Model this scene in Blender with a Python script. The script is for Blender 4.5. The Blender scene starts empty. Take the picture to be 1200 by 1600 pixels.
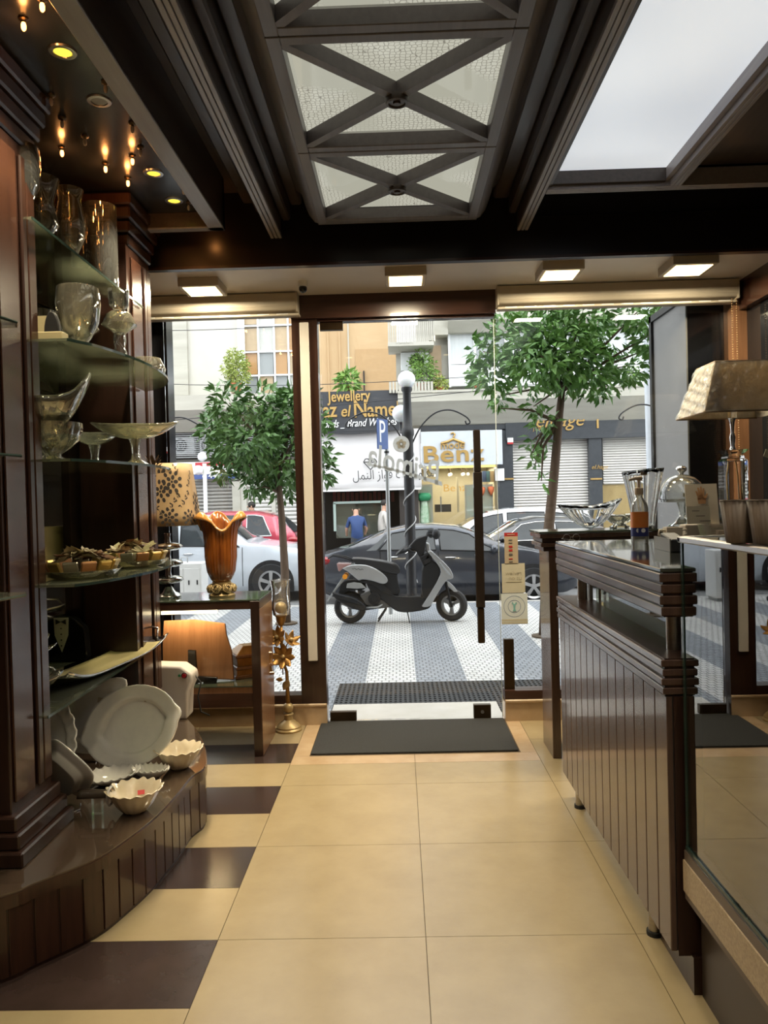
import bpy, bmesh, math, random
from mathutils import Vector, Matrix

random.seed(7)
SC = bpy.context.scene
COL = SC.collection
R = math.radians

# ------------------------------------------------------------------ camera
FPX, PITCH, YAW, ROLL, EYE = 1206.0, 0.014996, 0.019707, -0.025727, 1.55
_f = Vector((-math.sin(YAW) * math.cos(PITCH), math.cos(YAW) * math.cos(PITCH), -math.sin(PITCH)))
_r0 = Vector((math.cos(YAW), math.sin(YAW), 0))
_u0 = _r0.cross(_f)
RT = math.cos(ROLL) * _r0 + math.sin(ROLL) * _u0
UP = -math.sin(ROLL) * _r0 + math.cos(ROLL) * _u0
FW = _f
CAMLOC = Vector((0, 0, EYE))
cam_d = bpy.data.cameras.new('camera')
cam_d.sensor_fit = 'VERTICAL'
cam_d.sensor_height = 36.0
cam_d.lens = FPX / 1600 * 36.0
cam_d.clip_start, cam_d.clip_end = 0.02, 300
cam = bpy.data.objects.new('camera', cam_d)
COL.objects.link(cam)
mw = Matrix((( RT.x, UP.x, -FW.x, 0), (RT.y, UP.y, -FW.y, 0), (RT.z, UP.z, -FW.z, EYE), (0, 0, 0, 1)))
cam.matrix_world = mw
SC.camera = cam

def P(u, v, axis, val):
    """photo pixel -> world point on the plane axis = val"""
    d = FW + RT * ((u - 600) / FPX) - UP * ((v - 800) / FPX)
    i = 'xyz'.index(axis)
    return CAMLOC + d * ((val - CAMLOC[i]) / d[i])

def XZ(u, v, y):
    p = P(u, v, 'y', y)
    return (p.x, p.z)

# ------------------------------------------------------------------ world, exposure
w = bpy.data.worlds.new('overcast_sky')
SC.world = w
w.use_nodes = True
bg = w.node_tree.nodes['Background']
bg.inputs[0].default_value = (0.90, 0.95, 1.0, 1)
bg.inputs[1].default_value = 3.3
SC.view_settings.view_transform = 'Standard'
SC.view_settings.look = 'None'
SC.view_settings.gamma = 1
SC.view_settings.use_curve_mapping = False
SC.view_settings.exposure = 0.25
cy = SC.cycles
cy.max_bounces = 10
cy.diffuse_bounces = 4
cy.glossy_bounces = 5
cy.transmission_bounces = 10
cy.transparent_max_bounces = 24
cy.sample_clamp_indirect = 6
cy.caustics_reflective = False
cy.caustics_refractive = False
cy.use_denoising = True

sun_d = bpy.data.lights.new('hazy_sun', 'SUN')
sun_d.energy = 1.0
sun_d.angle = R(40)
sun_d.color = (1.0, 0.97, 0.92)
sun = bpy.data.objects.new('hazy_sun', sun_d)
sun.rotation_euler = (R(38), R(8), R(8))
COL.objects.link(sun)

# ------------------------------------------------------------------ materials
MATS = {}
def nodemat(name):
    m = bpy.data.materials.new(name)
    m.use_nodes = True
    nt = m.node_tree
    for n in list(nt.nodes): nt.nodes.remove(n)
    out = nt.nodes.new('ShaderNodeOutputMaterial')
    MATS[name] = m
    return m, nt, out

def noise_mix(nt, c1, c2, scale, stretch=None, detail=4, rough=0.6, lo=0.3, hi=0.7, wave=False):
    tc = nt.nodes.new('ShaderNodeTexCoord')
    mp = nt.nodes.new('ShaderNodeMapping')
    nt.links.new(tc.outputs['Object'], mp.inputs[0])
    if stretch: mp.inputs['Scale'].default_value = stretch
    if wave:
        tx = nt.nodes.new('ShaderNodeTexWave')
        tx.inputs['Scale'].default_value = scale
        tx.inputs['Distortion'].default_value = 6
        tx.inputs['Detail'].default_value = 3
        o = tx.outputs['Fac']
    else:
        tx = nt.nodes.new('ShaderNodeTexNoise')
        tx.inputs['Scale'].default_value = scale
        tx.inputs['Detail'].default_value = detail
        tx.inputs['Roughness'].default_value = rough
        o = tx.outputs['Fac']
    nt.links.new(mp.outputs[0], tx.inputs['Vector'])
    rp = nt.nodes.new('ShaderNodeValToRGB')
    rp.color_ramp.elements[0].position = lo
    rp.color_ramp.elements[1].position = hi
    rp.color_ramp.elements[0].color = (*c1, 1)
    rp.color_ramp.elements[1].color = (*c2, 1)
    nt.links.new(o, rp.inputs[0])
    return rp.outputs[0], o, mp

def mat(name, col, rough=0.5, metal=0.0, col2=None, scale=8, stretch=None, bump=0.0, coat=0.0, spec=0.5,
        emit=None, estr=0.0, trans=0.0, ior=1.45, alpha=1.0, detail=4, lo=0.3, hi=0.7, wave=False, sss=0.0, bdist=0.01):
    m, nt, out = nodemat(name)
    b = nt.nodes.new('ShaderNodeBsdfPrincipled')
    nt.links.new(b.outputs[0], out.inputs[0])
    b.inputs['Base Color'].default_value = (*col, 1)
    b.inputs['Roughness'].default_value = rough
    b.inputs['Metallic'].default_value = metal
    b.inputs['Specular IOR Level'].default_value = spec
    b.inputs['IOR'].default_value = ior
    b.inputs['Coat Weight'].default_value = coat
    b.inputs['Coat Roughness'].default_value = 0.08
    b.inputs['Transmission Weight'].default_value = trans
    b.inputs['Alpha'].default_value = alpha
    if sss: 
        b.inputs['Subsurface Weight'].default_value = sss
        b.inputs['Subsurface Scale'].default_value = 0.02
    c, o, mp = noise_mix(nt, col, col2 if col2 else tuple(x * 0.93 for x in col), scale, stretch, detail, 0.6, lo, hi, wave)
    nt.links.new(c, b.inputs['Base Color'])
    if bump:
        bp = nt.nodes.new('ShaderNodeBump')
        bp.inputs['Strength'].default_value = bump
        bp.inputs['Distance'].default_value = bdist
        nt.links.new(o, bp.inputs['Height'])
        nt.links.new(bp.outputs[0], b.inputs['Normal'])
    if emit:
        b.inputs['Emission Color'].default_value = (*emit, 1)
        b.inputs['Emission Strength'].default_value = estr
    return m

def emitmat(name, col, strength):
    m, nt, out = nodemat(name)
    e = nt.nodes.new('ShaderNodeEmission')
    e.inputs[0].default_value = (*col, 1)
    e.inputs[1].default_value = strength
    nt.links.new(e.outputs[0], out.inputs[0])
    return m

def sheetglass(name, tint=(1, 1, 1), refl=1.0, rough=0.0, haze=0.0, hazecol=(0.8, 0.8, 0.8), base=0.02):
    """thin clear glass: transparent, with Fresnel mirror reflection"""
    m, nt, out = nodemat(name)
    t = nt.nodes.new('ShaderNodeBsdfTransparent')
    t.inputs[0].default_value = (*tint, 1)
    g = nt.nodes.new('ShaderNodeBsdfGlossy')
    g.inputs['Roughness'].default_value = rough
    g.inputs[0].default_value = (1, 1, 1, 1)
    fr = nt.nodes.new('ShaderNodeFresnel')
    fr.inputs[0].default_value = 1.5
    mth = nt.nodes.new('ShaderNodeMath'); mth.operation = 'MULTIPLY_ADD'
    mth.inputs[1].default_value = refl; mth.inputs[2].default_value = base
    mth.use_clamp = True
    nt.links.new(fr.outputs[0], mth.inputs[0])
    mx = nt.nodes.new('ShaderNodeMixShader')
    nt.links.new(mth.outputs[0], mx.inputs[0])
    nt.links.new(t.outputs[0], mx.inputs[1])
    nt.links.new(g.outputs[0], mx.inputs[2])
    last = mx
    if haze:
        d = nt.nodes.new('ShaderNodeBsdfDiffuse'); d.inputs[0].default_value = (*hazecol, 1)
        m2 = nt.nodes.new('ShaderNodeMixShader'); m2.inputs[0].default_value = haze
        nt.links.new(mx.outputs[0], m2.inputs[1]); nt.links.new(d.outputs[0], m2.inputs[2]); last = m2
    nt.links.new(last.outputs[0], out.inputs[0])
    return m

# woods
def wood(name, c1, c2, rough=0.3, stretch=(14, 14, 1.2), coat=0.3, scale=3):
    return mat(name, c1, rough, col2=c2, scale=scale, stretch=stretch, bump=0.04, coat=coat, detail=6, lo=0.25, hi=0.75)
WOOD = wood('dark_wood', (0.020, 0.009, 0.0065), (0.040, 0.018, 0.012))
WOODX = wood('dark_wood_along_x', (0.030, 0.013, 0.009), (0.060, 0.026, 0.017), stretch=(1.2, 14, 14))
WOODY = wood('dark_wood_along_y', (0.032, 0.018, 0.015), (0.058, 0.034, 0.028), stretch=(14, 1.2, 14), rough=0.35)
WOODR = wood('red_wood', (0.030, 0.012, 0.0075), (0.058, 0.024, 0.014), rough=0.26)
WOODM = wood('mid_wood', (0.17, 0.080, 0.038), (0.25, 0.125, 0.064), rough=0.33)
WOODP = wood('panel_wood', (0.062, 0.036, 0.028), (0.10, 0.060, 0.046), rough=0.27, coat=0.5)
WOODC = wood('ceiling_wood', (0.040, 0.030, 0.025), (0.070, 0.052, 0.043), rough=0.38, stretch=(14, 1.0, 14), coat=0.1)
RIBW = wood('ceiling_rib_wood', (0.27, 0.245, 0.25), (0.34, 0.31, 0.315), rough=0.4, stretch=(14, 1.0, 14), coat=0.1)
LATW = wood('lattice_wood', (0.125, 0.110, 0.114), (0.165, 0.147, 0.15), rough=0.4, stretch=(14, 1.0, 14), coat=0.1)
BLACKGLOSS = mat('black_gloss', (0.006, 0.006, 0.007), 0.12, spec=0.5, col2=(0.008, 0.008, 0.009))
FASCIA = mat('fascia_black_brown', (0.010, 0.007, 0.006), 0.3, col2=(0.016, 0.011, 0.009), scale=3)
BLACK = mat('matt_black', (0.012, 0.012, 0.013), 0.55)
RUBBER = mat('black_rubber', (0.016, 0.016, 0.017), 0.75, col2=(0.026, 0.026, 0.027), scale=60, bump=0.2)
CREAMTILE = mat('cream_tile', (0.365, 0.286, 0.166), 0.24, col2=(0.31, 0.238, 0.135), scale=5, detail=8, spec=0.45)
DARKTILE = mat('brown_tile', (0.034, 0.021, 0.018), 0.2, col2=(0.048, 0.031, 0.027), scale=6, detail=8, spec=0.5)
GROUT = mat('grout', (0.10, 0.07, 0.045), 0.9)
MARBLE = mat('beige_marble', (0.50, 0.37, 0.235), 0.25, col2=(0.40, 0.27, 0.155), scale=6, detail=8)
PALEMARBLE = mat('pale_marble', (0.62, 0.58, 0.52), 0.3, col2=(0.54, 0.50, 0.43), scale=6, detail=8)
SOFFIT = mat('soffit_paint', (0.80, 0.74, 0.67), 0.35, col2=(0.77, 0.71, 0.64))
PLASTER = mat('warm_plaster', (0.15, 0.12, 0.09), 0.8, scale=3)
CHROME = mat('chrome', (0.75, 0.74, 0.72), 0.08, 1.0, col2=(0.7, 0.69, 0.67))
STEEL = mat('brushed_steel', (0.50, 0.47, 0.44), 0.28, 1.0, col2=(0.42, 0.40, 0.38), stretch=(1, 1, 20))
BRONZE = mat('dark_bronze', (0.085, 0.055, 0.030), 0.35, 0.9, col2=(0.06, 0.04, 0.022))
BEIGE = mat('beige_blind', (0.46, 0.40, 0.31), 0.55)
WHITEPL = mat('white_plastic', (0.75, 0.74, 0.72), 0.4)
WINGLASS = sheetglass('window_glass', (0.985, 0.99, 0.985), refl=0.75, base=0.0)
CASEGLASS = sheetglass('showcase_glass', (0.80, 0.80, 0.76), refl=1.6, base=0.04)
SHELFGLASS = sheetglass('shelf_glass', (0.84, 0.87, 0.79), refl=1.3, base=0.06, haze=0.07, hazecol=(0.55, 0.58, 0.46))  # greenish diffuse haze stands in for reflections on the pane
GLASSEDGE = mat('green_glass_edge', (0.030, 0.052, 0.045), 0.1, col2=(0.022, 0.04, 0.034))
GREENTOP = mat('green_glass_top', (0.045, 0.06, 0.045), 0.04, spec=0.8, coat=1.0, col2=(0.05, 0.066, 0.05))
MIRROR = mat('dark_mirror', (0.62, 0.60, 0.54), 0.02, 1.0, col2=(0.61, 0.59, 0.53))
LAMPWHITE = emitmat('lamp_diffuser_lit', (1.0, 0.74, 0.36), 6.0)

# ------------------------------------------------------------------ mesh helpers
class MB:
    def __init__(s):
        s.v = []; s.f = []
    def add(s, vs, fs):
        o = len(s.v)
        s.v += [tuple(p) for p in vs]
        s.f += [tuple(o + i for i in f) for f in fs]
        return s
    def box(s, x0, x1, y0, y1, z0, z1):
        x0, x1 = min(x0, x1), max(x0, x1); y0, y1 = min(y0, y1), max(y0, y1); z0, z1 = min(z0, z1), max(z0, z1)
        return s.add([(x0, y0, z0), (x1, y0, z0), (x1, y1, z0), (x0, y1, z0), (x0, y0, z1), (x1, y0, z1), (x1, y1, z1), (x0, y1, z1)],
                     [(0, 3, 2, 1), (4, 5, 6, 7), (0, 1, 5, 4), (1, 2, 6, 5), (2, 3, 7, 6), (3, 0, 4, 7)])
    def prism(s, pts, a0, a1, axis='z'):
        """extrude a 2D outline; axis z: pts (x,y), y: pts (x,z), x: pts (y,z)"""
        n = len(pts)
        def mk(p, a):
            if axis == 'z': return (p[0], p[1], a)
            if axis == 'y': return (p[0], a, p[1])
            return (a, p[0], p[1])
        vs = [mk(p, a0) for p in pts] + [mk(p, a1) for p in pts]
        fs = [tuple(range(n - 1, -1, -1)), tuple(range(n, 2 * n))]
        fs += [(i, (i + 1) % n, n + (i + 1) % n, n + i) for i in range(n)]
        return s.add(vs, fs)
    def lathe(s, prof, seg=24, c=(0, 0, 0), fn=None, closed=False, a0=0.0, a1=None):
        """prof: (r,z) list; fn(r,z,a,i)->(r,z) for fluting"""
        vs = []; fs = []; n = len(prof)
        full = a1 is None
        cnt = seg if full else seg + 1
        for k in range(cnt):
            a = (2 * math.pi * k / seg) if full else a0 + (a1 - a0) * k / seg
            for i, (r, z) in enumerate(prof):
                rr, zz = fn(r, z, a, i) if fn else (r, z)
                vs.append((c[0] + rr * math.cos(a), c[1] + rr * math.sin(a), c[2] + zz))
        for k in range(seg):
            k2 = (k + 1) % cnt
            for i in range(n - 1 + (1 if closed else 0)):
                j = (i + 1) % n
                fs.append((k * n + i, k2 * n + i, k2 * n + j, k * n + j))
        s.add(vs, fs)
        return s
    def tube(s, pts, r, seg=8, cap=True):
        pts = [Vector(p) for p in pts]
        n = len(pts); rs = r if isinstance(r, (list, tuple)) else [r] * n
        vs = []; fs = []
        prev = None
        for i, p in enumerate(pts):
            t = (pts[min(i + 1, n - 1)] - pts[max(i - 1, 0)])
            if t.length < 1e-9: t = Vector((0, 0, 1))
            t.normalize()
            if prev is None:
                ref = Vector((0, 0, 1)) if abs(t.z) < 0.9 else Vector((1, 0, 0))
                a = t.cross(ref).normalized()
            else:
                a = prev - t * prev.dot(t)
                a = a.normalized() if a.length > 1e-6 else t.cross(Vector((0, 1, 0))).normalized()
            prev = a
            b = t.cross(a)
            for k in range(seg):
                th = 2 * math.pi * k / seg
                vs.append(p + a * (rs[i] * math.cos(th)) + b * (rs[i] * math.sin(th)))
        for i in range(n - 1):
            for k in range(seg):
                k2 = (k + 1) % seg
                fs.append((i * seg + k, i * seg + k2, (i + 1) * seg + k2, (i + 1) * seg + k))
        if cap:
            fs.append(tuple(range(seg - 1, -1, -1)))
            fs.append(tuple((n - 1) * seg + k for k in range(seg)))
        return s.add(vs, fs)
    def cyl(s, p0, p1, r, seg=16, r1=None):
        return s.tube([p0, p1], [r, r if r1 is None else r1], seg)
    def ball(s, c, r, seg=16, rings=10, sc=(1, 1, 1)):
        vs = []; fs = []
        for i in range(rings + 1):
            ph = math.pi * i / rings
            for k in range(seg):
                th = 2 * math.pi * k / seg
                vs.append((c[0] + r * sc[0] * math.sin(ph) * math.cos(th), c[1] + r * sc[1] * math.sin(ph) * math.sin(th), c[2] + r * sc[2] * math.cos(ph)))
        for i in range(rings):
            for k in range(seg):
                k2 = (k + 1) % seg
                fs.append((i * seg + k, (i + 1) * seg + k, (i + 1) * seg + k2, i * seg + k2))
        return s.add(vs, fs)
    def grid(s, fn, nu, nv, closeu=False):
        vs = [fn(i / nu, j / nv) for i in range(nu + (0 if closeu else 1)) for j in range(nv + 1)]
        fs = []
        m = nu if closeu else nu + 1
        for i in range(nu):
            i2 = (i + 1) % m
            for j in range(nv):
                fs.append((i * (nv + 1) + j, i2 * (nv + 1) + j, i2 * (nv + 1) + j + 1, i * (nv + 1) + j + 1))
        return s.add(vs, fs)
    def xform(s, mtx):
        s.v = [tuple(mtx @ Vector(p)) for p in s.v]
        return s
    def build(s, name, material, parent=None, smooth=False, loc=None, rotz=0.0, bevel=0.0, subsurf=0, solid=0.0, kind=None, bseg=1, rot=None, recalc=True):
        me = bpy.data.meshes.new(name)
        me.from_pydata(s.v, [], s.f)
        bm = bmesh.new(); bm.from_mesh(me)
        bmesh.ops.remove_doubles(bm, verts=bm.verts, dist=1e-6)
        if recalc: bmesh.ops.recalc_face_normals(bm, faces=bm.faces)
        bm.to_mesh(me); bm.free()
        if smooth:
            for p in me.polygons: p.use_smooth = True
            if smooth != True: 
                try: me.set_sharp_from_angle(angle=R(smooth))
                except Exception: pass
        o = bpy.data.objects.new(name, me)
        COL.objects.link(o)
        if material is not None:
            me.materials.append(material)
        if loc is not None: o.location = loc
        if rot is not None: o.rotation_euler = rot
        else: o.rotation_euler = (0, 0, rotz)
        if parent is not None: o.parent = parent
        if solid:
            md = o.modifiers.new('solid', 'SOLIDIFY'); md.thickness = solid; md.offset = 0
        if bevel:
            md = o.modifiers.new('bevel', 'BEVEL'); md.width = bevel; md.segments = bseg; md.limit_method = 'ANGLE'; md.angle_limit = R(40)
        if subsurf:
            md = o.modifiers.new('sub', 'SUBSURF'); md.levels = subsurf; md.render_levels = subsurf
        if kind: o['kind'] = kind
        return o

def bx(x0, x1, y0, y1, z0, z1): return MB().box(x0, x1, y0, y1, z0, z1)

def tag(o, label=None, cat=None, group=None, kind=None):
    if label: o['label'] = label
    if cat: o['category'] = cat
    if group: o['group'] = group
    if kind: o['kind'] = kind
    return o

def thing(name, label, cat, loc=(0, 0, 0), rotz=0.0, group=None, kind=None):
    o = bpy.data.objects.new(name, None)
    o.empty_display_size = 0.1
    COL.objects.link(o)
    o.location = loc; o.rotation_euler = (0, 0, rotz)
    return tag(o, label, cat, group, kind)

def struct(name, mb, material, label=None, **k):
    o = mb.build(name, material, **k)
    o['kind'] = 'structure'
    if label: o['label'] = label
    return o

def copy_tree(o, parent=None):
    c = o.copy(); COL.objects.link(c)
    if parent is not None: c.parent = parent
    for ch in list(o.children): copy_tree(ch, c)
    return c

def text_part(name, s, size, material, parent, loc, rot=(R(90), 0, 0), ext=0.004, align='LEFT', shear=0.0, sx=1.0, offset=0.0, mirror=False, spacing=1.0):
    cu = bpy.data.curves.new(name, 'FONT')
    cu.body = s; cu.size = size; cu.extrude = ext; cu.align_x = align; cu.shear = shear; cu.offset = offset; cu.space_character = spacing
    cu.resolution_u = 3
    o = bpy.data.objects.new(name, cu)
    COL.objects.link(o)
    bpy.context.view_layer.update()
    dg = bpy.context.evaluated_depsgraph_get()
    me = bpy.data.meshes.new_from_object(o.evaluated_get(dg))
    bpy.data.objects.remove(o)
    me.name = name
    o = bpy.data.objects.new(name, me)
    COL.objects.link(o)
    me.materials.clear(); me.materials.append(material)
    o.location = loc; o.rotation_euler = rot
    o.scale = (-sx if mirror else sx, 1, 1)
    if parent is not None: o.parent = parent
    return o
# ================================================================== ROOM
XL, XR, YB, YF = -2.05, 2.40, -2.6, 5.40
ZC = 3.12          # underside of ribs and frames
ZT = 3.40          # dark ceiling
# ---- floor: slab and single tiles
floor = struct('floor', bx(XL, XR, YB, YF, -0.12, -0.004), GROUT, 'cream tiled shop floor with a column of brown half tiles')
TX = [0.056 + 0.74 * k for k in range(-3, 4)]
def tile(x0, x1, y0, y1, m, name='floor_tile'):
    g = 0.0012
    x0, x1 = max(x0, XL), min(x1, XR); y0, y1 = max(y0, YB), min(y1, YF)
    if x1 - x0 < 0.02 or y1 - y0 < 0.02: return
    bx(x0 + g, x1 - g, y0 + g, y1 - g, -0.012, 0.0).build(name, m, floor)
rows = [4.194 - 0.74 * k for k in range(0, 10)]
for c in range(-4, 4):
    xa = 0.056 + 0.74 * c; xb = xa + 0.74
    if c == -2:        # column of half rows, cream and brown in turn
        y = 4.934; k = 0
        tile(xa, xb, 4.934, YF, CREAMTILE)
        while y > YB:
            tile(xa, xb, y - 0.37, y, DARKTILE if k % 2 == 0 else CREAMTILE)
            y -= 0.37; k += 1
        continue
    for r in rows:
        tile(xa, xb, r - 0.74, r, CREAMTILE)
    if c in (-1, 0):
        tile(xa, xb, 4.194, 4.53, CREAMTILE)
    else:
        tile(xa, xb, 4.194, 4.934, CREAMTILE); tile(xa, xb, 4.934, YF, CREAMTILE)
# marble frame round the doormat
tile(-0.684, 0.056, 4.53, 4.68, MARBLE, 'marble_border'); tile(0.056, 0.796, 4.53, 4.68, MARBLE, 'marble_border')
tile(-0.684, -0.585, 4.68, YF, MARBLE, 'marble_border'); tile(0.70, 0.796, 4.68, YF, MARBLE, 'marble_border')
tile(-0.585, 0.70, 4.68, YF, GROUT, 'mat_well')
dm = bx(-0.58, 0.69, 4.695, 5.385, 0.001, 0.012).build('doormat', mat('charcoal_mat', (0.022, 0.022, 0.022), 0.95, col2=(0.045, 0.045, 0.044), scale=160, bump=0.6, lo=0.35, hi=0.75), bevel=0.004)
tag(dm, 'charcoal ribbed doormat set in a marble frame inside the glass door', 'doormat')

# ---- shell walls
struct('wall_left', bx(XL - 0.12, XL, YB, YF, 0, ZT), WOOD, 'dark wood clad side wall behind the glass shelves')
struct('wall_back', bx(XL, XR, YB - 0.12, YB, 0, ZT), PLASTER, 'warm plaster wall at the back of the shop')
wr = struct('wall_right', bx(XR, XR + 0.12, YB, 3.2, 0, ZT), PLASTER, 'side wall of the shop beside the showcase')
# ---- ceiling
ceil = struct('ceiling', bx(XL, XR, YB, 4.6, ZT, ZT + 0.1), WOODC, 'dark wood ceiling with ribs and light panels')
bx(XL, XR, 4.60, 4.64, 2.955, ZT).build('fascia_board', FASCIA, ceil)
bx(XL, XR, 4.592, 4.60, 2.955, 2.972).build('fascia_edge', WOODX, ceil)
bx(XL, XR, 4.64, YF + 0.02, 2.975, 3.05).build('window_soffit', SOFFIT, ceil)
def rib(x0, x1, y0, y1, n=3):
    wdt = (x1 - x0) / n
    bx(x0 + 0.004, x1 - 0.004, y0, y1, ZC + 0.012, ZT).build('rib_core', WOODC, ceil)
    for i in range(n):
        bx(x0 + i * wdt + 0.002, x0 + (i + 1) * wdt - 0.002, y0, y1, ZC, ZC + 0.02).build('rib_strip', RIBW, ceil, bevel=0.002)
rib(-0.722, -0.652, YB, 4.592)
rib(0.735, 0.802, YB, 4.592)
# stepped mouldings beside the ribs
for (x0, x1, z0) in ((-0.80, -0.722, 3.27), (-0.652, -0.60, 3.22), (0.69, 0.735, 3.22), (-0.60, -0.53, 3.31), (0.60, 0.69, 3.31), (-0.88, -0.80, 3.33)):
    bx(x0, x1, YB, 4.592, z0, ZT).build('rib_moulding', WOODC, ceil, bevel=0.01)
# dark panel between the lit skylight frame and the fascia
bx(0.802, XR, 4.06, 4.592, 3.20, ZT).build('dark_ceiling_panel', BLACKGLOSS, ceil)

# ---- frosted skylight panel on the right
sky = thing('luminous_ceiling_panel', 'large frosted white luminous panel in the ceiling above the counter', 'ceiling light', (1.1, 1.0, 3.2))
def sp(name, a, m, **k): return bx(a[0] - 1.1, a[1] - 1.1, a[2] - 1.0, a[3] - 1.0, a[4] - 3.2, a[5] - 3.2).build(name, m, sky, **k)
FROST, nt, out = nodemat('frosted_lit_acrylic')
e = nt.nodes.new('ShaderNodeEmission'); d = nt.nodes.new('ShaderNodeBsdfPrincipled')
d.inputs['Base Color'].default_value = (0.7, 0.72, 0.73, 1); d.inputs['Roughness'].default_value = 0.25
c, o, mp = noise_mix(nt, (0.66, 0.72, 0.80), (0.93, 0.97, 1.0), 0.9, None, 1, 0.3, 0.35, 0.62)
nt.links.new(c, e.inputs[0]); e.inputs[1].default_value = 0.60
ad = nt.nodes.new('ShaderNodeAddShader')
nt.links.new(e.outputs[0], ad.inputs[0]); nt.links.new(d.outputs[0], ad.inputs[1]); nt.links.new(ad.outputs[0], out.inputs[0])
sp('frosted_pane', (0.82, 1.43, -1.2, 4.03, 3.205, 3.215), FROST)
sp('light_box', (0.805, 1.45, -1.25, 4.05, 3.216, 3.38), WHITEPL)
for i in range(3):   # end frame with three strips, and the long side bar
    sp('frame_strip', (0.802, XR, 4.0 + i * 0.02, 4.018 + i * 0.02, 3.12, 3.21), RIBW, bevel=0.002)
    sp('frame_strip', (1.425 + i * 0.02, 1.443 + i * 0.02, -1.25, 4.0, 3.12, 3.21), RIBW, bevel=0.002)
sp('frame_lip', (0.802, 0.822, -1.25, 4.0, 3.135, 3.21), WOODC); sp('frame_lip', (1.40, 1.425, -1.25, 4.0, 3.15, 3.21), RIBW); sp('frame_lip', (0.822, 1.40, 3.975, 4.0, 3.14, 3.21), WOODC)
bx(1.486, XR, YB, 4.0, 3.22, ZT).build('dark_ceiling_panel', WOODC, ceil)
vent = thing('ceiling_vent', 'dark slotted vent grille in the ceiling at the far right', 'vent', (1.86, 3.36, 3.219))
bx(-0.14, 0.14, -0.14, 0.14, -0.012, 0.0).build('vent_frame', BLACK, vent)
for i in range(5): bx(-0.11, 0.11, -0.105 + i * 0.045, -0.085 + i * 0.045, -0.02, -0.012).build('vent_slat', BLACK, vent)

# ---- lattice light down the middle of the ceiling
LACE, nt, out = nodemat('backlit_lace_glass')
tc = nt.nodes.new('ShaderNodeTexCoord'); vo = nt.nodes.new('ShaderNodeTexVoronoi'); vo.feature = 'DISTANCE_TO_EDGE'; vo.inputs['Scale'].default_value = 52; vo.inputs['Randomness'].default_value = 0.5
nt.links.new(tc.outputs['Object'], vo.inputs['Vector'])
rp = nt.nodes.new('ShaderNodeValToRGB'); rp.color_ramp.elements[0].position = 0.04; rp.color_ramp.elements[1].position = 0.09
rp.color_ramp.elements[0].color = (0.30, 0.285, 0.23, 1); rp.color_ramp.elements[1].color = (0.66, 0.645, 0.53, 1)
nt.links.new(vo.outputs['Distance'], rp.inputs[0])
nz = nt.nodes.new('ShaderNodeTexNoise'); nz.inputs['Scale'].default_value = 2.2; nz.inputs['Detail'].default_value = 1
nt.links.new(tc.outputs['Object'], nz.inputs['Vector'])
r2 = nt.nodes.new('ShaderNodeValToRGB'); r2.color_ramp.elements[0].position = 0.45; r2.color_ramp.elements[1].position = 0.52
nt.links.new(nz.outputs['Fac'], r2.inputs[0])
mxc = nt.nodes.new('ShaderNodeMixRGB'); mxc.inputs[1].default_value = (0.53, 0.52, 0.42, 1)
nt.links.new(r2.outputs[0], mxc.inputs[0]); nt.links.new(rp.outputs[0], mxc.inputs[2])
e = nt.nodes.new('ShaderNodeEmission'); e.inputs[1].default_value = 0.72; nt.links.new(mxc.outputs[0], e.inputs[0])
g = nt.nodes.new('ShaderNodeBsdfGlossy'); g.inputs['Roughness'].default_value = 0.05
ms = nt.nodes.new('ShaderNodeMixShader'); ms.inputs[0].default_value = 0.07
nt.links.new(e.outputs[0], ms.inputs[1]); nt.links.new(g.outputs[0], ms.inputs[2]); nt.links.new(ms.outputs[0], out.inputs[0])
LX0, LX1 = -0.415, 0.478
lat = thing('lattice_ceiling_light', 'dark wood lattice ceiling light with crossed bars over backlit lace glass', 'ceiling light', ((LX0 + LX1) / 2, 3.0, ZC))
ox, oy, oz = (LX0 + LX1) / 2, 3.0, ZC
def lp(mb, name, m, **k):
    mb.xform(Matrix.Translation((-ox, -oy, -oz)))
    return mb.build(name, m, lat, **k)
def hbar(p, q, wd, z0, z1):
    p = Vector(p); q = Vector(q); t = (q - p).normalized(); n = Vector((-t.y, t.x)) * wd / 2
    return MB().prism([p + n, p - n, q - n, q + n], z0, z1)
ys = [4.37, 3.49, 2.62, 1.75, 0.88, 0.01, -0.86, -1.73]
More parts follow.
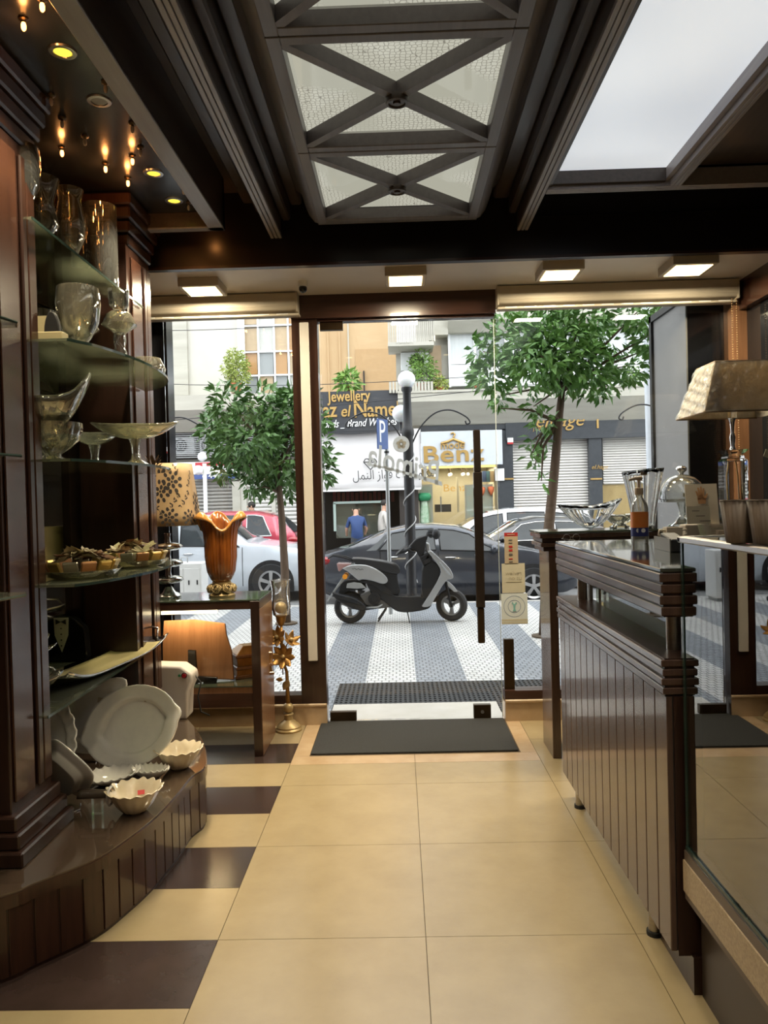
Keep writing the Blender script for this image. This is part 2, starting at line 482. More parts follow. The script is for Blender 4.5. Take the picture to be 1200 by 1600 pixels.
for i in range(len(ys) - 1):
    y1, y0 = ys[i], ys[i + 1]
    b = 0.05
    for (x0, x1) in ((LX0, LX0 + b), (LX1 - b, LX1)):
        lp(bx(x0, x1, y0 + 0.003, y1 - 0.003, ZC, ZC + 0.06), 'frame_rail', LATW, bevel=0.003)
    for (a, c2) in ((y0 + 0.003, y0 + b), (y1 - b, y1 - 0.003)):
        lp(bx(LX0 + b, LX1 - b, a, c2, ZC, ZC + 0.06), 'frame_rail', LATW, bevel=0.003)
    a = (LX0 + b, y0 + b); c2 = (LX1 - b, y1 - b); a2 = (LX0 + b, y1 - b); c3 = (LX1 - b, y0 + b)
    lp(hbar(a, c2, 0.036, ZC + 0.002, ZC + 0.06), 'cross_bar', LATW)
    lp(hbar(a2, c3, 0.036, ZC + 0.003, ZC + 0.061), 'cross_bar', LATW)
    cx, cyy = (LX0 + LX1) / 2, (y0 + y1) / 2
    ro = lp(MB().lathe([(0.0, -0.018), (0.014, -0.018), (0.016, -0.010), (0.03, -0.010), (0.034, -0.016), (0.044, -0.014), (0.048, 0.0), (0.048, 0.01), (0, 0.01)], 24, (cx, cyy, ZC)), 'rosette', WOODC, smooth=30)
    # four triangular panes
    gA = 0.0
    for tri in ((a, c3, (cx, cyy)), (c3, c2, (cx, cyy)), (c2, a2, (cx, cyy)), (a2, a, (cx, cyy))):
        lp(MB().prism(list(tri), ZC + 0.066, ZC + 0.070), 'lace_pane', LACE)
# coved sides of the lattice box and its end
for sgn, xe in ((-1, LX0), (1, LX1)):
    prof = [(xe, ZC + 0.004), (xe + sgn * 0.02, ZC + 0.012), (xe + sgn * 0.05, ZC + 0.05), (xe + sgn * 0.07, ZC + 0.10), (xe + sgn * 0.075, ZC + 0.16), (xe + sgn * 0.13, ZC + 0.20), (xe + sgn * 0.14, ZT), (xe, ZT)]
    lp(MB().prism(prof, -1.73, 4.38, 'y'), 'cove_moulding', LATW, smooth=50)
lp(bx(LX0, LX1, 4.372, 4.395, ZC + 0.002, ZT), 'end_board', LATW)
lp(bx(LX0 + 0.003, LX1 - 0.003, -1.73, 4.37, ZC + 0.12, ZC + 0.13), 'backing_board', WHITEPL)

# ---- dropped box over the shelves with starry bulbs
BOXR = -0.95
box = thing('starlight_ceiling_box', 'dropped dark glossy ceiling box with small bulbs over the left shelves', 'ceiling box', (-1.4, 3.4, ZC))
def bp(mb, name, m, **k):
    mb.xform(Matrix.Translation((1.4, -3.4, -ZC))); return mb.build(name, m, box, **k)
STARPANEL = mat('star_panel_gloss', (0.020, 0.022, 0.026), 0.22, col2=(0.028, 0.030, 0.034), spec=0.6)
bp(bx(BOXR - 0.05, BOXR, YB, 4.40, ZC, ZT), 'side_board', WOODC)
bp(bx(BOXR - 0.085, BOXR, YB, 4.40, ZC - 0.012, ZC), 'trim_strip', RIBW, bevel=0.003)
bp(bx(XL, BOXR, 4.352, 4.40, ZC, ZT), 'end_board', WOODC)
bp(bx(XL, BOXR, 4.345, 4.402, ZC - 0.012, ZC), 'trim_strip', RIBW, bevel=0.003)
bp(bx(XL, BOXR - 0.05, YB, 4.35, 3.20, 3.23), 'gloss_panel', STARPANEL)

BULBGLOW = emitmat('warm_filament', (1.0, 0.36, 0.08), 9.0)
BULBOFF = mat('clear_bulb_off', (0.35, 0.32, 0.30), 0.1, spec=0.8)
bulbs_on = [(37, 42), (66, 12), (165, 265), (207, 253), (200, 287), (97, 240), (312, 345)]
bulbs_off = [(165, 140), (80, 160), (97, 195), (207, 203), (220, 240), (133, 223), (287, 300), (295, 325)]
spots = [(98, 80, 1), (155, 157, 0), (240, 270, 1), (272, 313, 1)]
def bulb(u, v, on, label):
    p = P(u, v, 'z', 3.17)
    t = thing('star_bulb', label, 'light bulb', (p.x, p.y, 3.20), 0, 'small bulbs in the ceiling box')
    MB().lathe([(0.0, 0.0), (0.017, 0.0), (0.016, -0.006), (0.007, -0.010), (0.006, -0.016), (0, -0.016)], 12).build('bulb_cap', BRONZE, t, smooth=30)
    MB().lathe([(0.006, -0.016), (0.0085, -0.024), (0.008, -0.036), (0.004, -0.043), (0, -0.045)], 10).build('bulb_glass', BULBGLOW if on else BULBOFF, t, smooth=True)
    if on:
        l = bpy.data.lights.new('bulb_light', 'POINT'); l.energy = 0.40; l.color = (1.0, 0.38, 0.10); l.shadow_soft_size = 0.012
        lo = bpy.data.objects.new('bulb_light', l); COL.objects.link(lo); lo.parent = t; lo.location = (0, 0, -0.06)
LB = ['lit amber bulb nearest the top left corner of the photo', 'lit amber bulb at the top edge of the ceiling box', 'lit amber bulb above the tall glass vases', 'lit amber bulb nearest the first yellow spotlight pair',
      'lit amber bulb just above the tall cylinder vase', 'lit amber bulb behind the balloon vase rim', 'lit amber bulb in the far corner of the ceiling box']
for k, (u, v) in enumerate(bulbs_on): bulb(u, v, True, LB[k])
LO = ['unlit clear bulb beside the dark recessed spotlight', 'unlit clear bulb beside the shelf cornice', 'unlit clear bulb above the wide glass goblet', 'unlit clear bulb between dark spotlight and lit bulbs', 'unlit clear bulb right beside a lit bulb',
      'unlit flat bulb in the middle of the ceiling box', 'unlit clear bulb between the two far yellow spotlights', 'unlit clear bulb next to the far corner lit bulb']
for k, (u, v) in enumerate(bulbs_off): bulb(u, v, False, LO[k])
SPOTLIT = emitmat('yellow_spot_lit', (1.0, 0.72, 0.06), 1.6)
LS = ['lit yellow recessed spotlight nearest the camera, top left', 'unlit recessed spotlight with a pale ring', 'lit yellow recessed spotlight third along the ceiling box', 'lit yellow recessed spotlight nearest the window']
for k, (u, v, on) in enumerate(spots):
    p = P(u, v, 'z', 3.20)
    t = thing('recessed_spotlight', LS[k], 'spotlight', (p.x, p.y, 3.20), 0, 'recessed spotlights over the shelves')
    MB().lathe([(0.030, -0.001), (0.033, -0.007), (0.047, -0.006), (0.050, 0.0), (0.030, 0.0)], 28, closed=True).build('trim_ring', STEEL, t, smooth=30)
    MB().lathe([(0, -0.003), (0.031, -0.003)], 24).build('lens', SPOTLIT if on else BULBOFF, t)
    if on:
        l = bpy.data.lights.new('spot_beam', 'SPOT'); l.energy = 95; l.color = (1.0, 0.85, 0.58); l.spot_size = R(105); l.spot_blend = 0.7; l.shadow_soft_size = 0.03
        lo = bpy.data.objects.new('spot_beam', l); COL.objects.link(lo); lo.parent = t; lo.location = (0, 0, -0.012)

# ---- unseen downlights added behind the viewpoint to brighten the interior
DN = 0
for (x, y) in ((-0.55, 1.35), (0.62, 1.35), (-0.55, -0.3), (0.62, -0.3), (-0.55, -1.9), (0.62, -1.9)):
    DN += 1
    t = thing('added_downlight', 'added unseen fill downlight, %s of the row %s the lattice' % (('first', 'first', 'second', 'second', 'third', 'third')[DN - 1], 'left of' if x < 0 else 'right of'), 'downlight', (x, y, 3.31 if x < 0 else 3.31), 0, 'added fill lights over the back of the shop')
    MB().lathe([(0.05, -0.001), (0.053, -0.008), (0.07, -0.007), (0.074, 0.0), (0.05, 0.0)], 24, closed=True).build('trim_ring', STEEL, t, smooth=30)
    MB().lathe([(0, -0.003), (0.051, -0.003)], 20).build('lens', LAMPWHITE, t)
    l = bpy.data.lights.new('fill_beam', 'SPOT'); l.energy = 84; l.color = (1.0, 0.87, 0.65); l.spot_size = R(140); l.spot_blend = 0.9; l.shadow_soft_size = 0.09
    lo = bpy.data.objects.new('fill_beam', l); COL.objects.link(lo); lo.parent = t; lo.location = (0, 0, -0.015)

# ---- four square lamps under the window soffit
LQ = ['square ceiling lamp over the left shop window', 'square ceiling lamp above the glass door', 'square ceiling lamp over the right fixed window, nearer the door', 'square ceiling lamp furthest right by the blind end']
for k, (xa, xb) in enumerate(((-1.35, -1.095), (-0.051, 0.204), (0.905, 1.16), (1.68, 1.955))):
    yc = 4.95 if k == 0 else 4.88 - 0.02 * k
    t = thing('square_ceiling_lamp', LQ[k], 'ceiling lamp', ((xa + xb) / 2, yc, 2.975), 0, 'square lamps under the window soffit')
    h = (xb - xa) / 2
    mb = MB().box(-h, h, -h, h, -0.055, 0.0)
    mb.build('housing', mat('lamp_housing', (0.50, 0.43, 0.34), 0.5) if k == 0 else MATS['lamp_housing'], t, bevel=0.003)
    q = h * 0.80
    bx(-q, q, -q, q, -0.058, -0.054).build('diffuser', LAMPWHITE, t)
    l = bpy.data.lights.new('lamp_light', 'AREA'); l.shape = 'SQUARE'; l.size = 2 * q; l.energy = 26; l.color = (1.0, 0.86, 0.60)
    lo = bpy.data.objects.new('lamp_light', l); COL.objects.link(lo); lo.parent = t; lo.location = (0, 0, -0.060)
t = thing('dome_camera', 'small dome security camera under the soffit beside the door', 'security camera', (P(473, 440, 'z', 2.975).x, P(473, 440, 'z', 2.975).y, 2.975))
MB().lathe([(0, 0), (0.032, 0), (0.032, -0.03), (0.028, -0.034), (0, -0.034)], 20).build('mount', WHITEPL, t, smooth=30)
MB().ball((0, 0, -0.046), 0.027, 16, 10).build('dome', BLACKGLOSS, t, smooth=True)

# ================================================================== SHOP FRONT
fr = struct('trim_1', bx(-0.712, -0.535, 5.34, 5.46, 0.0, 2.975), WOOD, 'dark wood door jamb with a white light strip')
bx(-0.655, -0.592, 5.318, 5.34, 0.45, 2.79).build('light_strip', mat('white_strip', (0.62, 0.58, 0.53), 0.45), fr, bevel=0.004)
bx(-0.712, 0.695, 5.32, 5.48, 2.815, 2.975).build('door_header', WOODX, fr)
bx(-0.535, 0.69, 5.36, 5.44, 2.80, 2.815).build('door_stop', WOODX, fr)
# left window
w1 = struct('window_1', bx(-1.62, -0.712, 5.395, 5.405, 0.21, 2.87), WINGLASS, 'tall fixed shop window left of the door')
bx(-1.80, -0.712, 5.34, 5.46, 0.15, 0.21).build('window_sill', WOODX, w1)
bx(-1.80, -0.712, 5.34, 5.46, 2.87, 2.975).build('window_head', WOODX, w1)
bx(-2.05, -1.74, 5.34, 5.46, 0.15, 2.975).build('window_jamb', BLACKGLOSS, w1)
# right window
w2 = struct('window_2', bx(0.70, 2.30, 5.395, 5.405, 0.21, 2.98), WINGLASS, 'tall fixed shop window right of the door')
bx(0.70, 2.40, 5.34, 5.46, 0.15, 0.21).build('window_sill', WOODX, w2)
bx(2.30, 2.40, 5.30, 5.46, 0.21, 2.975).build('window_jamb', WOODM, w2)
bx(0.705, 0.775, 5.38, 5.42, 0.212, 0.56).build('glass_clamp', BRONZE, w2)
# marble bases and threshold
bs = struct('baseboard_front', bx(-1.95, -0.536, 5.335, 5.47, 0.0, 0.15), MARBLE, 'beige marble base under the shop windows')
bx(-1.95, -0.536, 5.325, 5.48, 0.128, 0.15).build('base_moulding', MARBLE, bs, bevel=0.006)
bx(0.70, 2.40, 5.335, 5.47, 0.0, 0.15).build('marble_base', MARBLE, bs)
bx(0.70, 2.40, 5.325, 5.48, 0.128, 0.15).build('base_moulding', MARBLE, bs, bevel=0.006)
struct('trim_2', bx(-0.535, 0.70, YF, 5.86, -0.12, 0.002), PALEMARBLE, 'pale marble door threshold')
# side wall glazing on the right
w3 = struct('window_3', bx(XR - 0.01, XR, 3.2, 5.30, 0.2, 2.78), mat('black_glass_side', (0.012, 0.012, 0.013), 0.05, spec=0.7), 'dark glossy side glazing right of the lamp')
bx(XR - 0.06, XR + 0.06, 3.2, 5.30, 2.78, 2.975).build('glazing_head', WOODR, w3)
bx(XR - 0.06, XR + 0.06, 3.2, 5.30, 0.0, 0.2).build('glazing_base', WOOD, w3)
bx(XR, XR + 0.12, 3.2, 5.46, 2.975, ZT + 0.1).build('upper_wall', WOODC, w3)
bx(XR, XR + 0.12, 5.30, 5.46, 0.0, 2.975).build('corner_wall', BLACK, w3)

# glass door
door = thing('door_1', 'frameless glass entrance door with a long dark pull handle', None, (0.08, 5.40, 0), kind='structure')
bx(-0.60, 0.606, -0.006, 0.006, 0.012, 2.798).build('glass_leaf', WINGLASS, door)
EDGE = mat('glass_edge_pale', (0.55, 0.60, 0.58), 0.2)
bx(0.606, 0.610, -0.006, 0.006, 0.012, 2.798).build('polished_edge', EDGE, door)
bx(-0.60, -0.44, -0.02, 0.02, 2.745, 2.80).build('top_hinge', BRONZE, door)
bx(-0.60, -0.415, -0.022, 0.022, 0.012, 0.075).build('bottom_hinge', BRONZE, door)
lk = bx(0.405, 0.525, -0.022, 0.022, 0.012, 0.105).build('lock_patch', BRONZE, door)
MB().cyl((0.465, -0.03, 0.058), (0.465, -0.02, 0.058), 0.012, 12).build('lock_barrel', STEEL, lk)
HB = mat('handle_black', (0.018, 0.013, 0.011), 0.12, spec=0.7, coat=0.6)
hx = 0.547 - 0.08
bx(hx - 0.030, hx + 0.030, -0.075, -0.03, 0.79, 1.73).build('handle_grip', HB, door, bevel=0.006)
for (z0, z1) in ((0.545, 0.79), (1.73, 2.02)):
    bx(hx - 0.024, hx + 0.024, -0.070, -0.035, z0, z1).build('handle_end', HB if z0 > 1 else BRONZE, door, bevel=0.006)
for z in (0.70, 1.85):
    MB().cyl((hx, -0.035, z), (hx, -0.006, z), 0.012, 12).build('handle_standoff', STEEL, door)
# lettering on the door glass, seen from behind
VINYL, nt, out = nodemat('grey_vinyl')
d1 = nt.nodes.new('ShaderNodeBsdfDiffuse'); d1.inputs[0].default_value = (0.6, 0.6, 0.59, 1)
d2 = nt.nodes.new('ShaderNodeBsdfTranslucent'); d2.inputs[0].default_value = (0.80, 0.80, 0.78, 1)
d3 = nt.nodes.new('ShaderNodeMixShader'); d3.inputs[0].default_value = 0.65
nt.links.new(d1.outputs[0], d3.inputs[1]); nt.links.new(d2.outputs[0], d3.inputs[2]); nt.links.new(d3.outputs[0], out.inputs[0])
def vy(u, v): 
    p = P(u, v, 'y', 5.41); return (p.x, p.z)
cx, cz = vy(627, 694)
seal = MB()
seal.prism([(cx + 0.058 * math.cos(a * math.pi / 16), cz + 0.058 * math.sin(a * math.pi / 16)) for a in range(32)], 5.4075, 5.4085, 'y')
so = seal.xform(Matrix.Translation((-0.08, -5.40, 0))).build('vinyl_seal', VINYL, door)
m2 = MB()
for k in range(5):
    a = math.pi / 2 + k * 2 * math.pi / 5
    m2.prism([(cx + 0.022 * math.cos(a) + 0.014 * math.cos(b * math.pi / 8), cz + 0.022 * math.sin(a) + 0.014 * math.sin(b * math.pi / 8)) for b in range(16)], 5.4055, 5.4065, 'y')
m2.xform(Matrix.Translation((-0.08, -5.40, 0))).build('seal_flower', WHITEPL, so)
text_part('seal_letter', 'p', 0.06, VINYL, so, (cx - 0.08 + 0.014, 0.0050, cz - 0.012), (R(90), 0, 0), 0.0004, mirror=True)
x0, z0 = vy(676, 745)
text_part('vinyl_lettering', 'Primola', 0.23, VINYL, door, (x0 - 0.08 + 0.045, 0.008, z0 - 0.06), (R(90), R(17), 0), 0.0006, mirror=True, shear=0.3, sx=0.74, offset=0.003)
(xa, za), (xb, zb) = vy(584, 727), vy(690, 756)
sw = MB().prism([(xa, za + 0.004), (xa + 0.1, za - 0.014), (xb, zb + 0.016), (xb + 0.005, zb - 0.016), (xa + 0.2, za - 0.062), (xa, za - 0.008)], 5.4075, 5.4085, 'y')
sw.xform(Matrix.Translation((-0.08, -5.40, 0))).build('vinyl_swoosh', VINYL, door)

# stickers on the fixed pane beside the door
st = thing('card_sticker', 'payment card sticker with a red top band on the fixed window', 'sticker', (0.755, 5.388, 1.22))
def stp(par, c, x0, x1, z0, z1, m, name, dy=0.0):
    return bx(x0 - c[0], x1 - c[0], -0.0015 - dy, 0.0 - dy, z0 - c[2], z1 - c[2]).build(name, m, par)
CARD = mat('sticker_beige', (0.50, 0.40, 0.28), 0.6); REDS = mat('sticker_red', (0.45, 0.03, 0.03), 0.5); GREYS = mat('sticker_grey', (0.12, 0.11, 0.10), 0.6)
PALEC = mat('sticker_pale', (0.62, 0.58, 0.45), 0.6); WHITES = mat('sticker_white', (0.72, 0.78, 0.80), 0.6); TEAL = mat('sticker_teal', (0.25, 0.55, 0.55), 0.6); BLUEL = mat('sticker_blue', (0.18, 0.26, 0.42), 0.6)
(xa, za), (xb, zb) = XZ(789, 882, 5.385), XZ(809, 832, 5.385)
st.location = (xa, 5.392, za); c0 = (xa, 0, za)
stp(st, c0, xa, xb, za, zb - 0.026, CARD, 'sticker_face')
stp(st, c0, xa, xb, zb - 0.026, zb, REDS, 'red_band')
bx(0.02, xb - xa - 0.02, -0.003, -0.0015, zb - za - 0.016, zb - za - 0.011).build('band_mark', CARD, st)
for i, (m, dz) in enumerate(((GREYS, 0.165), (GREYS, 0.145), (REDS, 0.115), (REDS, 0.09), (GREYS, 0.06), (REDS, 0.034), (GREYS, 0.014))):
    stp(st, c0, xa + 0.03, xa + 0.055, za + dz, za + dz + (0.015 if i in (2, 3, 4) else 0.007), m, 'card_mark', 0.0015)
(xa, za), (xb, zb) = XZ(785, 927, 5.385), XZ(820, 880, 5.385)
st = thing('review_sticker', 'pale review us on sticker below the payment sticker', 'sticker', (xa, 5.392, za)); c0 = (xa, 0, za)
stp(st, c0, xa, xb, za, zb, PALEC, 'sticker_face')
text_part('review_lettering', 'review', 0.042, mat('letter_tan', (0.42, 0.38, 0.28), 0.6), st, (xb - xa - 0.022, -0.002, 0.125), (R(90), 0, 0), 0.0003, mirror=True)
text_part('review_lettering', 'us on', 0.042, MATS['letter_tan'], st, (xb - xa - 0.022, -0.002, 0.09), (R(90), 0, 0), 0.0003, mirror=True)
stp(st, c0, xa + 0.03, xb - 0.022, za + 0.076, za + 0.079, MATS['letter_tan'], 'speech_line', 0.0015)
(xa, za), (xb, zb) = XZ(784, 976, 5.385), XZ(824, 927, 5.385)
st = thing('emblem_sticker', 'pale blue square sticker with a ringed teal figure', 'sticker', (xa, 5.392, za)); c0 = (xa, 0, za)
stp(st, c0, xa, xb, za, zb, WHITES, 'sticker_face')
cx, cz = (xb - xa) / 2, (zb - za) * 0.58
for (r0, r1) in ((0.072, 0.075), (0.042, 0.045)):
    mb = MB(); n = 32
    vs = [(cx + r * math.cos(2 * math.pi * k / n), -0.002, cz + r * math.sin(2 * math.pi * k / n)) for k in range(n) for r in (r0, r1)]
    mb.add(vs, [(2 * k, 2 * k + 1, (2 * k + 3) % (2 * n), (2 * k + 2) % (2 * n)) for k in range(n)]).build('emblem_ring', BLUEL, st)
fig = MB().prism([(cx - 0.013, cz - 0.034), (cx + 0.013, cz - 0.034), (cx + 0.006, cz - 0.02), (cx + 0.007, cz + 0.008), (cx + 0.018, cz + 0.022), (cx + 0.012, cz + 0.032), (cx + 0.004, cz + 0.018), (cx - 0.004, cz + 0.018), (cx - 0.012, cz + 0.032), (cx - 0.018, cz + 0.022), (cx - 0.007, cz + 0.008), (cx - 0.006, cz - 0.02)], -0.003, -0.0016, 'y')
fig.build('emblem_figure', TEAL, st)
for k in range(2): bx(0.0, xb - xa, -0.002, -0.0015, 0.004 + k * 0.018, 0.018 + k * 0.018).build('sticker_band', PALEC, st)

# blinds
def blind(name, x0, x1, label):
    t = thing(name, label, 'blind', ((x0 + x1) / 2, 5.27, 2.90))
    h = (x1 - x0) / 2
    prof = [(-0.06, 0.07), (0.06, 0.07), (0.06, -0.055), (0.03, -0.06), (-0.045, -0.045), (-0.06, -0.02)]
    MB().prism(prof, -h, h, 'x').build('cassette', BEIGE, t, bevel=0.006)
    bx(-h, h + 0.01, -0.02, 0.055, -0.078, -0.062).build('bottom_rail', BEIGE, t, bevel=0.003)
    for s in (-h, h): bx(s - 0.004, s + 0.004, -0.062, 0.062, -0.06, 0.072).build('end_cap', BEIGE, t)
    for k in range(int(2 * h / 0.13)):
        bx(-h + 0.05 + k * 0.13, -h + 0.13 + k * 0.13, -0.022, -0.018, -0.070, -0.064).build('rail_clip', WHITEPL, t)
    return t
blind('roller_blind', -1.76, -0.655, 'beige roller blind cassette above the left window')
b2 = blind('roller_blind', 0.70, 2.30, 'beige roller blind cassette above the right window')
for dx in (0.765, 0.795):
    mb = MB()
    for k in range(70): mb.ball((dx, -0.03, -0.06 - k * 0.016), 0.005, 6, 4)
    mb.build('bead_chain', mat('chain_tan', (0.35, 0.22, 0.10), 0.4) if dx == 0.765 else MATS['chain_tan'], b2, smooth=True)
# dark facing on the outside of the opening
op = struct('wall_front', bx(2.05, 2.40, 5.465, 5.60, -0.12, 2.97), BLACKGLOSS, 'black polished stone pier outside the right window')
bx(2.04, 2.05, 5.47, 6.15, 0.0, 2.90).build('grey_side_panel', mat('grey_panel', (0.20, 0.195, 0.19), 0.5), op)
bx(2.02, 2.05, 6.15, 6.20, 0.0, 2.95).build('panel_edge', BLACK, op); bx(2.02, 2.05, 5.47, 6.2, 2.90, 2.95).build('panel_edge', BLACK, op)
bx(2.05, 2.40, 5.60, 6.2, -0.12, 2.97).build('pier_core', BLACK, op)
bx(-2.05, -1.62, 5.465, 5.62, -0.12, 2.97).build('left_pier', BLACKGLOSS, op)
bx(-12, -2.05, 5.46, 5.66, -0.12, 7.0).build('street_wall', PLASTER, op)
bx(2.40, 12, 5.46, 5.66, -0.12, 7.0).build('street_wall', PLASTER, op)
bx(-2.05, 2.40, 5.49, 5.66, 2.975, 7.0).build('upper_wall', PLASTER, op)
# ================================================================== LEFT SIDE
THIN = sheetglass('thin_glassware', (0.94, 0.95, 0.92), refl=2.0, base=0.07, haze=0.045, hazecol=(0.9, 0.9, 0.84))  # pale diffuse haze mixed in to brighten the dark glass
THINW = sheetglass('warm_glassware', (0.96, 0.94, 0.86), refl=2.6, base=0.08, haze=0.07, hazecol=(0.9, 0.85, 0.68))  # warm diffuse haze stands in for the yellowish reflected light
CRYSTAL = mat('crystal', (0.97, 0.97, 0.96), 0.0, trans=1.0, ior=1.5, col2=(0.96, 0.96, 0.95))
PORC = mat('white_porcelain', (0.80, 0.77, 0.70), 0.10, coat=0.6, col2=(0.68, 0.66, 0.62))
GREYPORC = mat('grey_white_porcelain', (0.50, 0.48, 0.45), 0.2, coat=0.4)
PEARL = mat('pearl_cream', (0.66, 0.55, 0.38), 0.16, coat=0.8, col2=(0.78, 0.70, 0.55), scale=14, stretch=(1, 1, 0.2))
CREAM = mat('cream_lining', (0.62, 0.52, 0.27), 0.4)
GOLDP = mat('antique_gold', (0.40, 0.22, 0.07), 0.38, 0.75, col2=(0.28, 0.15, 0.045), scale=20)
GOLDB = mat('beige_gold', (0.46, 0.34, 0.17), 0.35, 0.35, col2=(0.38, 0.27, 0.12), scale=12)
AMBER = mat('amber_vase', (0.36, 0.11, 0.018), 0.12, col2=(0.17, 0.042, 0.008), scale=7, stretch=(4, 4, 0.5), coat=0.9, detail=5)
AMBERIN = mat('amber_rim', (0.55, 0.27, 0.07), 0.15, coat=0.8, col2=(0.40, 0.17, 0.03), scale=9)
PLTOP = mat('plinth_stone', (0.055, 0.036, 0.025), 0.04, coat=1.0, spec=0.8, col2=(0.085, 0.058, 0.040), scale=4, detail=8)

# ---- curved plinth
ZP = 0.29
out = []
for (u, v) in ((0, 1540), (60, 1513), (153, 1468), (205, 1427), (245, 1389), (280, 1345), (303, 1310)):
    p = P(u, v, 'z', 0.0); out.append((p.x, p.y))
for (u, v) in ((322, 1196), (320, 1165), (307, 1138), (285, 1108)):
    p = P(u, v, 'z', ZP); out.append((p.x, min(p.y, 4.66 + 0.004 * len(out))))
cur = [(-1.75, 2.2)] + out
# smooth the curve (Catmull-Rom)
def crom(pts, n=5):
    r = []
    for i in range(len(pts) - 1):
        p0 = pts[max(i - 1, 0)]; p1 = pts[i]; p2 = pts[i + 1]; p3 = pts[min(i + 2, len(pts) - 1)]
        for k in range(n):
            t = k / n
            r.append(tuple(0.5 * (2 * p1[j] + (p2[j] - p0[j]) * t + (2 * p0[j] - 5 * p1[j] + 4 * p2[j] - p3[j]) * t * t + (3 * p1[j] - p0[j] - 3 * p2[j] + p3[j]) * t ** 3) for j in range(len(p1))))
    r.append(tuple(pts[-1]))
    return r
sm = crom(cur, 6)
def offset_curve(pts, d):
    r = []
    for i, p in enumerate(pts):
        a = pts[max(i - 1, 0)]; b = pts[min(i + 1, len(pts) - 1)]
        tx, ty = b[0] - a[0], b[1] - a[1]; l = math.hypot(tx, ty) or 1
        r.append((p[0] - ty / l * d * -1 * -1, p[1] + tx / l * d))
    return r
pl = thing('curved_display_plinth', 'low curved dark wood display plinth with a polished stone top', 'plinth', (-1.5, 3.4, 0))
def pb(mb, name, m, par=pl, **k): return mb.xform(Matrix.Translation((1.5, -3.4, 0))).build(name, m, par, **k)
inn = offset_curve(sm, 0.012)
back = [(-2.04, sm[-1][1]), (-2.04, 2.2)]
pb(MB().prism(inn + back, 0.0, ZP - 0.045), 'plinth_core', WOOD)
pb(MB().prism(sm + back, ZP - 0.05, ZP - 0.008), 'top_edge', WOODR)
pb(MB().prism(offset_curve(sm, 0.006) + back, ZP - 0.008, ZP), 'stone_top', PLTOP)
# vertical boards along the curve
acc = [0.0]
for i in range(len(sm) - 1): acc.append(acc[-1] + math.dist(sm[i], sm[i + 1]))
def along(d):
    for i in range(len(sm) - 1):
        if acc[i + 1] >= d:
            t = (d - acc[i]) / (acc[i + 1] - acc[i] + 1e-9)
            return Vector((sm[i][0] * (1 - t) + sm[i + 1][0] * t, sm[i][1] * (1 - t) + sm[i + 1][1] * t))
    return Vector(sm[-1])
d = 0.0
while d + 0.085 < acc[-1]:
    a = along(d + 0.003); b = along(d + 0.083); t = (b - a).normalized(); n = Vector((t.y, -t.x))
    a = a - n * 0.006; b = b - n * 0.006
    pb(MB().prism([a, b, b - n * 0.012, a - n * 0.012], 0.012, ZP - 0.05), 'plinth_board', WOODR, bevel=0.002)
    d += 0.087

# ---- shelf cabinet: columns, mirror back, cornices
cab = thing('glass_shelf_cabinet', 'dark wood display cabinet with columns and mirrored back along the left wall', 'cabinet', (-1.7, 3.4, ZP))
def cb(mb, name, m, par=cab, **k): return mb.xform(Matrix.Translation((1.7, -3.4, -ZP))).build(name, m, par, **k)
ZTOP = 3.20
def column(y0, y1, xf):
    c = cb(bx(-1.95, xf, y0, y1, ZP + 0.16, ZTOP - 0.25), 'column', WOOD, bevel=0.004)
    # raised flat face on the aisle side
    def sub(mb, name, m, **k): return mb.xform(Matrix.Translation((1.7, -3.4, -ZP))).build(name, m, c, **k)
    w_ = y1 - y0
    sub(bx(xf, xf + 0.010, y0 + 0.02, y0 + w_ * 0.52, ZP + 0.2, ZTOP - 0.3), 'face_strip', WOODR, bevel=0.003)
    sub(bx(xf, xf + 0.016, y0 + w_ * 0.60, y0 + w_ * 0.72, ZP + 0.2, ZTOP - 0.3), 'face_bead', WOOD, bevel=0.005)
    sub(bx(xf, xf + 0.010, y0 + w_ * 0.78, y1 - 0.01, ZP + 0.2, ZTOP - 0.3), 'face_strip', WOODR, bevel=0.003)
    for k in range(3):
        e = 0.07 - 0.02 * k
        sub(bx(-1.95, xf + e, y0 - e, y1 + e * 0.6, ZP + 0.055 * k, ZP + 0.055 * (k + 1)), 'base_step', WOOD, bevel=0.006)
    for k in range(4):
        e = 0.012 + 0.016 * k
        sub(bx(-1.95, xf + e, y0 - e * 2, y1 + e, ZTOP - 0.25 + 0.061 * k, ZTOP - 0.25 + 0.061 * (k + 1)), 'cornice_step', WOODR if k % 2 else WOOD, bevel=0.008)
    return c
column(2.73, 3.05, -1.42)
column(4.14, 4.48, -1.42)
cb(bx(-1.93, -1.90, 3.05, 4.14, ZP + 0.02, ZTOP - 0.05), 'mirror_back', MIRROR)
cb(bx(-1.90, -1.78, 4.05, 4.14, ZP + 0.02, ZTOP - 0.05), 'mirror_return', MIRROR)
cb(bx(-1.70, -1.42, 4.10, 4.14, ZP + 0.02, ZTOP - 0.25), 'end_panel', WOOD)
cb(bx(-2.04, -1.93, 2.2, 4.6, ZP + 0.01, ZTOP), 'back_board', WOOD)
cb(bx(-1.95, -1.88, 2.22, 2.73, ZP + 0.02, ZTOP - 0.05), 'near_back_board', WOODR)

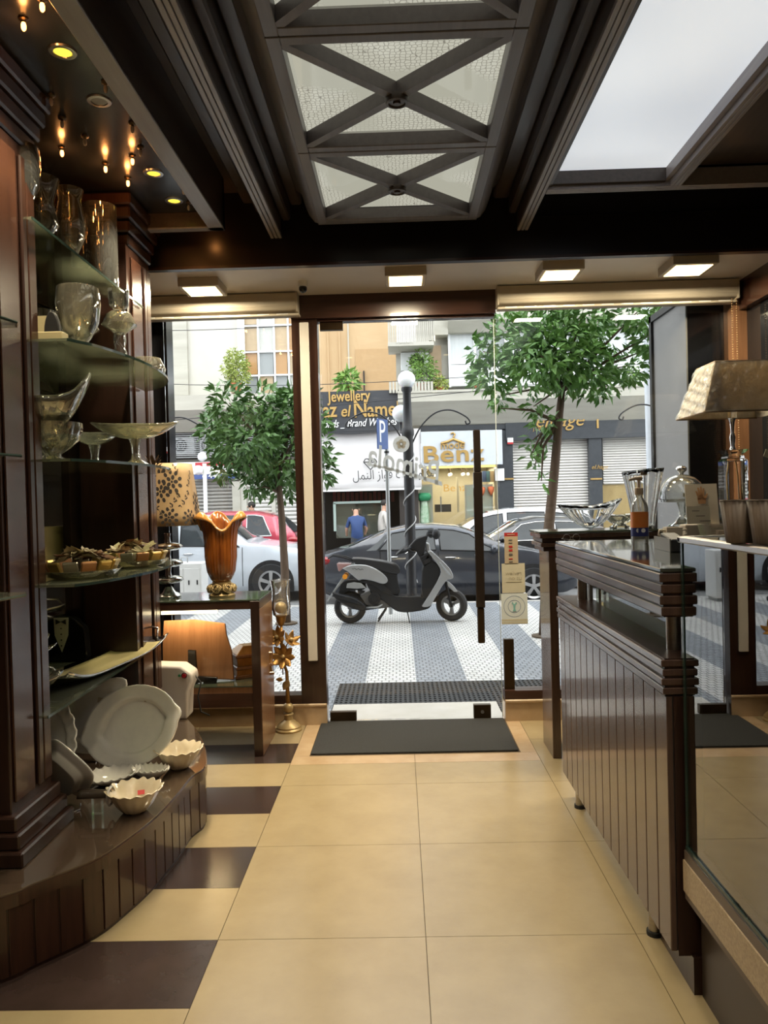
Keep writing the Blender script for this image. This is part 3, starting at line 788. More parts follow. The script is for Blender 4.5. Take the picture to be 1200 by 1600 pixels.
BULGE = [(-1.90, 2.93), (-1.25, 2.93), (-1.18, 3.10), (-1.125, 3.45), (-1.14, 3.82), (-1.21, 4.06), (-1.30, 4.20), (-1.395, 4.28), (-1.395, 4.06), (-1.88, 4.06)]
STRT = [(-1.90, 2.93), (-1.37, 2.93), (-1.40, 4.30), (-1.395, 4.06), (-1.88, 4.06)]
SHELFZ = {1: (2.66, STRT), 2: (2.195, BULGE), 3: (1.736, BULGE), 4: (1.254, BULGE), 5: (0.75, STRT)}
SL = {1: 'straight glass shelf at the top holding tall clear vases', 2: 'curved glass shelf second from the top with oil lamps', 3: 'curved glass shelf at eye level holding footed glass bowls',
      4: 'curved glass shelf holding gold wrapped gift plates', 5: 'straight lowest glass shelf holding cream trays'}
for k, (z, o_) in SHELFZ.items():
    o_ = list(o_)
    if o_ is not None and k in (2, 3, 4): o_ = [o_[0]] + crom(o_[1:8], 4) + o_[8:]
    t = thing('glass_shelf', SL[k], 'glass shelf', (-1.6, 3.5, z), 0, 'glass shelves of the left cabinet')
    MB().prism(o_, -0.005, 0.005).xform(Matrix.Translation((1.6, -3.5, 0))).build('shelf_pane', SHELFGLASS, t)
    e = MB()
    rim = o_[1:-2]
    for i in range(len(rim) - 1):
        a = Vector(rim[i]); b = Vector(rim[i + 1]); tt = (b - a).normalized(); n = Vector((tt.y, -tt.x)) * 0.0015
        e.prism([a + n, b + n, b - n, a - n], -0.0055, 0.0055)
    e.xform(Matrix.Translation((1.6, -3.5, 0))).build('polished_edge', GLASSEDGE, t)
NB = [(-1.90, 2.2), (-1.44, 2.2), (-1.33, 2.5), (-1.30, 2.64), (-1.33, 2.70), (-1.90, 2.70)]
for z, lab in ((2.195, 'glass shelf end of the nearer bay at lamp height'), (1.736, 'glass shelf end of the nearer bay at eye level'), (1.254, 'glass shelf end of the nearer bay at waist height')):
    t = thing('glass_shelf', lab, 'glass shelf', (-1.6, 2.5, z), 0, 'glass shelves of the nearer bay')
    MB().prism(NB, -0.005, 0.005).xform(Matrix.Translation((1.6, -2.5, 0))).build('shelf_pane', SHELFGLASS, t)
    MB().tube([(p[0], p[1], 0) for p in NB[1:5]], 0.0052, 6).xform(Matrix.Translation((1.6, -2.5, 0))).build('polished_edge', GLASSEDGE, t)

# ---- things on the shelves -------------------------------------------------
def vessel(name, label, cat, x, y, z, prof, m, seg=32, fn=None, group=None, solid=0.0, parts=(), rotz=0.0, sx=1.0):
    """a lathe-turned vessel; parts: (name, profile, material)"""
    t = thing(name, label, cat, (x, y, z), rotz, group)
    o = MB().lathe(prof, seg, fn=fn).build('body', m, t, smooth=50, solid=solid)
    if sx != 1.0: o.scale = (sx, 1, 1)
    for (n, pr, mm) in parts:
        MB().lathe(pr, seg).build(n, mm, t, smooth=50)
    return t
def atpx(u, z, y):
    """x for a photo column u at depth y and height z"""
    a = P(u, 700, 'y', y); b = P(u, 900, 'y', y); 
    t = (z - a.z) / (b.z - a.z); return a.x + (b.x - a.x) * t
Z1, Z2, Z3, Z4, Z5 = (SHELFZ[k][0] + 0.0052 for k in (1, 2, 3, 4, 5))
cylp = lambda r, h: [(0, 0.0), (r * 0.97, 0.0), (r, 0.01), (r, h), (r * 0.96, h), (r * 0.96, 0.015), (0, 0.015)]
gob = [(0, 0), (0.05, 0.0), (0.05, 0.006), (0.012, 0.02), (0.012, 0.05), (0.05, 0.09), (0.085, 0.16), (0.095, 0.24), (0.088, 0.31), (0.085, 0.312), (0.092, 0.24), (0.08, 0.16), (0.045, 0.095), (0, 0.07)]
vessel('cylinder_vase', 'tall clear cylinder vase at the near end of the top shelf', 'vase', -1.67, 3.17, Z1, cylp(0.062, 0.40), THIN, group='vases on the top shelf')
vessel('balloon_vase', 'wide clear balloon goblet vase behind the near column', 'vase', -1.475, 3.03, Z1, gob, THIN, group='vases on the top shelf')
vessel('hurricane_vase', 'clear waisted hurricane vase in the middle of the top shelf', 'vase', -1.50, 3.30, Z1, [(0, 0), (0.05, 0), (0.055, 0.01), (0.03, 0.05), (0.07, 0.10), (0.05, 0.2), (0.075, 0.30), (0.073, 0.30), (0.048, 0.2), (0.068, 0.10), (0.0, 0.05)], THINW, group='vases on the top shelf')
vessel('cylinder_vase', 'tall clear cylinder vase at the far end of the top shelf', 'vase', -1.49, 3.93, Z1, cylp(0.085, 0.42), THIN, group='vases on the top shelf')
vessel('tulip_vase', 'clear tulip vase between hurricane and far cylinder vases', 'vase', -1.47, 3.52, Z1, [(0, 0), (0.04, 0), (0.045, 0.01), (0.03, 0.05), (0.06, 0.12), (0.066, 0.2), (0.05, 0.29), (0.062, 0.34), (0.06, 0.34), (0.048, 0.29), (0.062, 0.2), (0.055, 0.12), (0, 0.06)], THINW, group='vases on the top shelf')
# second shelf
def oil_lamp(x, y, s, label):
    t = thing('oil_lamp', label, 'oil lamp', (x, y, Z2), 0, 'glass oil lamps')
    MB().lathe([(0, 0), (0.055 * s, 0), (0.058 * s, 0.012 * s), (0.03 * s, 0.03 * s), (0.032 * s, 0.10 * s), (0.024 * s, 0.12 * s), (0.03 * s, 0.15 * s), (0.028 * s, 0.19 * s), (0, 0.20 * s)], 24).build('stem', THIN, t, smooth=50)
    MB().lathe([(0.03 * s, 0.19 * s), (0.085 * s, 0.23 * s), (0.06 * s, 0.28 * s), (0.03 * s, 0.30 * s)], 12).build('font', THINW, t, smooth=30)
    MB().lathe([(0.02 * s, 0.30 * s), (0.045 * s, 0.32 * s), (0.05 * s, 0.40 * s), (0.047 * s, 0.40 * s), (0.042 * s, 0.325 * s)], 24).build('chimney', THIN, t, smooth=50)
    MB().lathe([(0.0, 0.30 * s), (0.02 * s, 0.30 * s), (0.02 * s, 0.315 * s), (0, 0.315 * s)], 16).build('burner', BRONZE, t)
oil_lamp(-1.33, 3.72, 1.0, 'tall clear glass oil lamp at the bulge of the second shelf')
oil_lamp(-1.52, 3.75, 0.95, 'clear glass oil lamp further back on the second shelf')
vessel('footed_goblet', 'large clear footed goblet in the middle of the second shelf', 'goblet', -1.38, 3.36, Z2, gob, THINW, group='glassware on the second shelf')
vessel('bell_vase', 'clear bell vase beside the large footed goblet', 'vase', -1.60, 3.46, Z2, [(0, 0), (0.05, 0), (0.03, 0.03), (0.05, 0.12), (0.075, 0.24), (0.072, 0.24), (0.045, 0.12), (0.0, 0.04)], THIN, group='glassware on the second shelf')
vessel('mouth_bowl', 'clear rounded bowl at the far tip of the second shelf', 'bowl', -1.31, 4.06, Z2, [(0, 0), (0.05, 0.0), (0.085, 0.03), (0.095, 0.075), (0.07, 0.13), (0.067, 0.13), (0.09, 0.075), (0.08, 0.033), (0, 0.012)], THINW, group='glassware on the second shelf')
tall = vessel('square_vase', 'tall clear vase at the near end of the second shelf', 'vase', -1.62, 3.14, Z2, cylp(0.05, 0.36), THIN, 4, group='glassware on the second shelf')
t = thing('ring_display_card', 'cream card stand with a black rounded back on the second shelf', 'display stand', (-1.38, 3.08, Z2))
CARDB = mat('cream_card', (0.42, 0.36, 0.20), 0.7)
bx(-0.06, 0.06, -0.03, 0.03, 0.0, 0.055).build('card_base', CARDB, t, bevel=0.003)
bx(-0.075, -0.02, 0.02, 0.032, 0.0, 0.13).build('card_back', CARDB, t)
MB().prism([(0.042 * math.cos(a * math.pi / 10) * 0.75 + 0.01, 0.055 + 0.085 * math.sin(a * math.pi / 10)) for a in range(11)], -0.012, 0.012, 'y').build('black_plaque', BLACK, t, bevel=0.004)
vessel('round_tray', 'black round coaster tray lying on the second shelf', 'tray', -1.335, 3.74 + 0.0, Z2 - 0.0, [(0, -0.0), (0.118, 0.0), (0.122, 0.006), (0.11, 0.004), (0, 0.003)], BLACK, 32)
bpy.data.objects['round_tray'].location = (-1.31, 3.50, Z2)

# third shelf: footed glass bowls
def boat_bowl(name, label, x, y, z, L, W, H, stem, rotz, m, group='glass bowls on the eye level shelf', zb=0.0, lift=0.3):
    t = thing(name, label, 'glass bowl', (x, y, z), rotz, group)
    def fn(u, v):
        a = 2 * math.pi * u
        r = v
        px = L / 2 * r * math.cos(a); sgn = 1 if math.sin(a) >= 0 else -1
        wv = abs(math.sin(a)) ** 1.25 * (1 + 0.05 * math.cos(12 * a))
        py = W / 2 * r * sgn * wv
        pz = stem + H * (r ** 2.2) * (1 + lift * math.cos(a) ** 4)
        return (px, py, pz)
    MB().grid(fn, 48, 8, True).build('bowl', m, t, smooth=True, solid=0.008)
    if stem > 0.01:
        MB().lathe([(0, 0), (0.055, 0), (0.058, 0.008), (0.025, 0.03), (0.016, stem * 0.5), (0.02, stem * 0.8), (0.03, stem + 0.004), (0, stem + 0.004)], 20, fn=lambda r, z_, a, i: (r * (1 + 0.08 * math.cos(8 * a)), z_)).build('foot', m, t, smooth=50)
    return t
boat_bowl('footed_boat_bowl', 'clear boat shaped glass bowl on a stem at the shelf edge', -1.235, 3.62, Z3, 0.40, 0.20, 0.06, 0.13, R(12), THINW)
boat_bowl('swept_glass_bowl', 'clear swept wing glass bowl stacked above the knobbly bowl', -1.42, 3.12, Z3 + 0.135, 0.34, 0.24, 0.12, 0.0, R(10), THINW, lift=0.9)
def knob(r, z, a, i): return (r * (1 + (0.06 * math.sin(14 * a + i * 1.5) if 2 < i < 7 else 0)), z)
vessel('knobbly_bowl', 'knobbly cut glass bowl on the eye level shelf', 'glass bowl', -1.42, 3.15, Z3, [(0, 0), (0.06, 0), (0.06, 0.01), (0.03, 0.03), (0.07, 0.06), (0.10, 0.09), (0.115, 0.13), (0.12, 0.16), (0.115, 0.16), (0.09, 0.09), (0, 0.05)], THINW, 56, fn=knob, group='glass bowls on the eye level shelf')
boat_bowl('square_glass_dish', 'small square edged glass dish behind the boat bowl', -1.50, 3.80, Z3, 0.24, 0.24, 0.05, 0.12, R(30), THIN)
t = thing('pine_cone', 'small brown dried flower head beside the boat bowl', 'dried flower', (-1.30, 4.08, Z3))
mb = MB()
for k in range(24):
    a = k * 2.4; r = 0.035; zz = 0.02 + 0.022 * (k % 3)
    mb.add([(0.006 * math.cos(a), 0.006 * math.sin(a), 0.0 + zz * 0.3), (r * math.cos(a - 0.2), r * math.sin(a - 0.2), zz), (r * 1.35 * math.cos(a), r * 1.35 * math.sin(a), zz + 0.018), (r * math.cos(a + 0.2), r * math.sin(a + 0.2), zz)], [(0, 1, 2, 3)])
mb.build('scales', mat('dried_brown', (0.10, 0.045, 0.02), 0.7), t, kind='stuff')
for (x, y, k) in ((-1.60, 3.55, 0), (-1.68, 3.75, 1)):
    vessel('tumbler', ('clear tumbler behind the boat bowl stem', 'clear tumbler at the back of the eye level shelf')[k], 'tumbler', x, y, Z3, cylp(0.035, 0.11), THIN, 16, group='tumblers on the eye level shelf')

# fourth shelf: gift plates
def gift_plate(x, y, lab, seed):
    rnd = random.Random(seed)
    t = thing('gift_plate', lab, 'gift plate', (x, y, Z4), 0, 'wrapped gift plates')
    MB().lathe([(0, 0.0), (0.10, 0.0), (0.14, 0.012), (0.165, 0.035), (0.160, 0.036), (0.135, 0.016), (0.10, 0.006), (0, 0.006)], 40, fn=lambda r, z_, a, i: (r * (1 + 0.02 * math.cos(16 * a)), z_)).build('glass_plate', THINW, t, smooth=50)
    cols = [mat('chocolate_gold_%d' % seed, (0.48, 0.33, 0.10), 0.28, 0.7), mat('chocolate_silver_%d' % seed, (0.42, 0.38, 0.30), 0.25, 0.7), mat('chocolate_copper_%d' % seed, (0.40, 0.19, 0.09), 0.3, 0.7)]
    for k in range(13):
        a = 2 * math.pi * k / 13
        mb = bx(-0.03, 0.03, -0.008, 0.008, 0, 0.06)
        o = mb.build('wrapped_square', cols[k % 3], t, bevel=0.004)
        o.rotation_euler = (R(-28), 0, a + math.pi / 2 + math.pi)
        o.location = (0.125 * math.cos(a), 0.125 * math.sin(a), 0.02)
    rm = [mat('paper_cream_%d' % seed, (0.62, 0.52, 0.36), 0.5), mat('paper_brown_%d' % seed, (0.25, 0.12, 0.06), 0.5)]
    for k in range(12):
        a = rnd.uniform(0, 6.28); r = rnd.uniform(0.0, 0.095); z0 = 0.07 + 0.03 * (1 - r / 0.1)
        mb = MB(); n = 7
        for q in range(n):
            b = 2 * math.pi * q / n + rnd.uniform(-0.2, 0.2); ll = rnd.uniform(0.045, 0.07)
            d1 = Vector((math.cos(b), math.sin(b), 0)); d2 = Vector((-math.sin(b), math.cos(b), 0))
            mb.add([(0, 0, 0), tuple(d1 * ll * 0.6 + d2 * 0.026 + Vector((0, 0, 0.018))), tuple(d1 * ll + Vector((0, 0, rnd.uniform(0.005, 0.03)))), tuple(d1 * ll * 0.6 - d2 * 0.026 + Vector((0, 0, 0.010)))], [(0, 1, 2, 3)])
        o = mb.build('paper_flower', rm[k % 3 == 1], t, smooth=False)
        o.location = (r * math.cos(a), r * math.sin(a), z0); o.rotation_euler = (rnd.uniform(-0.4, 0.4), rnd.uniform(-0.4, 0.4), a)
    rb = MB()
    for k in range(5):
        a = k * 1.26 + seed
        rb.tube([(0, 0, 0.09), (0.04 * math.cos(a), 0.04 * math.sin(a), 0.112 + 0.006 * (k % 3)), (0.07 * math.cos(a + 0.3), 0.07 * math.sin(a + 0.3), 0.105), (0.10 * math.cos(a + 0.5), 0.10 * math.sin(a + 0.5), 0.08)], 0.0022, 5)
    rb.build('ribbon', rm[0], t, smooth=True)
gift_plate(-1.345, 3.22, 'gift plate of gold wrapped squares nearest on the fourth shelf', 3)
gift_plate(-1.30, 3.74, 'gift plate piled with paper flowers at the far shelf end', 5)
t = vessel('cream_box', 'small cream lidded tin behind the nearer gift plate', 'tin', -1.62, 3.25, Z4, [(0, 0), (0.07, 0), (0.07, 0.15), (0.073, 0.15), (0.073, 0.18), (0, 0.18)], CREAM, 24)

# fifth shelf: trays and a dinner jacket holder
def tray(label, loc, L, W, rotz, tilt, lift):
    t = thing('serving_tray', label, 'tray', loc, rotz, 'trays on the lowest shelf')
    def fn(u, v):
        x = (u - 0.5) * L; y = (v - 0.5) * W
        e = max(abs(2 * u - 1), 0) ** 4
        f = abs(2 * v - 1) ** 6
        return (x, y, 0.006 + lift * e + 0.022 * f)
    o = MB().grid(fn, 24, 12).build('tray_body', CHROME, t, smooth=True, solid=0.005)
    o.rotation_euler = (tilt, 0, 0)
    def fn2(u, v):
        p = fn(0.06 + 0.88 * u, 0.08 + 0.84 * v); return (p[0], p[1], p[2] + 0.005)
    o2 = MB().grid(fn2, 24, 10).build('cream_lining', CREAM, t, smooth=True, solid=0.002)
    o2.rotation_euler = (tilt, 0, 0)
    for s in (-1, 1):
        h = MB().tube([(s * (L / 2 - 0.02), -0.07, lift), (s * (L / 2 + 0.02), -0.06, lift + 0.05), (s * (L / 2 + 0.025), 0, lift + 0.062), (s * (L / 2 + 0.02), 0.06, lift + 0.05), (s * (L / 2 - 0.02), 0.07, lift)], 0.006, 8).build('handle', CHROME, t, smooth=True)
        h.rotation_euler = (tilt, 0, 0)
    return t
tray('cream lined silver tray with swept ends over the shelf edge', (-1.50, 3.80, Z5), 0.98, 0.26, R(82), 0.0, 0.06)
tray('smaller cream lined tray leaning on the first, nearer the column', (-1.72, 3.24, Z5 + 0.16), 0.44, 0.24, R(80), R(12), 0.03)
boat_bowl('crystal_dish', 'chunky clear dish under the smaller tray', -1.52, 3.12, Z5, 0.24, 0.2, 0.06, 0.05, 0.3, THIN, group='glass dishes on the lowest shelf')
vessel('stacked_bowl', 'round clear bowl carrying the smaller tray', 'glass bowl', -1.74, 3.22, Z5, [(0, 0), (0.06, 0), (0.09, 0.05), (0.10, 0.155), (0.096, 0.155), (0.085, 0.05), (0, 0.012)], THIN, 28)
t = thing('dinner_jacket_holder', 'black dinner jacket shaped holder with white shirt front and bow tie', 'holder', (-1.765, 4.0, Z5))
MB().prism([(-0.13, 0.0), (0.13, 0.0), (0.12, 0.17), (0.07, 0.22), (0.035, 0.235), (-0.035, 0.235), (-0.07, 0.22), (-0.12, 0.17)], -0.04, 0.02, 'y').build('jacket', BLACKGLOSS, t, bevel=0.006)
MB().prism([(0, 0.05), (0.035, 0.14), (0.038, 0.23), (-0.038, 0.23), (-0.035, 0.14)], -0.046, -0.041, 'y').build('shirt_front', PORC, t)
MB().prism([(0, 0.208), (0.026, 0.222), (0.026, 0.196), (0, 0.21), (-0.026, 0.196), (-0.026, 0.222)], -0.052, -0.046, 'y').build('bow_tie', BLACK, t)
for k in range(4): MB().ball((0, -0.048, 0.175 - 0.03 * k), 0.004, 8, 6).build('button', BLACK, t)

# ---- china on the plinth
def platter(label, loc, rx, rz, tilt, roll, yawz, m, lobes=12, amp=0.03, handles=True, square=0.0, name='oval_platter', group='white platters standing on the plinth', hook=0.0):
    """a platter built lying in the local XZ plane, facing -y, standing on the plinth"""
    t = thing(name, label, 'platter', loc, yawz, group)
    def out(a):
        c, s = math.cos(a), math.sin(a)
        k = 1.0
        if square:
            p = 2 + square
            k = (abs(c) ** p + abs(s) ** p) ** (-1 / p)
        k *= 1 + amp * abs(math.sin(lobes * a / 2)) + hook * max(0, math.cos(4 * a - math.pi)) ** 3
        if handles: k *= 1 + 0.09 * max(0, math.cos(a)) ** 90 + 0.09 * max(0, -math.cos(a)) ** 90
        return rx * k * c, rz * k * s
    def fn(u, v):
        a = 2 * math.pi * u; x, z = out(a)
        d = (-0.032 * min(1, (v - 0.64) / 0.05) - 0.016 * max(0, (v - 0.69) / 0.31) ** 1.5) if v > 0.64 else 0.0
        d -= 0.012 * math.cos(lobes * a) * max(0, (v - 0.8) / 0.2) * (amp > 0.02)
        return (x * v, d, z * v)
    o = MB().grid(fn, 72, 22, True).build('platter_body', m, t, smooth=True, solid=0.007)
    hgt = max(abs(out(2 * math.pi * k / 72)[1] * math.cos(roll) + out(2 * math.pi * k / 72)[0] * math.sin(roll)) for k in range(72))
    o.rotation_euler = Matrix.Rotation(-tilt, 3, 'X').to_4x4().to_3x3().to_euler()
    M_ = Matrix.Rotation(-tilt, 4, 'X') @ Matrix.Rotation(roll, 4, 'Y')
    o.matrix_local = Matrix.Translation((0, 0, hgt * math.cos(tilt) + 0.006)) @ M_
    g = MB().grid(lambda u, v: (out(2 * math.pi * u)[0] * 0.62 * (0.985 + 0.03 * v), -0.003, out(2 * math.pi * u)[1] * 0.62 * (0.985 + 0.03 * v)), 72, 1, True).build('embossed_rim', m, o, smooth=True)
    # clear stand behind
    sgm = MB().tube([(-0.06, 0.03, 0.004), (-0.06, -0.05, 0.004), (-0.06, -0.055, 0.03)], 0.003, 6)
    sgm.tube([(0.06, 0.03, 0.004), (0.06, -0.05, 0.004), (0.06, -0.055, 0.03)], 0.003, 6)
    sgm.tube([(-0.06, 0.03, 0.004), (0, 0.06 + 0.25 * hgt, 1.2 * hgt), (0.06, 0.03, 0.004)], 0.003, 6)
    sgm.build('wire_stand', CHROME, t, smooth=True)
    return t, o
PZ = ZP + 0.0005
t, o = platter('large oval white platter with shell handles standing on the plinth', (-1.315, 3.72, PZ), 0.232, 0.190, R(20), R(-16), R(-4), PORC, 26, 0.012, True)
bx(0.07, 0.115, -0.009, -0.007, 0.10, 0.125).build('price_tag', mat('tag_beige', (0.45, 0.38, 0.27), 0.7), o)
t, o = platter('square white platter with pointed corners behind the oval platter', (-1.62, 3.88, PZ), 0.19, 0.19, R(14), R(8), R(4), PORC, 4, 0.0, False, square=1.2, name='pointed_platter', hook=0.22)
bx(0.05, 0.09, -0.009, -0.007, 0.06, 0.085).build('price_tag', MATS['tag_beige'], o)
t, o = platter('white platter with lacy pierced rim nearest the column', (-1.63, 3.46, PZ), 0.135, 0.20, R(15), R(0), R(12), PORC, 20, 0.05, False, name='lace_platter')
t, o = platter('plain grey white square dish seen from behind, tipped on edge', (-1.44, 3.16, PZ), 0.135, 0.125, R(24), R(45), R(152), GREYPORC, 4, 0.0, False, square=2.2, name='tipped_dish')
def scallop(r, z, a, i):
    k = (i / 6.0) if i <= 6 else max(0, (12 - i) / 6.0)
    return (r * (1 + 0.04 * math.cos(16 * a) * k), z + 0.005 * math.cos(16 * a) * k * (z > 0.06))
bwl = [(0, 0), (0.04, 0.0), (0.055, 0.012), (0.078, 0.04), (0.092, 0.065), (0.103, 0.085), (0.115, 0.098), (0.111, 0.100), (0.098, 0.087), (0.087, 0.067), (0.073, 0.044), (0.05, 0.018), (0, 0.010)]
p = P(280, 1200, 'z', PZ)
vessel('scalloped_bowl', 'pearly cream scalloped bowl at the far edge of the plinth', 'bowl', p.x, p.y, PZ, bwl, PEARL, 96, fn=scallop, group='scalloped pearl bowls on the plinth')
p = P(211, 1268, 'z', PZ)
b2_ = vessel('scalloped_bowl', 'pearly cream scalloped bowl holding a red tag at the front', 'bowl', p.x, p.y, PZ, bwl, PEARL, 96, fn=scallop, group='scalloped pearl bowls on the plinth')
tg = bx(-0.014, 0.014, -0.001, 0.001, 0, 0.02).build('red_tag', mat('red_tag', (0.55, 0.02, 0.02), 0.5), None, loc=(p.x + 0.01, p.y + 0.05, PZ + 0.052), rot=(R(-50), 0, 0.3))
tag(tg, 'small red price tag lying in the front scalloped bowl', 'price tag')
def leafdish(label, u, v, L, W, rz):
    p = P(u, v, 'z', PZ)
    t = thing('leaf_dish', label, 'leaf dish', (p.x, p.y, PZ), rz, 'white leaf dishes on the plinth')
    def fn(uu, vv):
        a = 2 * math.pi * uu; x = L / 2 * math.cos(a) * vv; s = math.sin(a)
        y = W / 2 * (abs(s) ** 1.1) * (1 if s >= 0 else -1) * vv * (1 - 0.15 * math.cos(a)) * (1 + 0.03 * math.cos(20 * a))
        return (x, y, 0.004 + 0.045 * vv ** 2.4 + 0.006 * math.cos(20 * a) * vv ** 4)
    MB().grid(fn, 60, 8, True).build('dish', PORC, t, smooth=True, solid=0.005)
    MB().tube([(-L / 2 * 0.8, 0, 0.035), (-L / 4, 0, 0.012), (L / 4, 0, 0.012), (L / 2 * 0.8, 0, 0.035)], 0.004, 6).build('midrib', PORC, t, smooth=True)
leafdish('white leaf dish with folded edge behind the front bowl', 176, 1224, 0.26, 0.20, R(40))
leafdish('white leaf dish with pointed tip between the two bowls', 236, 1216, 0.18, 0.12, R(-8))
t = thing('spoon_rest', 'dark brown spoon rest leaning beside the front bowl', 'spoon rest', (P(152, 1268, 'z', PZ).x, P(152, 1268, 'z', PZ).y - 0.02, PZ))
mb = MB().grid(lambda u, v: ((v - 0.5) * 0.13, 0.025 * math.cos(math.pi * u) * (1 - 0.3 * v), 0.07 + 0.03 * math.sin(math.pi * u) * (1 - 0.2 * v)), 10, 8)
mb.build('dark_sleeve', mat('dark_ceramic', (0.055, 0.04, 0.03), 0.25, coat=0.4), t, smooth=True, solid=0.005)
MB().lathe([(0.036, -0.006), (0.042, 0), (0.036, 0.006)], 20).xform(Matrix.Translation((0.065, 0, 0.072)) @ Matrix.Rotation(R(90), 4, 'Y')).build('collar', GREYPORC, t, smooth=True)
bx(-0.01, 0.03, -0.012, 0.012, 0.0, 0.074).build('acrylic_stand', THIN, t)

# small white appliance on the far end of the plinth
t = thing('white_appliance', 'white plastic appliance with a red switch behind the platters', 'appliance', (-1.36, 4.575, PZ))
ap = MB().prism([(-0.15, 0), (0.08, 0), (0.09, 0.16), (0.12, 0.23), (0.115, 0.27), (0.05, 0.315), (-0.15, 0.325)], -0.075, 0.075, 'y').build('housing', mat('appliance_white', (0.60, 0.55, 0.52), 0.35), t, bevel=0.015, bseg=3, smooth=40)
MB().cyl((0.072, -0.085, 0.262), (0.072, -0.072, 0.262), 0.016, 14).build('switch_bezel', BLACK, t)
MB().cyl((0.075, -0.092, 0.262), (0.075, -0.082, 0.262), 0.012, 14).build('red_switch', mat('switch_red', (0.35, 0.01, 0.02), 0.3), t)
MB().cyl((0.045, -0.085, 0.262), (0.045, -0.075, 0.262), 0.008, 10).build('green_lamp', mat('lamp_green', (0.05, 0.25, 0.12), 0.3), t)
MB().tube([(0.11, 0, 0.25), (0.15, 0, 0.20), (0.135, -0.02, 0.12), (0.15, -0.02, 0.03), (0.20, -0.01, 0.004)], 0.005, 6).build('power_cord', BLACK, t, smooth=True)
# ================================================================== LEFT TABLE AND WHAT STANDS ON IT
tb = thing('window_display_table', 'dark wood display table with a green glass top by the left window', 'table', (-1.3, 4.93, 0))
def tbp(mb, name, m, par=tb, **k): return mb.xform(Matrix.Translation((1.3, -4.93, 0))).build(name, m, par, **k)
tbp(bx(-1.75, -0.87, 4.70, 5.16, 0.905, 0.955), 'tabletop', WOODX, bevel=0.003)
tbp(bx(-1.75, -0.868, 4.695, 5.165, 0.955, 0.965), 'glass_top', GREENTOP, bevel=0.002)
tbp(bx(-0.925, -0.87, 4.70, 5.16, 0.0, 0.905), 'leg_panel', WOODM, bevel=0.003)
tbp(bx(-0.925, -0.871, 4.692, 4.70, 0.0, 0.955), 'leg_edge', WOOD, bevel=0.002)
tbp(bx(-1.75, -1.70, 4.70, 5.16, 0.0, 0.905), 'leg_panel', WOODM, bevel=0.003)
tbp(bx(-1.70, -0.925, 4.72, 5.14, 0.385, 0.425), 'lower_shelf', WOODM)
tbp(bx(-1.70, -0.925, 4.71, 5.15, 0.425, 0.432), 'glass_lining', GREENTOP)
tbp(bx(-1.70, -0.925, 4.715, 4.74, 0.30, 0.385), 'shelf_rail', WOODX)
# lit strip fixed under the tabletop
STRIP = emitmat('warm_led_strip', (1.0, 0.82, 0.48), 6.0)
sl = tbp(bx(-1.52, -1.17, 4.84, 4.87, 0.865, 0.885), 'led_strip', STRIP)
tbp(bx(-1.52, -1.17, 4.845, 4.865, 0.885, 0.905), 'strip_holder', WHITEPL)
l = bpy.data.lights.new('strip_light', 'AREA'); l.shape = 'RECTANGLE'; l.size = 0.45; l.size_y = 0.03; l.energy = 2.6; l.color = (1.0, 0.74, 0.38)
lo = bpy.data.objects.new('strip_light', l); COL.objects.link(lo); lo.parent = sl; lo.location = (-0.045, -0.075, 0.862)

# amber vase
p = P(347, 931, 'z', 0.9655)
va = thing('amber_petal_vase', 'tall amber glass vase with folded petal rim and rose base on the table', 'vase', (p.x, p.y, 0.9655))
prof = [(0.0, 0.085), (0.050, 0.09), (0.066, 0.11), (0.086, 0.16), (0.097, 0.25), (0.098, 0.33), (0.104, 0.40), (0.112, 0.445), (0.122, 0.478)]
def petal(r, z, a, i):
    k = max(0, (z - 0.33) / 0.15)
    fl = 1 + 0.02 * math.cos(28 * a) * (z > 0.12)
    s = math.cos(3 * a + 0.6)
    return (r * fl * (1 + 0.10 * k * s), z + 0.060 * k * k * s)
MB().lathe(prof, 112, fn=petal).build('body', AMBER, va, smooth=True, solid=0.006)
rim = []
for k in range(97):
    a = 2 * math.pi * k / 96; r, z = petal(0.122, 0.478, a, 8)
    rim.append((r * 1.03 * math.cos(a), r * 1.03 * math.sin(a), z - 0.006))
def lipf(u, v):
    a = 2 * math.pi * u; r, z = petal(0.122, 0.478, a, 8); s = max(0, math.cos(3 * a + 0.6))
    return ((r + 0.03 * v * (0.5 + s)) * math.cos(a), (r + 0.03 * v * (0.5 + s)) * math.sin(a), z + 0.008 * math.sin(math.pi * v) - 0.03 * v * v * (0.2 + s))
MB().grid(lipf, 96, 5, True).build('petal_rim', AMBERIN, va, smooth=True, solid=0.006)
MB().lathe([(0, 0), (0.082, 0), (0.085, 0.010), (0.078, 0.018), (0.06, 0.03), (0.05, 0.06), (0.06, 0.092), (0, 0.092)], 32).build('base', GOLDB, va, smooth=40)
for k in range(7):
    a = 2 * math.pi * k / 7
    mb = MB()
    for j in range(3):
        rr = 0.030 - 0.008 * j
        mb.lathe([(rr * 0.4, -0.012), (rr, 0.0), (rr * 1.05, 0.012), (rr * 0.9, 0.016)], 10, (0, 0, 0.006 * j), fn=lambda r, z, b, i: (r * (1 + 0.12 * math.sin(4 * b + j)), z))
    mb.ball((0, 0, 0.014), 0.008, 8, 6)
    o = mb.build('rose', GOLDB, va, smooth=True, solid=0.003)
    o.location = (0.066 * math.cos(a), 0.066 * math.sin(a), 0.05); o.rotation_euler = (0, R(65), a)

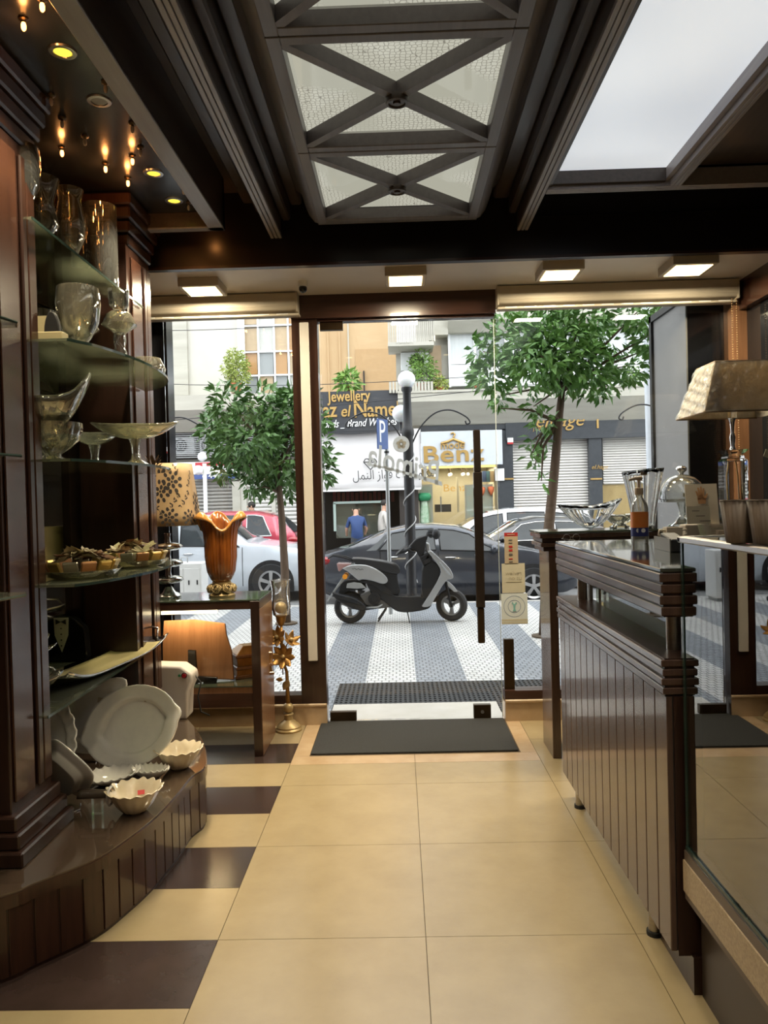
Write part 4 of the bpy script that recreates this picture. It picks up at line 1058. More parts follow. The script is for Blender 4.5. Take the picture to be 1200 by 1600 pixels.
# floral table lamp with chrome pebble base
p = P(246, 936, 'z', 0.9655)
fx, fy = -1.485, 4.90
fl_ = thing('floral_table_lamp', 'table lamp with tan floral shade and stacked chrome base behind the column', 'table lamp', (fx, fy, 0.9655))
MB().lathe([(0, 0), (0.075, 0), (0.078, 0.012), (0.07, 0.022), (0.045, 0.035), (0.02, 0.07), (0, 0.07)], 28).build('foot', CHROME, fl_, smooth=40)
for k in range(3):
    z = 0.115 + 0.105 * k
    MB().ball((0.0, 0, z), 0.095, 28, 12, (1, 1, 0.30)).build('chrome_pebble', CHROME, fl_, smooth=True)
    MB().lathe([(0.022, z + 0.02), (0.018, z + 0.055), (0.022, z + 0.085)], 16).build('neck', CHROME, fl_, smooth=True)
SHADE, nt, out_ = nodemat('floral_shade')
b = nt.nodes.new('ShaderNodeBsdfPrincipled'); b.inputs['Roughness'].default_value = 0.55; b.inputs['Coat Weight'].default_value = 0.5
trn = nt.nodes.new('ShaderNodeBsdfTranslucent'); mxs = nt.nodes.new('ShaderNodeMixShader'); mxs.inputs[0].default_value = 0.35
nt.links.new(b.outputs[0], mxs.inputs[1]); nt.links.new(trn.outputs[0], mxs.inputs[2]); nt.links.new(mxs.outputs[0], out_.inputs[0])
c, o, mp = noise_mix(nt, (0.52, 0.36, 0.19), (0.60, 0.43, 0.24), 6)
nt.links.new(c, b.inputs['Base Color']); nt.links.new(c, trn.inputs[0])
ZS0, ZS1 = 0.46, 0.85
def shp(a, t):
    """rounded square shade surface"""
    h = 0.205 - 0.05 * t
    p_ = 3.2; c_, s_ = math.cos(a), math.sin(a)
    k = (abs(c_) ** p_ + abs(s_) ** p_) ** (-1 / p_)
    return Vector((h * k * c_, h * k * s_, ZS0 + (ZS1 - ZS0) * t))
MB().grid(lambda u, v: tuple(shp(2 * math.pi * u, v)), 64, 6, True).build('lamp_shade', SHADE, fl_, smooth=True, solid=0.004)
INK = mat('floral_print', (0.018, 0.013, 0.012), 0.6)
rnd = random.Random(4)
def print_flower(a0, t0, s, kind):
    mb = MB()
    def sp_(dx, dz): 
        q = shp(a0 + dx / 0.23, min(0.99, max(0.01, t0 + dz / (ZS1 - ZS0)))); n = Vector((q.x, q.y, 0)).normalized(); return tuple(q + n * 0.0035)
    def blob(cx, cz, rx, rz, ang):
        n = 9; pts = []
        for k in range(n):
            b_ = 2 * math.pi * k / n; x = rx * math.cos(b_); z = rz * math.sin(b_)
            pts.append(sp_(cx + x * math.cos(ang) - z * math.sin(ang), cz + x * math.sin(ang) + z * math.cos(ang)))
        mb.add(pts, [tuple(range(n))])
    if kind == 0:
        for ring, nn, rr in ((0.0, 5, 0.45), (1, 9, 1.0)):
            for k in range(nn):
                b_ = 2 * math.pi * k / nn + ring
                blob(s * rr * math.cos(b_), s * rr * math.sin(b_), s * 0.26, s * 0.2, b_)
        blob(0, 0, s * 0.14, s * 0.14, 0)
    else:
        for k in range(7):
            blob((k - 3) * s * 0.25 * (1 if kind == 1 else -1), (k - 3) * s * 0.30, s * 0.05, s * 0.16, 0.7)
            blob((k - 3) * s * 0.25 * (1 if kind == 1 else -1) + s * 0.22 * (1 if k % 2 else -1), (k - 3) * s * 0.30 + 0.1 * s, s * 0.2, s * 0.09, 0.5 + k)
    return mb
for (deg, t0, s, kd) in ((-62, 0.70, 0.062, 0), (-84, 0.55, 0.06, 0), (-40, 0.42, 0.05, 1), (-70, 0.14, 0.05, 0), (-20, 0.75, 0.05, 1), (-35, 0.12, 0.045, 0), (-90, 0.30, 0.05, 2), (0, 0.35, 0.06, 0), (-110, 0.75, 0.06, 0), (-60, 0.38, 0.05, 1), (30, 0.6, 0.06, 1), (-12, 0.15, 0.05, 1), (-55, 0.93, 0.03, 2)):
    print_flower(R(deg), t0, s, kd).build('printed_flower', INK, fl_)

# curved wooden board on an easel
bd = thing('curved_wooden_board', 'large curved wooden board seen from behind under the table top', 'wooden board', (-1.25, 4.86, 0.432))
pts = [(252, 971), (300, 969), (349, 975), (352, 993), (361, 1018), (366, 1062), (330, 1061), (255, 1056), (252, 1010)]
q = [XZ(u, v, 4.86) for (u, v) in pts]
MB().prism([(a + 1.25, c_ - 0.432) for a, c_ in q], -0.012, 0.012, 'y').build('board', WOODM, bd, bevel=0.004, rot=(R(-9), 0, 0))
es = thing('plastic_easel', 'black plastic easel propping up the wooden board', 'easel', (-1.2, 4.80, 0.432))
def ezp(l): return [(XZ(u, v, 4.80)[0] + 1.2, XZ(u, v, 4.80)[1] - 0.432) for (u, v) in l]
MB().prism(ezp([(294, 1015), (306, 1016), (309, 1056), (340, 1058), (338, 1068), (329, 1068), (328, 1062), (300, 1070), (295, 1074)]), -0.012, 0.012, 'y').build('upright', BLACKGLOSS, es, bevel=0.003)
MB().prism([(-0.028, -0.012), (0.05, -0.012), (0.05, 0.012), (-0.028, 0.012)], 0.0, 0.03).xform(Matrix.Translation((-0.03, 0.02, 0))).build('foot', BLACKGLOSS, es)
# carved casket
cx_, cy_ = -1.0, 5.03
cs = thing('carved_casket', 'carved golden wooden casket behind the board on the lower shelf', 'casket', (cx_, cy_, 0.432), R(28))
for (h0, h1, z0, z1, m) in ((0.13, 0.13, 0.0, 0.02, WOODM), (0.12, 0.115, 0.02, 0.055, GOLDP), (0.122, 0.118, 0.055, 0.075, WOODM), (0.11, 0.115, 0.075, 0.13, GOLDP), (0.122, 0.122, 0.13, 0.15, WOODM), (0.115, 0.06, 0.15, 0.20, GOLDP)):
    MB().add([(-h0, -h0 * .75, z0), (h0, -h0 * .75, z0), (h0, h0 * .75, z0), (-h0, h0 * .75, z0), (-h1, -h1 * .75, z1), (h1, -h1 * .75, z1), (h1, h1 * .75, z1), (-h1, h1 * .75, z1)], [(0, 3, 2, 1), (4, 5, 6, 7), (0, 1, 5, 4), (1, 2, 6, 5), (2, 3, 7, 6), (3, 0, 4, 7)]).build('casket_tier', m, cs, bevel=0.003)
vessel('green_bowl', 'small white bowl with green inside beside the appliance', 'bowl', -1.50, 4.80, 0.4325, [(0, 0), (0.03, 0), (0.05, 0.05), (0.062, 0.10), (0.058, 0.10), (0.046, 0.05), (0, 0.008)], WHITEPL, 24,
       parts=(('green_lining', [(0, 0.085), (0.054, 0.088)], mat('green_glaze', (0.16, 0.28, 0.03), 0.3)),))

# ---- gold flower candle stand on the floor
cst = thing('flower_candle_stand', 'antique gold floor candle stand with metal flowers and glass chimney', 'candle stand', (-0.79, 5.225, 0))
Yc = 5.225
def cpx(u, v): 
    x, z = XZ(u, v, Yc); return (x + 0.79, z)
MB().lathe([(0, 0), (0.088, 0), (0.09, 0.012), (0.08, 0.022), (0.082, 0.03), (0.07, 0.045), (0.05, 0.062), (0.030, 0.075), (0.028, 0.105), (0.036, 0.112), (0.032, 0.12), (0, 0.12)], 32).build('base', GOLDB, cst, smooth=40)
MB().ball((0, 0, 0.155), 0.036, 20, 12).build('knop', GOLDB, cst, smooth=True)
top = cpx(439, 966)
MB().tube([(0, 0, 0.18), (-0.003, 0, 0.4), (cpx(441, 1030)[0], 0, cpx(441, 1030)[1]), (top[0], 0, top[1])], [0.016, 0.011, 0.010, 0.010], 12).build('stem', GOLDP, cst, smooth=True)
MB().lathe([(0, -0.055), (0.016, -0.05), (0.032, -0.02), (0.036, 0.012), (0.042, 0.014), (0.042, 0.022), (0, 0.022)], 24, (top[0], 0, top[1])).build('cup', GOLDP, cst, smooth=40)
MB().ball((top[0], 0, top[1] + 0.072), 0.042, 20, 12).build('ball_candle', GOLDB, cst, smooth=True)
MB().lathe([(0.055, 0.024), (0.068, 0.08), (0.062, 0.13), (0.056, 0.18), (0.066, 0.25), (0.070, 0.262)], 32, (top[0], 0, top[1])).build('glass_chimney', sheetglass('chimney_glass', (0.95, 0.95, 0.95), 2.2, base=0.05, haze=0.06), cst, smooth=True)
def flower(u, v, dy, n, r, face, lab='metal_flower'):
    x, z = cpx(u, v)
    mb = MB()
    for k in range(n):
        a = 2 * math.pi * k / n
        def pf(uu, vv, a=a):
            l = r * vv; wd = r * 0.30 * math.sin(math.pi * min(1, vv * 0.92 + 0.04)) * (uu - 0.5) * 2
            return (l * math.cos(a) - wd * math.sin(a), l * math.sin(a) + wd * math.cos(a), 0.5 * r * vv ** 2 - abs(wd) * 0.25)
        mb.grid(pf, 4, 6)
    o = mb.build(lab, GOLDP, cst, smooth=True, solid=0.002)
    o.location = (x, dy, z); o.rotation_euler = face
    c_ = MB().ball((0, 0, 0.012), 0.015, 12, 8).build('flower_heart', GOLDB, o, smooth=True)
    s0 = cpx(442, v + 30)
    MB().tube([(x, dy, z), ((x + s0[0]) / 2, dy / 2, z - 0.03), (s0[0], 0, s0[1])], 0.004, 6).build('flower_stalk', GOLDP, cst, smooth=True)
flower(434, 995, -0.03, 7, 0.075, (R(60), R(-30), 0))
flower(455, 1000, -0.02, 6, 0.065, (R(35), R(40), 0))
flower(444, 1024, -0.05, 8, 0.085, (R(75), R(5), 0))
for (u, v, ang) in ((448, 1065, R(60)), (436, 1060, R(170))):
    x, z = cpx(u, v)
    def lf(uu, vv):
        l = 0.10 * vv; wd = 0.026 * math.sin(math.pi * vv) * (uu - 0.5) * 2
        return (l, abs(wd) * 0.3 - 0.01 * vv, wd)
    o = MB().grid(lf, 4, 8).build('metal_leaf', GOLDP if ang > 2 else GOLDB, cst, smooth=True, solid=0.002)
    x0, z0 = cpx(443, 1078 if ang < 2 else 1062)
    o.location = (x0, -0.012, z0); o.rotation_euler = (0, -ang, 0)
    o.scale = (0.85, 1, 1) if ang < 2 else (0.5, 1, 0.6)
# ================================================================== RIGHT SIDE: COUNTER
ct = thing('slatted_counter', 'dark wood counter with vertical boards, stepped ledges and a glass top', 'counter', (0.9, 3.2, 0))
def cp_(mb, name, m, par=ct, **k): return mb.xform(Matrix.Translation((-0.9, -3.2, 0))).build(name, m, par, **k)
CY0, CY1 = 2.40, 4.0
def ledge(z0, z1, n, x0, x1):
    h = (z1 - z0) / n
    o = cp_(bx(x0 + 0.012, x1 - 0.012, CY0 + 0.008, CY1 - 0.008, z0, z1), 'ledge_core', WOOD)
    for k in range(n):
        e = 0.0 if k % 2 else 0.004
        cp_(bx(x0 + e, x1 - e, CY0, CY1, z0 + k * h + 0.004, z0 + (k + 1) * h - 0.003), 'ledge_strip', WOODP, bevel=0.003)
ledge(1.165, 1.305, 4, 0.80, 0.962)
ledge(0.920, 1.036, 4, 0.80, 0.955)
n = 14; bw = (CY1 - CY0) / n
cp_(bx(0.832, 0.93, CY0 + 0.004, CY1 - 0.004, 0.125, 0.92), 'counter_core', BLACK)
for k in range(n):
    cp_(bx(0.814, 0.834, CY0 + k * bw + 0.003, CY0 + (k + 1) * bw - 0.003, 0.12, 0.919), 'panel_board', WOODP, bevel=0.003)
cp_(bx(0.834, 0.94, CY0 - 0.004, CY0 + 0.004, 0.11, 0.92), 'end_board', WOOD)
for y in (2.56, 3.83):
    cp_(MB().cyl((0.895, y, 1.036), (0.895, y, 1.165), 0.024, 20), 'steel_post', STEEL, smooth=40)
    cp_(bx(0.925, 0.94, y - 0.03, y + 0.03, 1.036, 1.165), 'steel_plate', STEEL)
for y in (2.71, 3.83):
    f_ = cp_(MB().cyl((0.86, y, 0.012), (0.86, y, 0.125), 0.021, 20), 'steel_foot', STEEL, smooth=40)
    cp_(MB().cyl((0.86, y, 0.0), (0.86, y, 0.016), 0.027, 20), 'foot_pad', RUBBER)
cp_(bx(0.872, 0.95, 2.375, 2.68, 0.0, 0.115), 'kick_board', WOOD)
COUNTERGLASS = mat('counter_glass', (0.055, 0.06, 0.05), 0.03, spec=0.8, coat=1.0, col2=(0.06, 0.065, 0.055))
gt = cp_(bx(0.803, 1.56, CY0 + 0.002, CY1, 1.305, 1.317), 'glass_top', COUNTERGLASS, bevel=0.002)
for y in (2.5, 3.9):
    cp_(bx(1.48, 1.54, y - 0.03, y + 0.03, 0.0, 1.305), 'rear_leg', WOOD)
cp_(bx(0.93, 0.942, 2.7, 3.7, 1.037, 1.16), 'gap_glass', SHELFGLASS)
ZG = 1.3175

# ---- console table at the window
cn = thing('window_console_table', 'tall dark wood console table with stepped edge before the right window', 'console table', (1.5, 4.7, 0))
def cnp(mb, name, m, par=cn, **k): return mb.xform(Matrix.Translation((-1.5, -4.7, 0))).build(name, m, par, **k)
for k in range(4):
    e = (0.0, 0.014, 0.006, 0.022)[k]
    cnp(bx(0.82 + e, 2.28 - e, 4.53 + e, 4.87 - e, 1.33 - 0.026 * (k + 1), 1.33 - 0.026 * k - 0.002), 'edge_step', WOODP if k % 2 == 0 else WOOD, bevel=0.003)
cnp(bx(0.815, 2.285, 4.525, 4.875, 1.331, 1.343), 'glass_top', GREENTOP, bevel=0.002)
cnp(bx(0.872, 0.922, 4.55, 4.86, 0.0, 1.226), 'leg_panel', WOODP, bevel=0.003)
cnp(bx(2.19, 2.24, 4.55, 4.86, 0.0, 1.226), 'leg_panel', WOODP, bevel=0.003)
ZN = 1.3435

# ---- low showcase on the right, nearest the camera
sc = thing('glass_showcase', 'glass showcase with stone band and metal top edge at the right', 'showcase', (1.3, 1.6, 0))
def scp(mb, name, m, par=sc, **k): return mb.xform(Matrix.Translation((-1.3, -1.6, 0))).build(name, m, par, **k)
SX, SY0, SY1 = 0.858, 0.75, 2.37
GRAN = mat('speckled_stone', (0.42, 0.33, 0.22), 0.35, col2=(0.27, 0.20, 0.13), scale=130, detail=3)
BROWNTRIM = mat('brown_trim', (0.085, 0.060, 0.048), 0.35)
scp(bx(0.895, 1.75, SY0, SY1 + 0.0, 0.0, 0.305), 'plinth', mat('dark_kick', (0.045, 0.033, 0.027), 0.35), )
scp(bx(0.848, 1.8, SY0, SY1, 0.305, 0.33), 'lower_trim', BROWNTRIM)
scp(bx(0.843, 1.8, SY0, SY1, 0.33, 0.425), 'stone_band', GRAN)
scp(bx(0.848, 1.8, SY0, SY1, 0.425, 0.455), 'upper_trim', BROWNTRIM)
scp(bx(0.875, 1.78, SY0 + 0.02, SY1 - 0.02, 0.455, 0.462), 'case_floor', BLACK)
DARKIN = mat('case_back', (0.02, 0.018, 0.016), 0.5)
scp(bx(1.74, 1.78, SY0, SY1, 0.455, 1.40), 'back_board', DARKIN)
scp(bx(SX, SX + 0.008, SY0, SY1, 0.455, 1.405), 'front_pane', CASEGLASS)
scp(bx(SX, 1.74, SY1 - 0.008, SY1, 0.455, 1.405), 'end_pane', CASEGLASS)
scp(bx(SX - 0.003, SX + 0.010, SY1 - 0.012, SY1 + 0.002, 0.455, 1.405), 'corner_edge', GLASSEDGE)
scp(bx(SX - 0.006, SX - 0.001, SY0, SY1, 0.452, 0.468), 'glass_channel', GLASSEDGE)
scp(bx(SX - 0.01, SX + 0.016, SY0, SY1 + 0.01, 1.398, 1.418), 'metal_edge', STEEL, bevel=0.004)
scp(bx(SX - 0.01, 1.76, SY1 - 0.016, SY1 + 0.012, 1.398, 1.418), 'metal_edge', STEEL, bevel=0.004)
scp(bx(SX, 1.75, SY0, SY1, 1.405, 1.415), 'top_pane', SHELFGLASS)
scp(bx(1.1, 1.73, SY0 + 0.05, SY1 - 0.08, 0.93, 0.938), 'inner_shelf', SHELFGLASS)
ZS = 1.4188
# white boxes inside, seen low through the glass
IV = mat('ivory_box', (0.55, 0.50, 0.38), 0.6)
for k in range(6):
    y = 2.05 - 0.16 * k
    o = bx(-0.05, 0.05, -0.06, 0.06, 0, 0.05 + 0.012 * (k % 2)).build('ivory_gift_box', IV, None, loc=(1.25 + 0.03 * (k % 3), y, 0.4625), rotz=0.2 * (k % 3), bevel=0.004)
    tag(o, ['ivory gift box furthest back in the showcase', 'ivory gift box second from the showcase end', 'ivory gift box third from the showcase end', 'ivory gift box fourth from the showcase end', 'ivory gift box fifth from the showcase end', 'ivory gift box nearest in the showcase'][k], 'gift box', 'ivory boxes in the showcase')

# ---- cups on the showcase
CUPM = mat('pleated_brown', (0.15, 0.11, 0.08), 0.5, col2=(0.06, 0.038, 0.024), scale=5, stretch=(8, 8, 0.4), lo=0.35, hi=0.65)
for k, (u, y, lab) in enumerate(((1156, 1.98, 'pleated brown cup on the showcase edge, left of two'), (1200, 1.90, 'pleated brown cup on the showcase edge, cut by the photo'))):
    x = atpx(u, ZS, y)
    t = thing('pleated_cup', lab, 'cup', (x, y, ZS), 0, 'pleated brown cups')
    MB().lathe([(0, 0), (0.031, 0), (0.032, 0.004), (0.046, 0.108), (0.044, 0.108), (0.030, 0.008), (0, 0.008)], 72, fn=lambda r, z, a, i: (r * (1 + (0.03 * math.cos(24 * a) if z > 0.003 else 0)), z)).build('cup_body', CUPM, t, smooth=True)
    MB().lathe([(0.044, 0.106), (0.0475, 0.108), (0.044, 0.110)], 48).build('cup_rim', CUPM, t, smooth=True)

# ---- soap bottle on the counter glass
p = P(1000, 849, 'z', ZG)
t = thing('pump_bottle', 'clear pump bottle with orange and blue label on the counter', 'pump bottle', (p.x, p.y, ZG))
bw_ = 0.040
MB().lathe([(0, 0), (bw_ * 0.94, 0), (bw_, 0.008), (bw_, 0.165), (bw_ * 0.85, 0.19), (0.016, 0.215), (0.015, 0.23), (0, 0.23)], 28).build('bottle_body', sheetglass('clear_plastic', (0.90, 0.90, 0.88), 1.6, base=0.06, haze=0.18, hazecol=(0.7, 0.68, 0.64)), t, smooth=40)
MB().lathe([(bw_ + 0.0006, 0.035), (bw_ + 0.0006, 0.075)], 32).build('blue_band', mat('label_blue', (0.025, 0.035, 0.16), 0.4), t, smooth=True)
MB().lathe([(bw_ + 0.0006, 0.075), (bw_ + 0.0006, 0.148)], 32).build('orange_label', mat('label_orange', (0.62, 0.16, 0.03), 0.4, col2=(0.58, 0.20, 0.05), scale=30), t, smooth=True)
for k in range(2): MB().lathe([(0, 0), (0.010, 0)], 14).xform(Matrix.Translation((-0.018 + 0.022 * k, -bw_ - 0.0022 + 0.006 * (1 - k), 0.062)) @ Matrix.Rotation(R(90), 4, 'X')).build('label_badge', WHITEPL, t)
CAPB = mat('pump_beige', (0.50, 0.38, 0.26), 0.4)
MB().lathe([(0, 0.228), (0.020, 0.228), (0.020, 0.26), (0.006, 0.262), (0.006, 0.30), (0, 0.30)], 20).build('pump_collar', CAPB, t, smooth=30)
MB().tube([(0.012, 0, 0.305), (-0.02, -0.01, 0.305), (-0.05, -0.02, 0.298)], [0.011, 0.008, 0.005], 10).build('pump_spout', CAPB, t, smooth=True)

# black card tray, wedge shaped
p = P(1045, 862, 'z', ZG)
t = thing('card_tray', 'black wedge shaped tray on the counter beside the bottle', 'tray', (p.x + 0.035, p.y + 0.06, ZG), R(-4))
MB().prism([(-0.10, 0), (0.06, 0), (0.06, 0.07), (-0.10, 0.05)], -0.03, 0.03, 'x').build('tray_body', BLACK, t, bevel=0.004)
bx(-0.034, -0.030, -0.09, 0.15, 0.0, 0.052).build('pale_face', mat('tray_face', (0.16, 0.15, 0.12), 0.3), t)
# folded glasses
p = P(887, 847, 'z', ZG)
t = thing('folded_eyeglasses', 'small wire eyeglasses lying at the far counter corner', 'eyeglasses', (p.x + 0.03, 3.93, ZG))
for s in (-1, 1): MB().lathe([(0.017, -0.001), (0.019, 0), (0.017, 0.001)], 18).xform(Matrix.Translation((0.024 * s, 0, 0.019)) @ Matrix.Rotation(R(80), 4, 'X')).build('lens_rim', STEEL, t)
MB().tube([(-0.006, 0, 0.02), (0, -0.002, 0.024), (0.006, 0, 0.02)], 0.0012, 6).build('bridge', STEEL, t)
MB().tube([(-0.042, 0, 0.02), (-0.04, 0.05, 0.012), (0.03, 0.055, 0.004)], 0.0012, 6).build('temple', STEEL, t)
# white mug, little boxes, card stand
t = thing('square_mug', 'small square cream mug with two handles behind the tray', 'mug', (1.335, 3.80, ZG))
CREAMC = mat('cream_ceramic', (0.52, 0.46, 0.37), 0.25, coat=0.3)
MB().lathe([(0, 0), (0.047, 0), (0.05, 0.004), (0.054, 0.066), (0.050, 0.066), (0.046, 0.008), (0, 0.008)], 4, fn=lambda r, z, a, i: (r, z)).xform(Matrix.Rotation(R(40), 4, 'Z')).build('mug_body', CREAMC, t, bevel=0.004)
for s in (-1, 1): MB().tube([(s * 0.036, 0, 0.05), (s * 0.065, 0, 0.052), (s * 0.07, 0, 0.03), (s * 0.038, 0, 0.014)], 0.006, 8).build('mug_handle', CREAMC, t, smooth=True)
p = P(1074, 833, 'z', ZG)
o = bx(-0.055, 0.055, -0.03, 0.03, 0, 0.072).build('stone_block_box', mat('stone_beige', (0.38, 0.33, 0.27), 0.6, col2=(0.30, 0.26, 0.21), scale=20), None, loc=(1.475, 3.92, ZG), rotz=0.2, bevel=0.004)
tag(o, 'small carved beige stone box beside the cream mug', 'box')
p = P(1118, 836, 'z', ZG)
t = thing('clear_card_box', 'clear plastic box holding a red edged pack on the counter', 'box', (p.x, 3.30, ZG))
t.location = (1.36, 3.30, ZG)
bxm = sheetglass('box_plastic', (0.9, 0.88, 0.84), 1.4, base=0.06, haze=0.25, hazecol=(0.55, 0.48, 0.40))
MB().lathe([(0.0, 0.0), (0.075, 0.0), (0.10, 0.095), (0.097, 0.095), (0.073, 0.003), (0, 0.003)], 4, ).xform(Matrix.Rotation(R(45), 4, 'Z')).build('box_shell', bxm, t)
bx(-0.02, 0.05, -0.03, 0.0, 0.004, 0.07).build('paper_pack', mat('pack_rose', (0.30, 0.22, 0.18), 0.6), t)
bx(0.05, 0.062, -0.031, 0.001, 0.004, 0.075).build('red_edge', REDS, t)
t = thing('card_stand', 'cream card stand with a hand motif card before the cake dome', 'card stand', (atpx(1099, ZN, 4.58), 4.58, ZN), R(-8))
o = bx(-0.09, 0.09, -0.006, 0.006, 0, 0.26).build('back_card', CREAMC, t, rot=(R(-12), 0, 0))
hm = MB()
for k, a in enumerate((-0.5, -0.22, 0.0, 0.22, 0.75)):
    l = (0.06, 0.075, 0.08, 0.07, 0.05)[k]
    hm.prism([(-0.008, 0), (0.008, 0), (0.005, l), (-0.005, l)], -0.009, -0.0065, 'y') if False else hm.add([(math.sin(a) * 0.02 - 0.010 * math.cos(a), -0.008, 0.165 + 0.010 * math.sin(a)), (math.sin(a) * 0.02 + 0.010 * math.cos(a), -0.008, 0.165 - 0.010 * math.sin(a)), (math.sin(a) * l + 0.004, -0.008, 0.165 + l * math.cos(a)), (math.sin(a) * l - 0.004, -0.008, 0.165 + l * math.cos(a))], [(0, 1, 2, 3)])
hm.add([(-0.025, -0.008, 0.175), (-0.02, -0.008, 0.14), (0.02, -0.008, 0.14), (0.026, -0.008, 0.175)], [(0, 1, 2, 3)])
hm.build('hand_motif', mat('tan_print', (0.42, 0.22, 0.10), 0.6), o)
bx(-0.10, 0.03, -0.05, -0.04, 0.0, 0.12).build('front_card', PALEC, t, rot=(R(-8), 0, 0))
for k in range(3): bx(-0.07 + 0.02 * k, -0.03 + 0.03 * k, -0.0525, -0.0515, 0.09 - 0.03 * k, 0.094 - 0.03 * k).build('print_line', GREYS, t, rot=(R(-8), 0, 0))
bx(-0.11, 0.09, -0.05, 0.04, 0.0, 0.012).build('stand_base', CREAMC, t)

# ---- glassware on the console
boat = thing('crystal_boat_bowl', 'heavy fluted crystal boat bowl on the console table', 'crystal bowl', (atpx(922, ZN, 4.70), 4.70, ZN))
def bbf(u, v):
    a = 2 * math.pi * u; s = math.sin(a); c_ = math.cos(a)
    k = 1 + 0.06 * abs(math.cos(8 * a)) * v
    x = 0.182 * v * c_ * k; y = 0.11 * v * (abs(s) ** 1.1) * (1 if s > 0 else -1) * k
    z = 0.006 + 0.135 * v ** 1.7 + 0.04 * max(0, c_) ** 2 * v ** 3 + 0.012 * max(0, -c_) ** 2 * v ** 3
    return (x, y, z)
MB().grid(bbf, 96, 10, True).build('bowl', CRYSTAL, boat, smooth=True, solid=0.009)
fv = thing('crystal_fluted_vase', 'tall square fluted crystal vase on the console table', 'crystal vase', (atpx(1006, ZN, 4.68), 4.68, ZN))
def fvf(u, v):
    a = 2 * math.pi * u
    r = 0.055 + 0.055 * v ** 1.3
    k = 1 + 0.10 * abs(math.cos(5 * a)) ** 0.7
    return (r * k * math.cos(a), r * k * math.sin(a), 0.0 + 0.35 * v + 0.012 * math.cos(a - 0.3) * v ** 3)
MB().grid(fvf, 96, 12, True).build('vase_wall', CRYSTAL, fv, smooth=True, solid=0.010)
MB().lathe([(0, 0.001), (0.056, 0.001), (0.058, 0.03), (0, 0.03)], 32).build('vase_base', CRYSTAL, fv, smooth=40)
bx(-0.05, -0.012, -0.117, -0.115, 0.315, 0.335).build('price_tag', MATS['tag_beige'], fv)
cd = thing('domed_cake_stand', 'clear glass cake stand with a knobbed dome on the console table', 'cake stand', (atpx(1066, ZN, 4.775), 4.775, ZN))
MB().lathe([(0, 0), (0.085, 0), (0.088, 0.006), (0.05, 0.025), (0.022, 0.06), (0.020, 0.12), (0.035, 0.15), (0, 0.15)], 32).build('foot', THIN, cd, smooth=50)
MB().lathe([(0, 0.15), (0.145, 0.15), (0.148, 0.152), (0.148, 0.168), (0.145, 0.168), (0.143, 0.156), (0, 0.156)], 48, fn=lambda r, z, a, i: (r * (1 + 0.012 * math.cos(40 * a)), z)).build('plate', sheetglass('plate_glass', (0.85, 0.86, 0.84), 2.0, base=0.1, haze=0.10), cd, smooth=40)
MB().lathe([(0.132, 0.158), (0.134, 0.18), (0.13, 0.22), (0.112, 0.265), (0.08, 0.298), (0.04, 0.315), (0.012, 0.32)], 48).build('dome', THIN, cd, smooth=True)
MB().lathe([(0.012, 0.318), (0.016, 0.33), (0.032, 0.342), (0.034, 0.358), (0.02, 0.37), (0, 0.372)], 24).build('dome_knob', CHROME, cd, smooth=True)
bx(-0.012, 0.012, -0.001, 0.001, 0.18, 0.205).build('price_tag', PALEC, cd, loc=(0.02, 0.0, 0))
vessel('glass_tumbler_vase', 'clear straight glass between the cake dome and the lamp', 'glass', atpx(1108, ZN, 4.80), 4.80, ZN, cylp(0.042, 0.22), THIN, 28)
o = boat_bowl('low_glass_dish', 'low clear glass dish behind the crystal bowl', atpx(968, ZN, 4.80), 4.80, ZN, 0.22, 0.13, 0.06, 0.02, 0.0, THIN, group='glass dishes on the console')

# ---- crystal table lamp on the right
lx = atpx(1147, ZN, 4.68)
tl = thing('crystal_table_lamp', 'table lamp with plastic wrapped beige shade and square crystal column', 'table lamp', (lx, 4.68, ZN))
bx(-0.075, 0.075, -0.075, 0.075, 0.0, 0.025).build('lamp_foot', CRYSTAL, tl, bevel=0.006)
bx(-0.066, 0.066, -0.066, 0.066, 0.027, 0.40).build('crystal_column', CRYSTAL, tl, bevel=0.012)
bx(-0.05, 0.05, -0.05, 0.05, 0.402, 0.42).build('crystal_collar', CRYSTAL, tl, bevel=0.004)
MB().add([(-0.035, -0.035, 0.42), (0.035, -0.035, 0.42), (0.035, 0.035, 0.42), (-0.035, 0.035, 0.42), (-0.07, -0.07, 0.455), (0.07, -0.07, 0.455), (0.07, 0.07, 0.455), (-0.07, 0.07, 0.455)], [(0, 3, 2, 1), (4, 5, 6, 7), (0, 1, 5, 4), (1, 2, 6, 5), (2, 3, 7, 6), (3, 0, 4, 7)]).build('crystal_cap', CRYSTAL, tl)
MB().lathe([(0, 0.455), (0.02, 0.455), (0.012, 0.48), (0.018, 0.53), (0.010, 0.56), (0.014, 0.62), (0.020, 0.64), (0.028, 0.645), (0.028, 0.70), (0, 0.70)], 20).build('lamp_neck', CHROME, tl, smooth=40)
bx(-0.02, 0.02, -0.001, 0.001, 0.43, 0.475).build('price_tag', PALEC, tl, loc=(0.03, -0.05, 0), rot=(0, R(20), 0))
WRAP = mat('wrapped_shade', (0.74, 0.68, 0.57), 0.18, col2=(0.86, 0.82, 0.74), scale=9, bump=1.0, bdist=0.06, coat=1.0, detail=7, lo=0.48, hi=0.62)
nt = WRAP.node_tree
outn = [n_ for n_ in nt.nodes if n_.type == 'OUTPUT_MATERIAL'][0]; prn = [n_ for n_ in nt.nodes if n_.type == 'BSDF_PRINCIPLED'][0]
trn = nt.nodes.new('ShaderNodeBsdfTranslucent'); trn.inputs[0].default_value = (0.80, 0.66, 0.46, 1)
mxs = nt.nodes.new('ShaderNodeMixShader'); mxs.inputs[0].default_value = 0.4
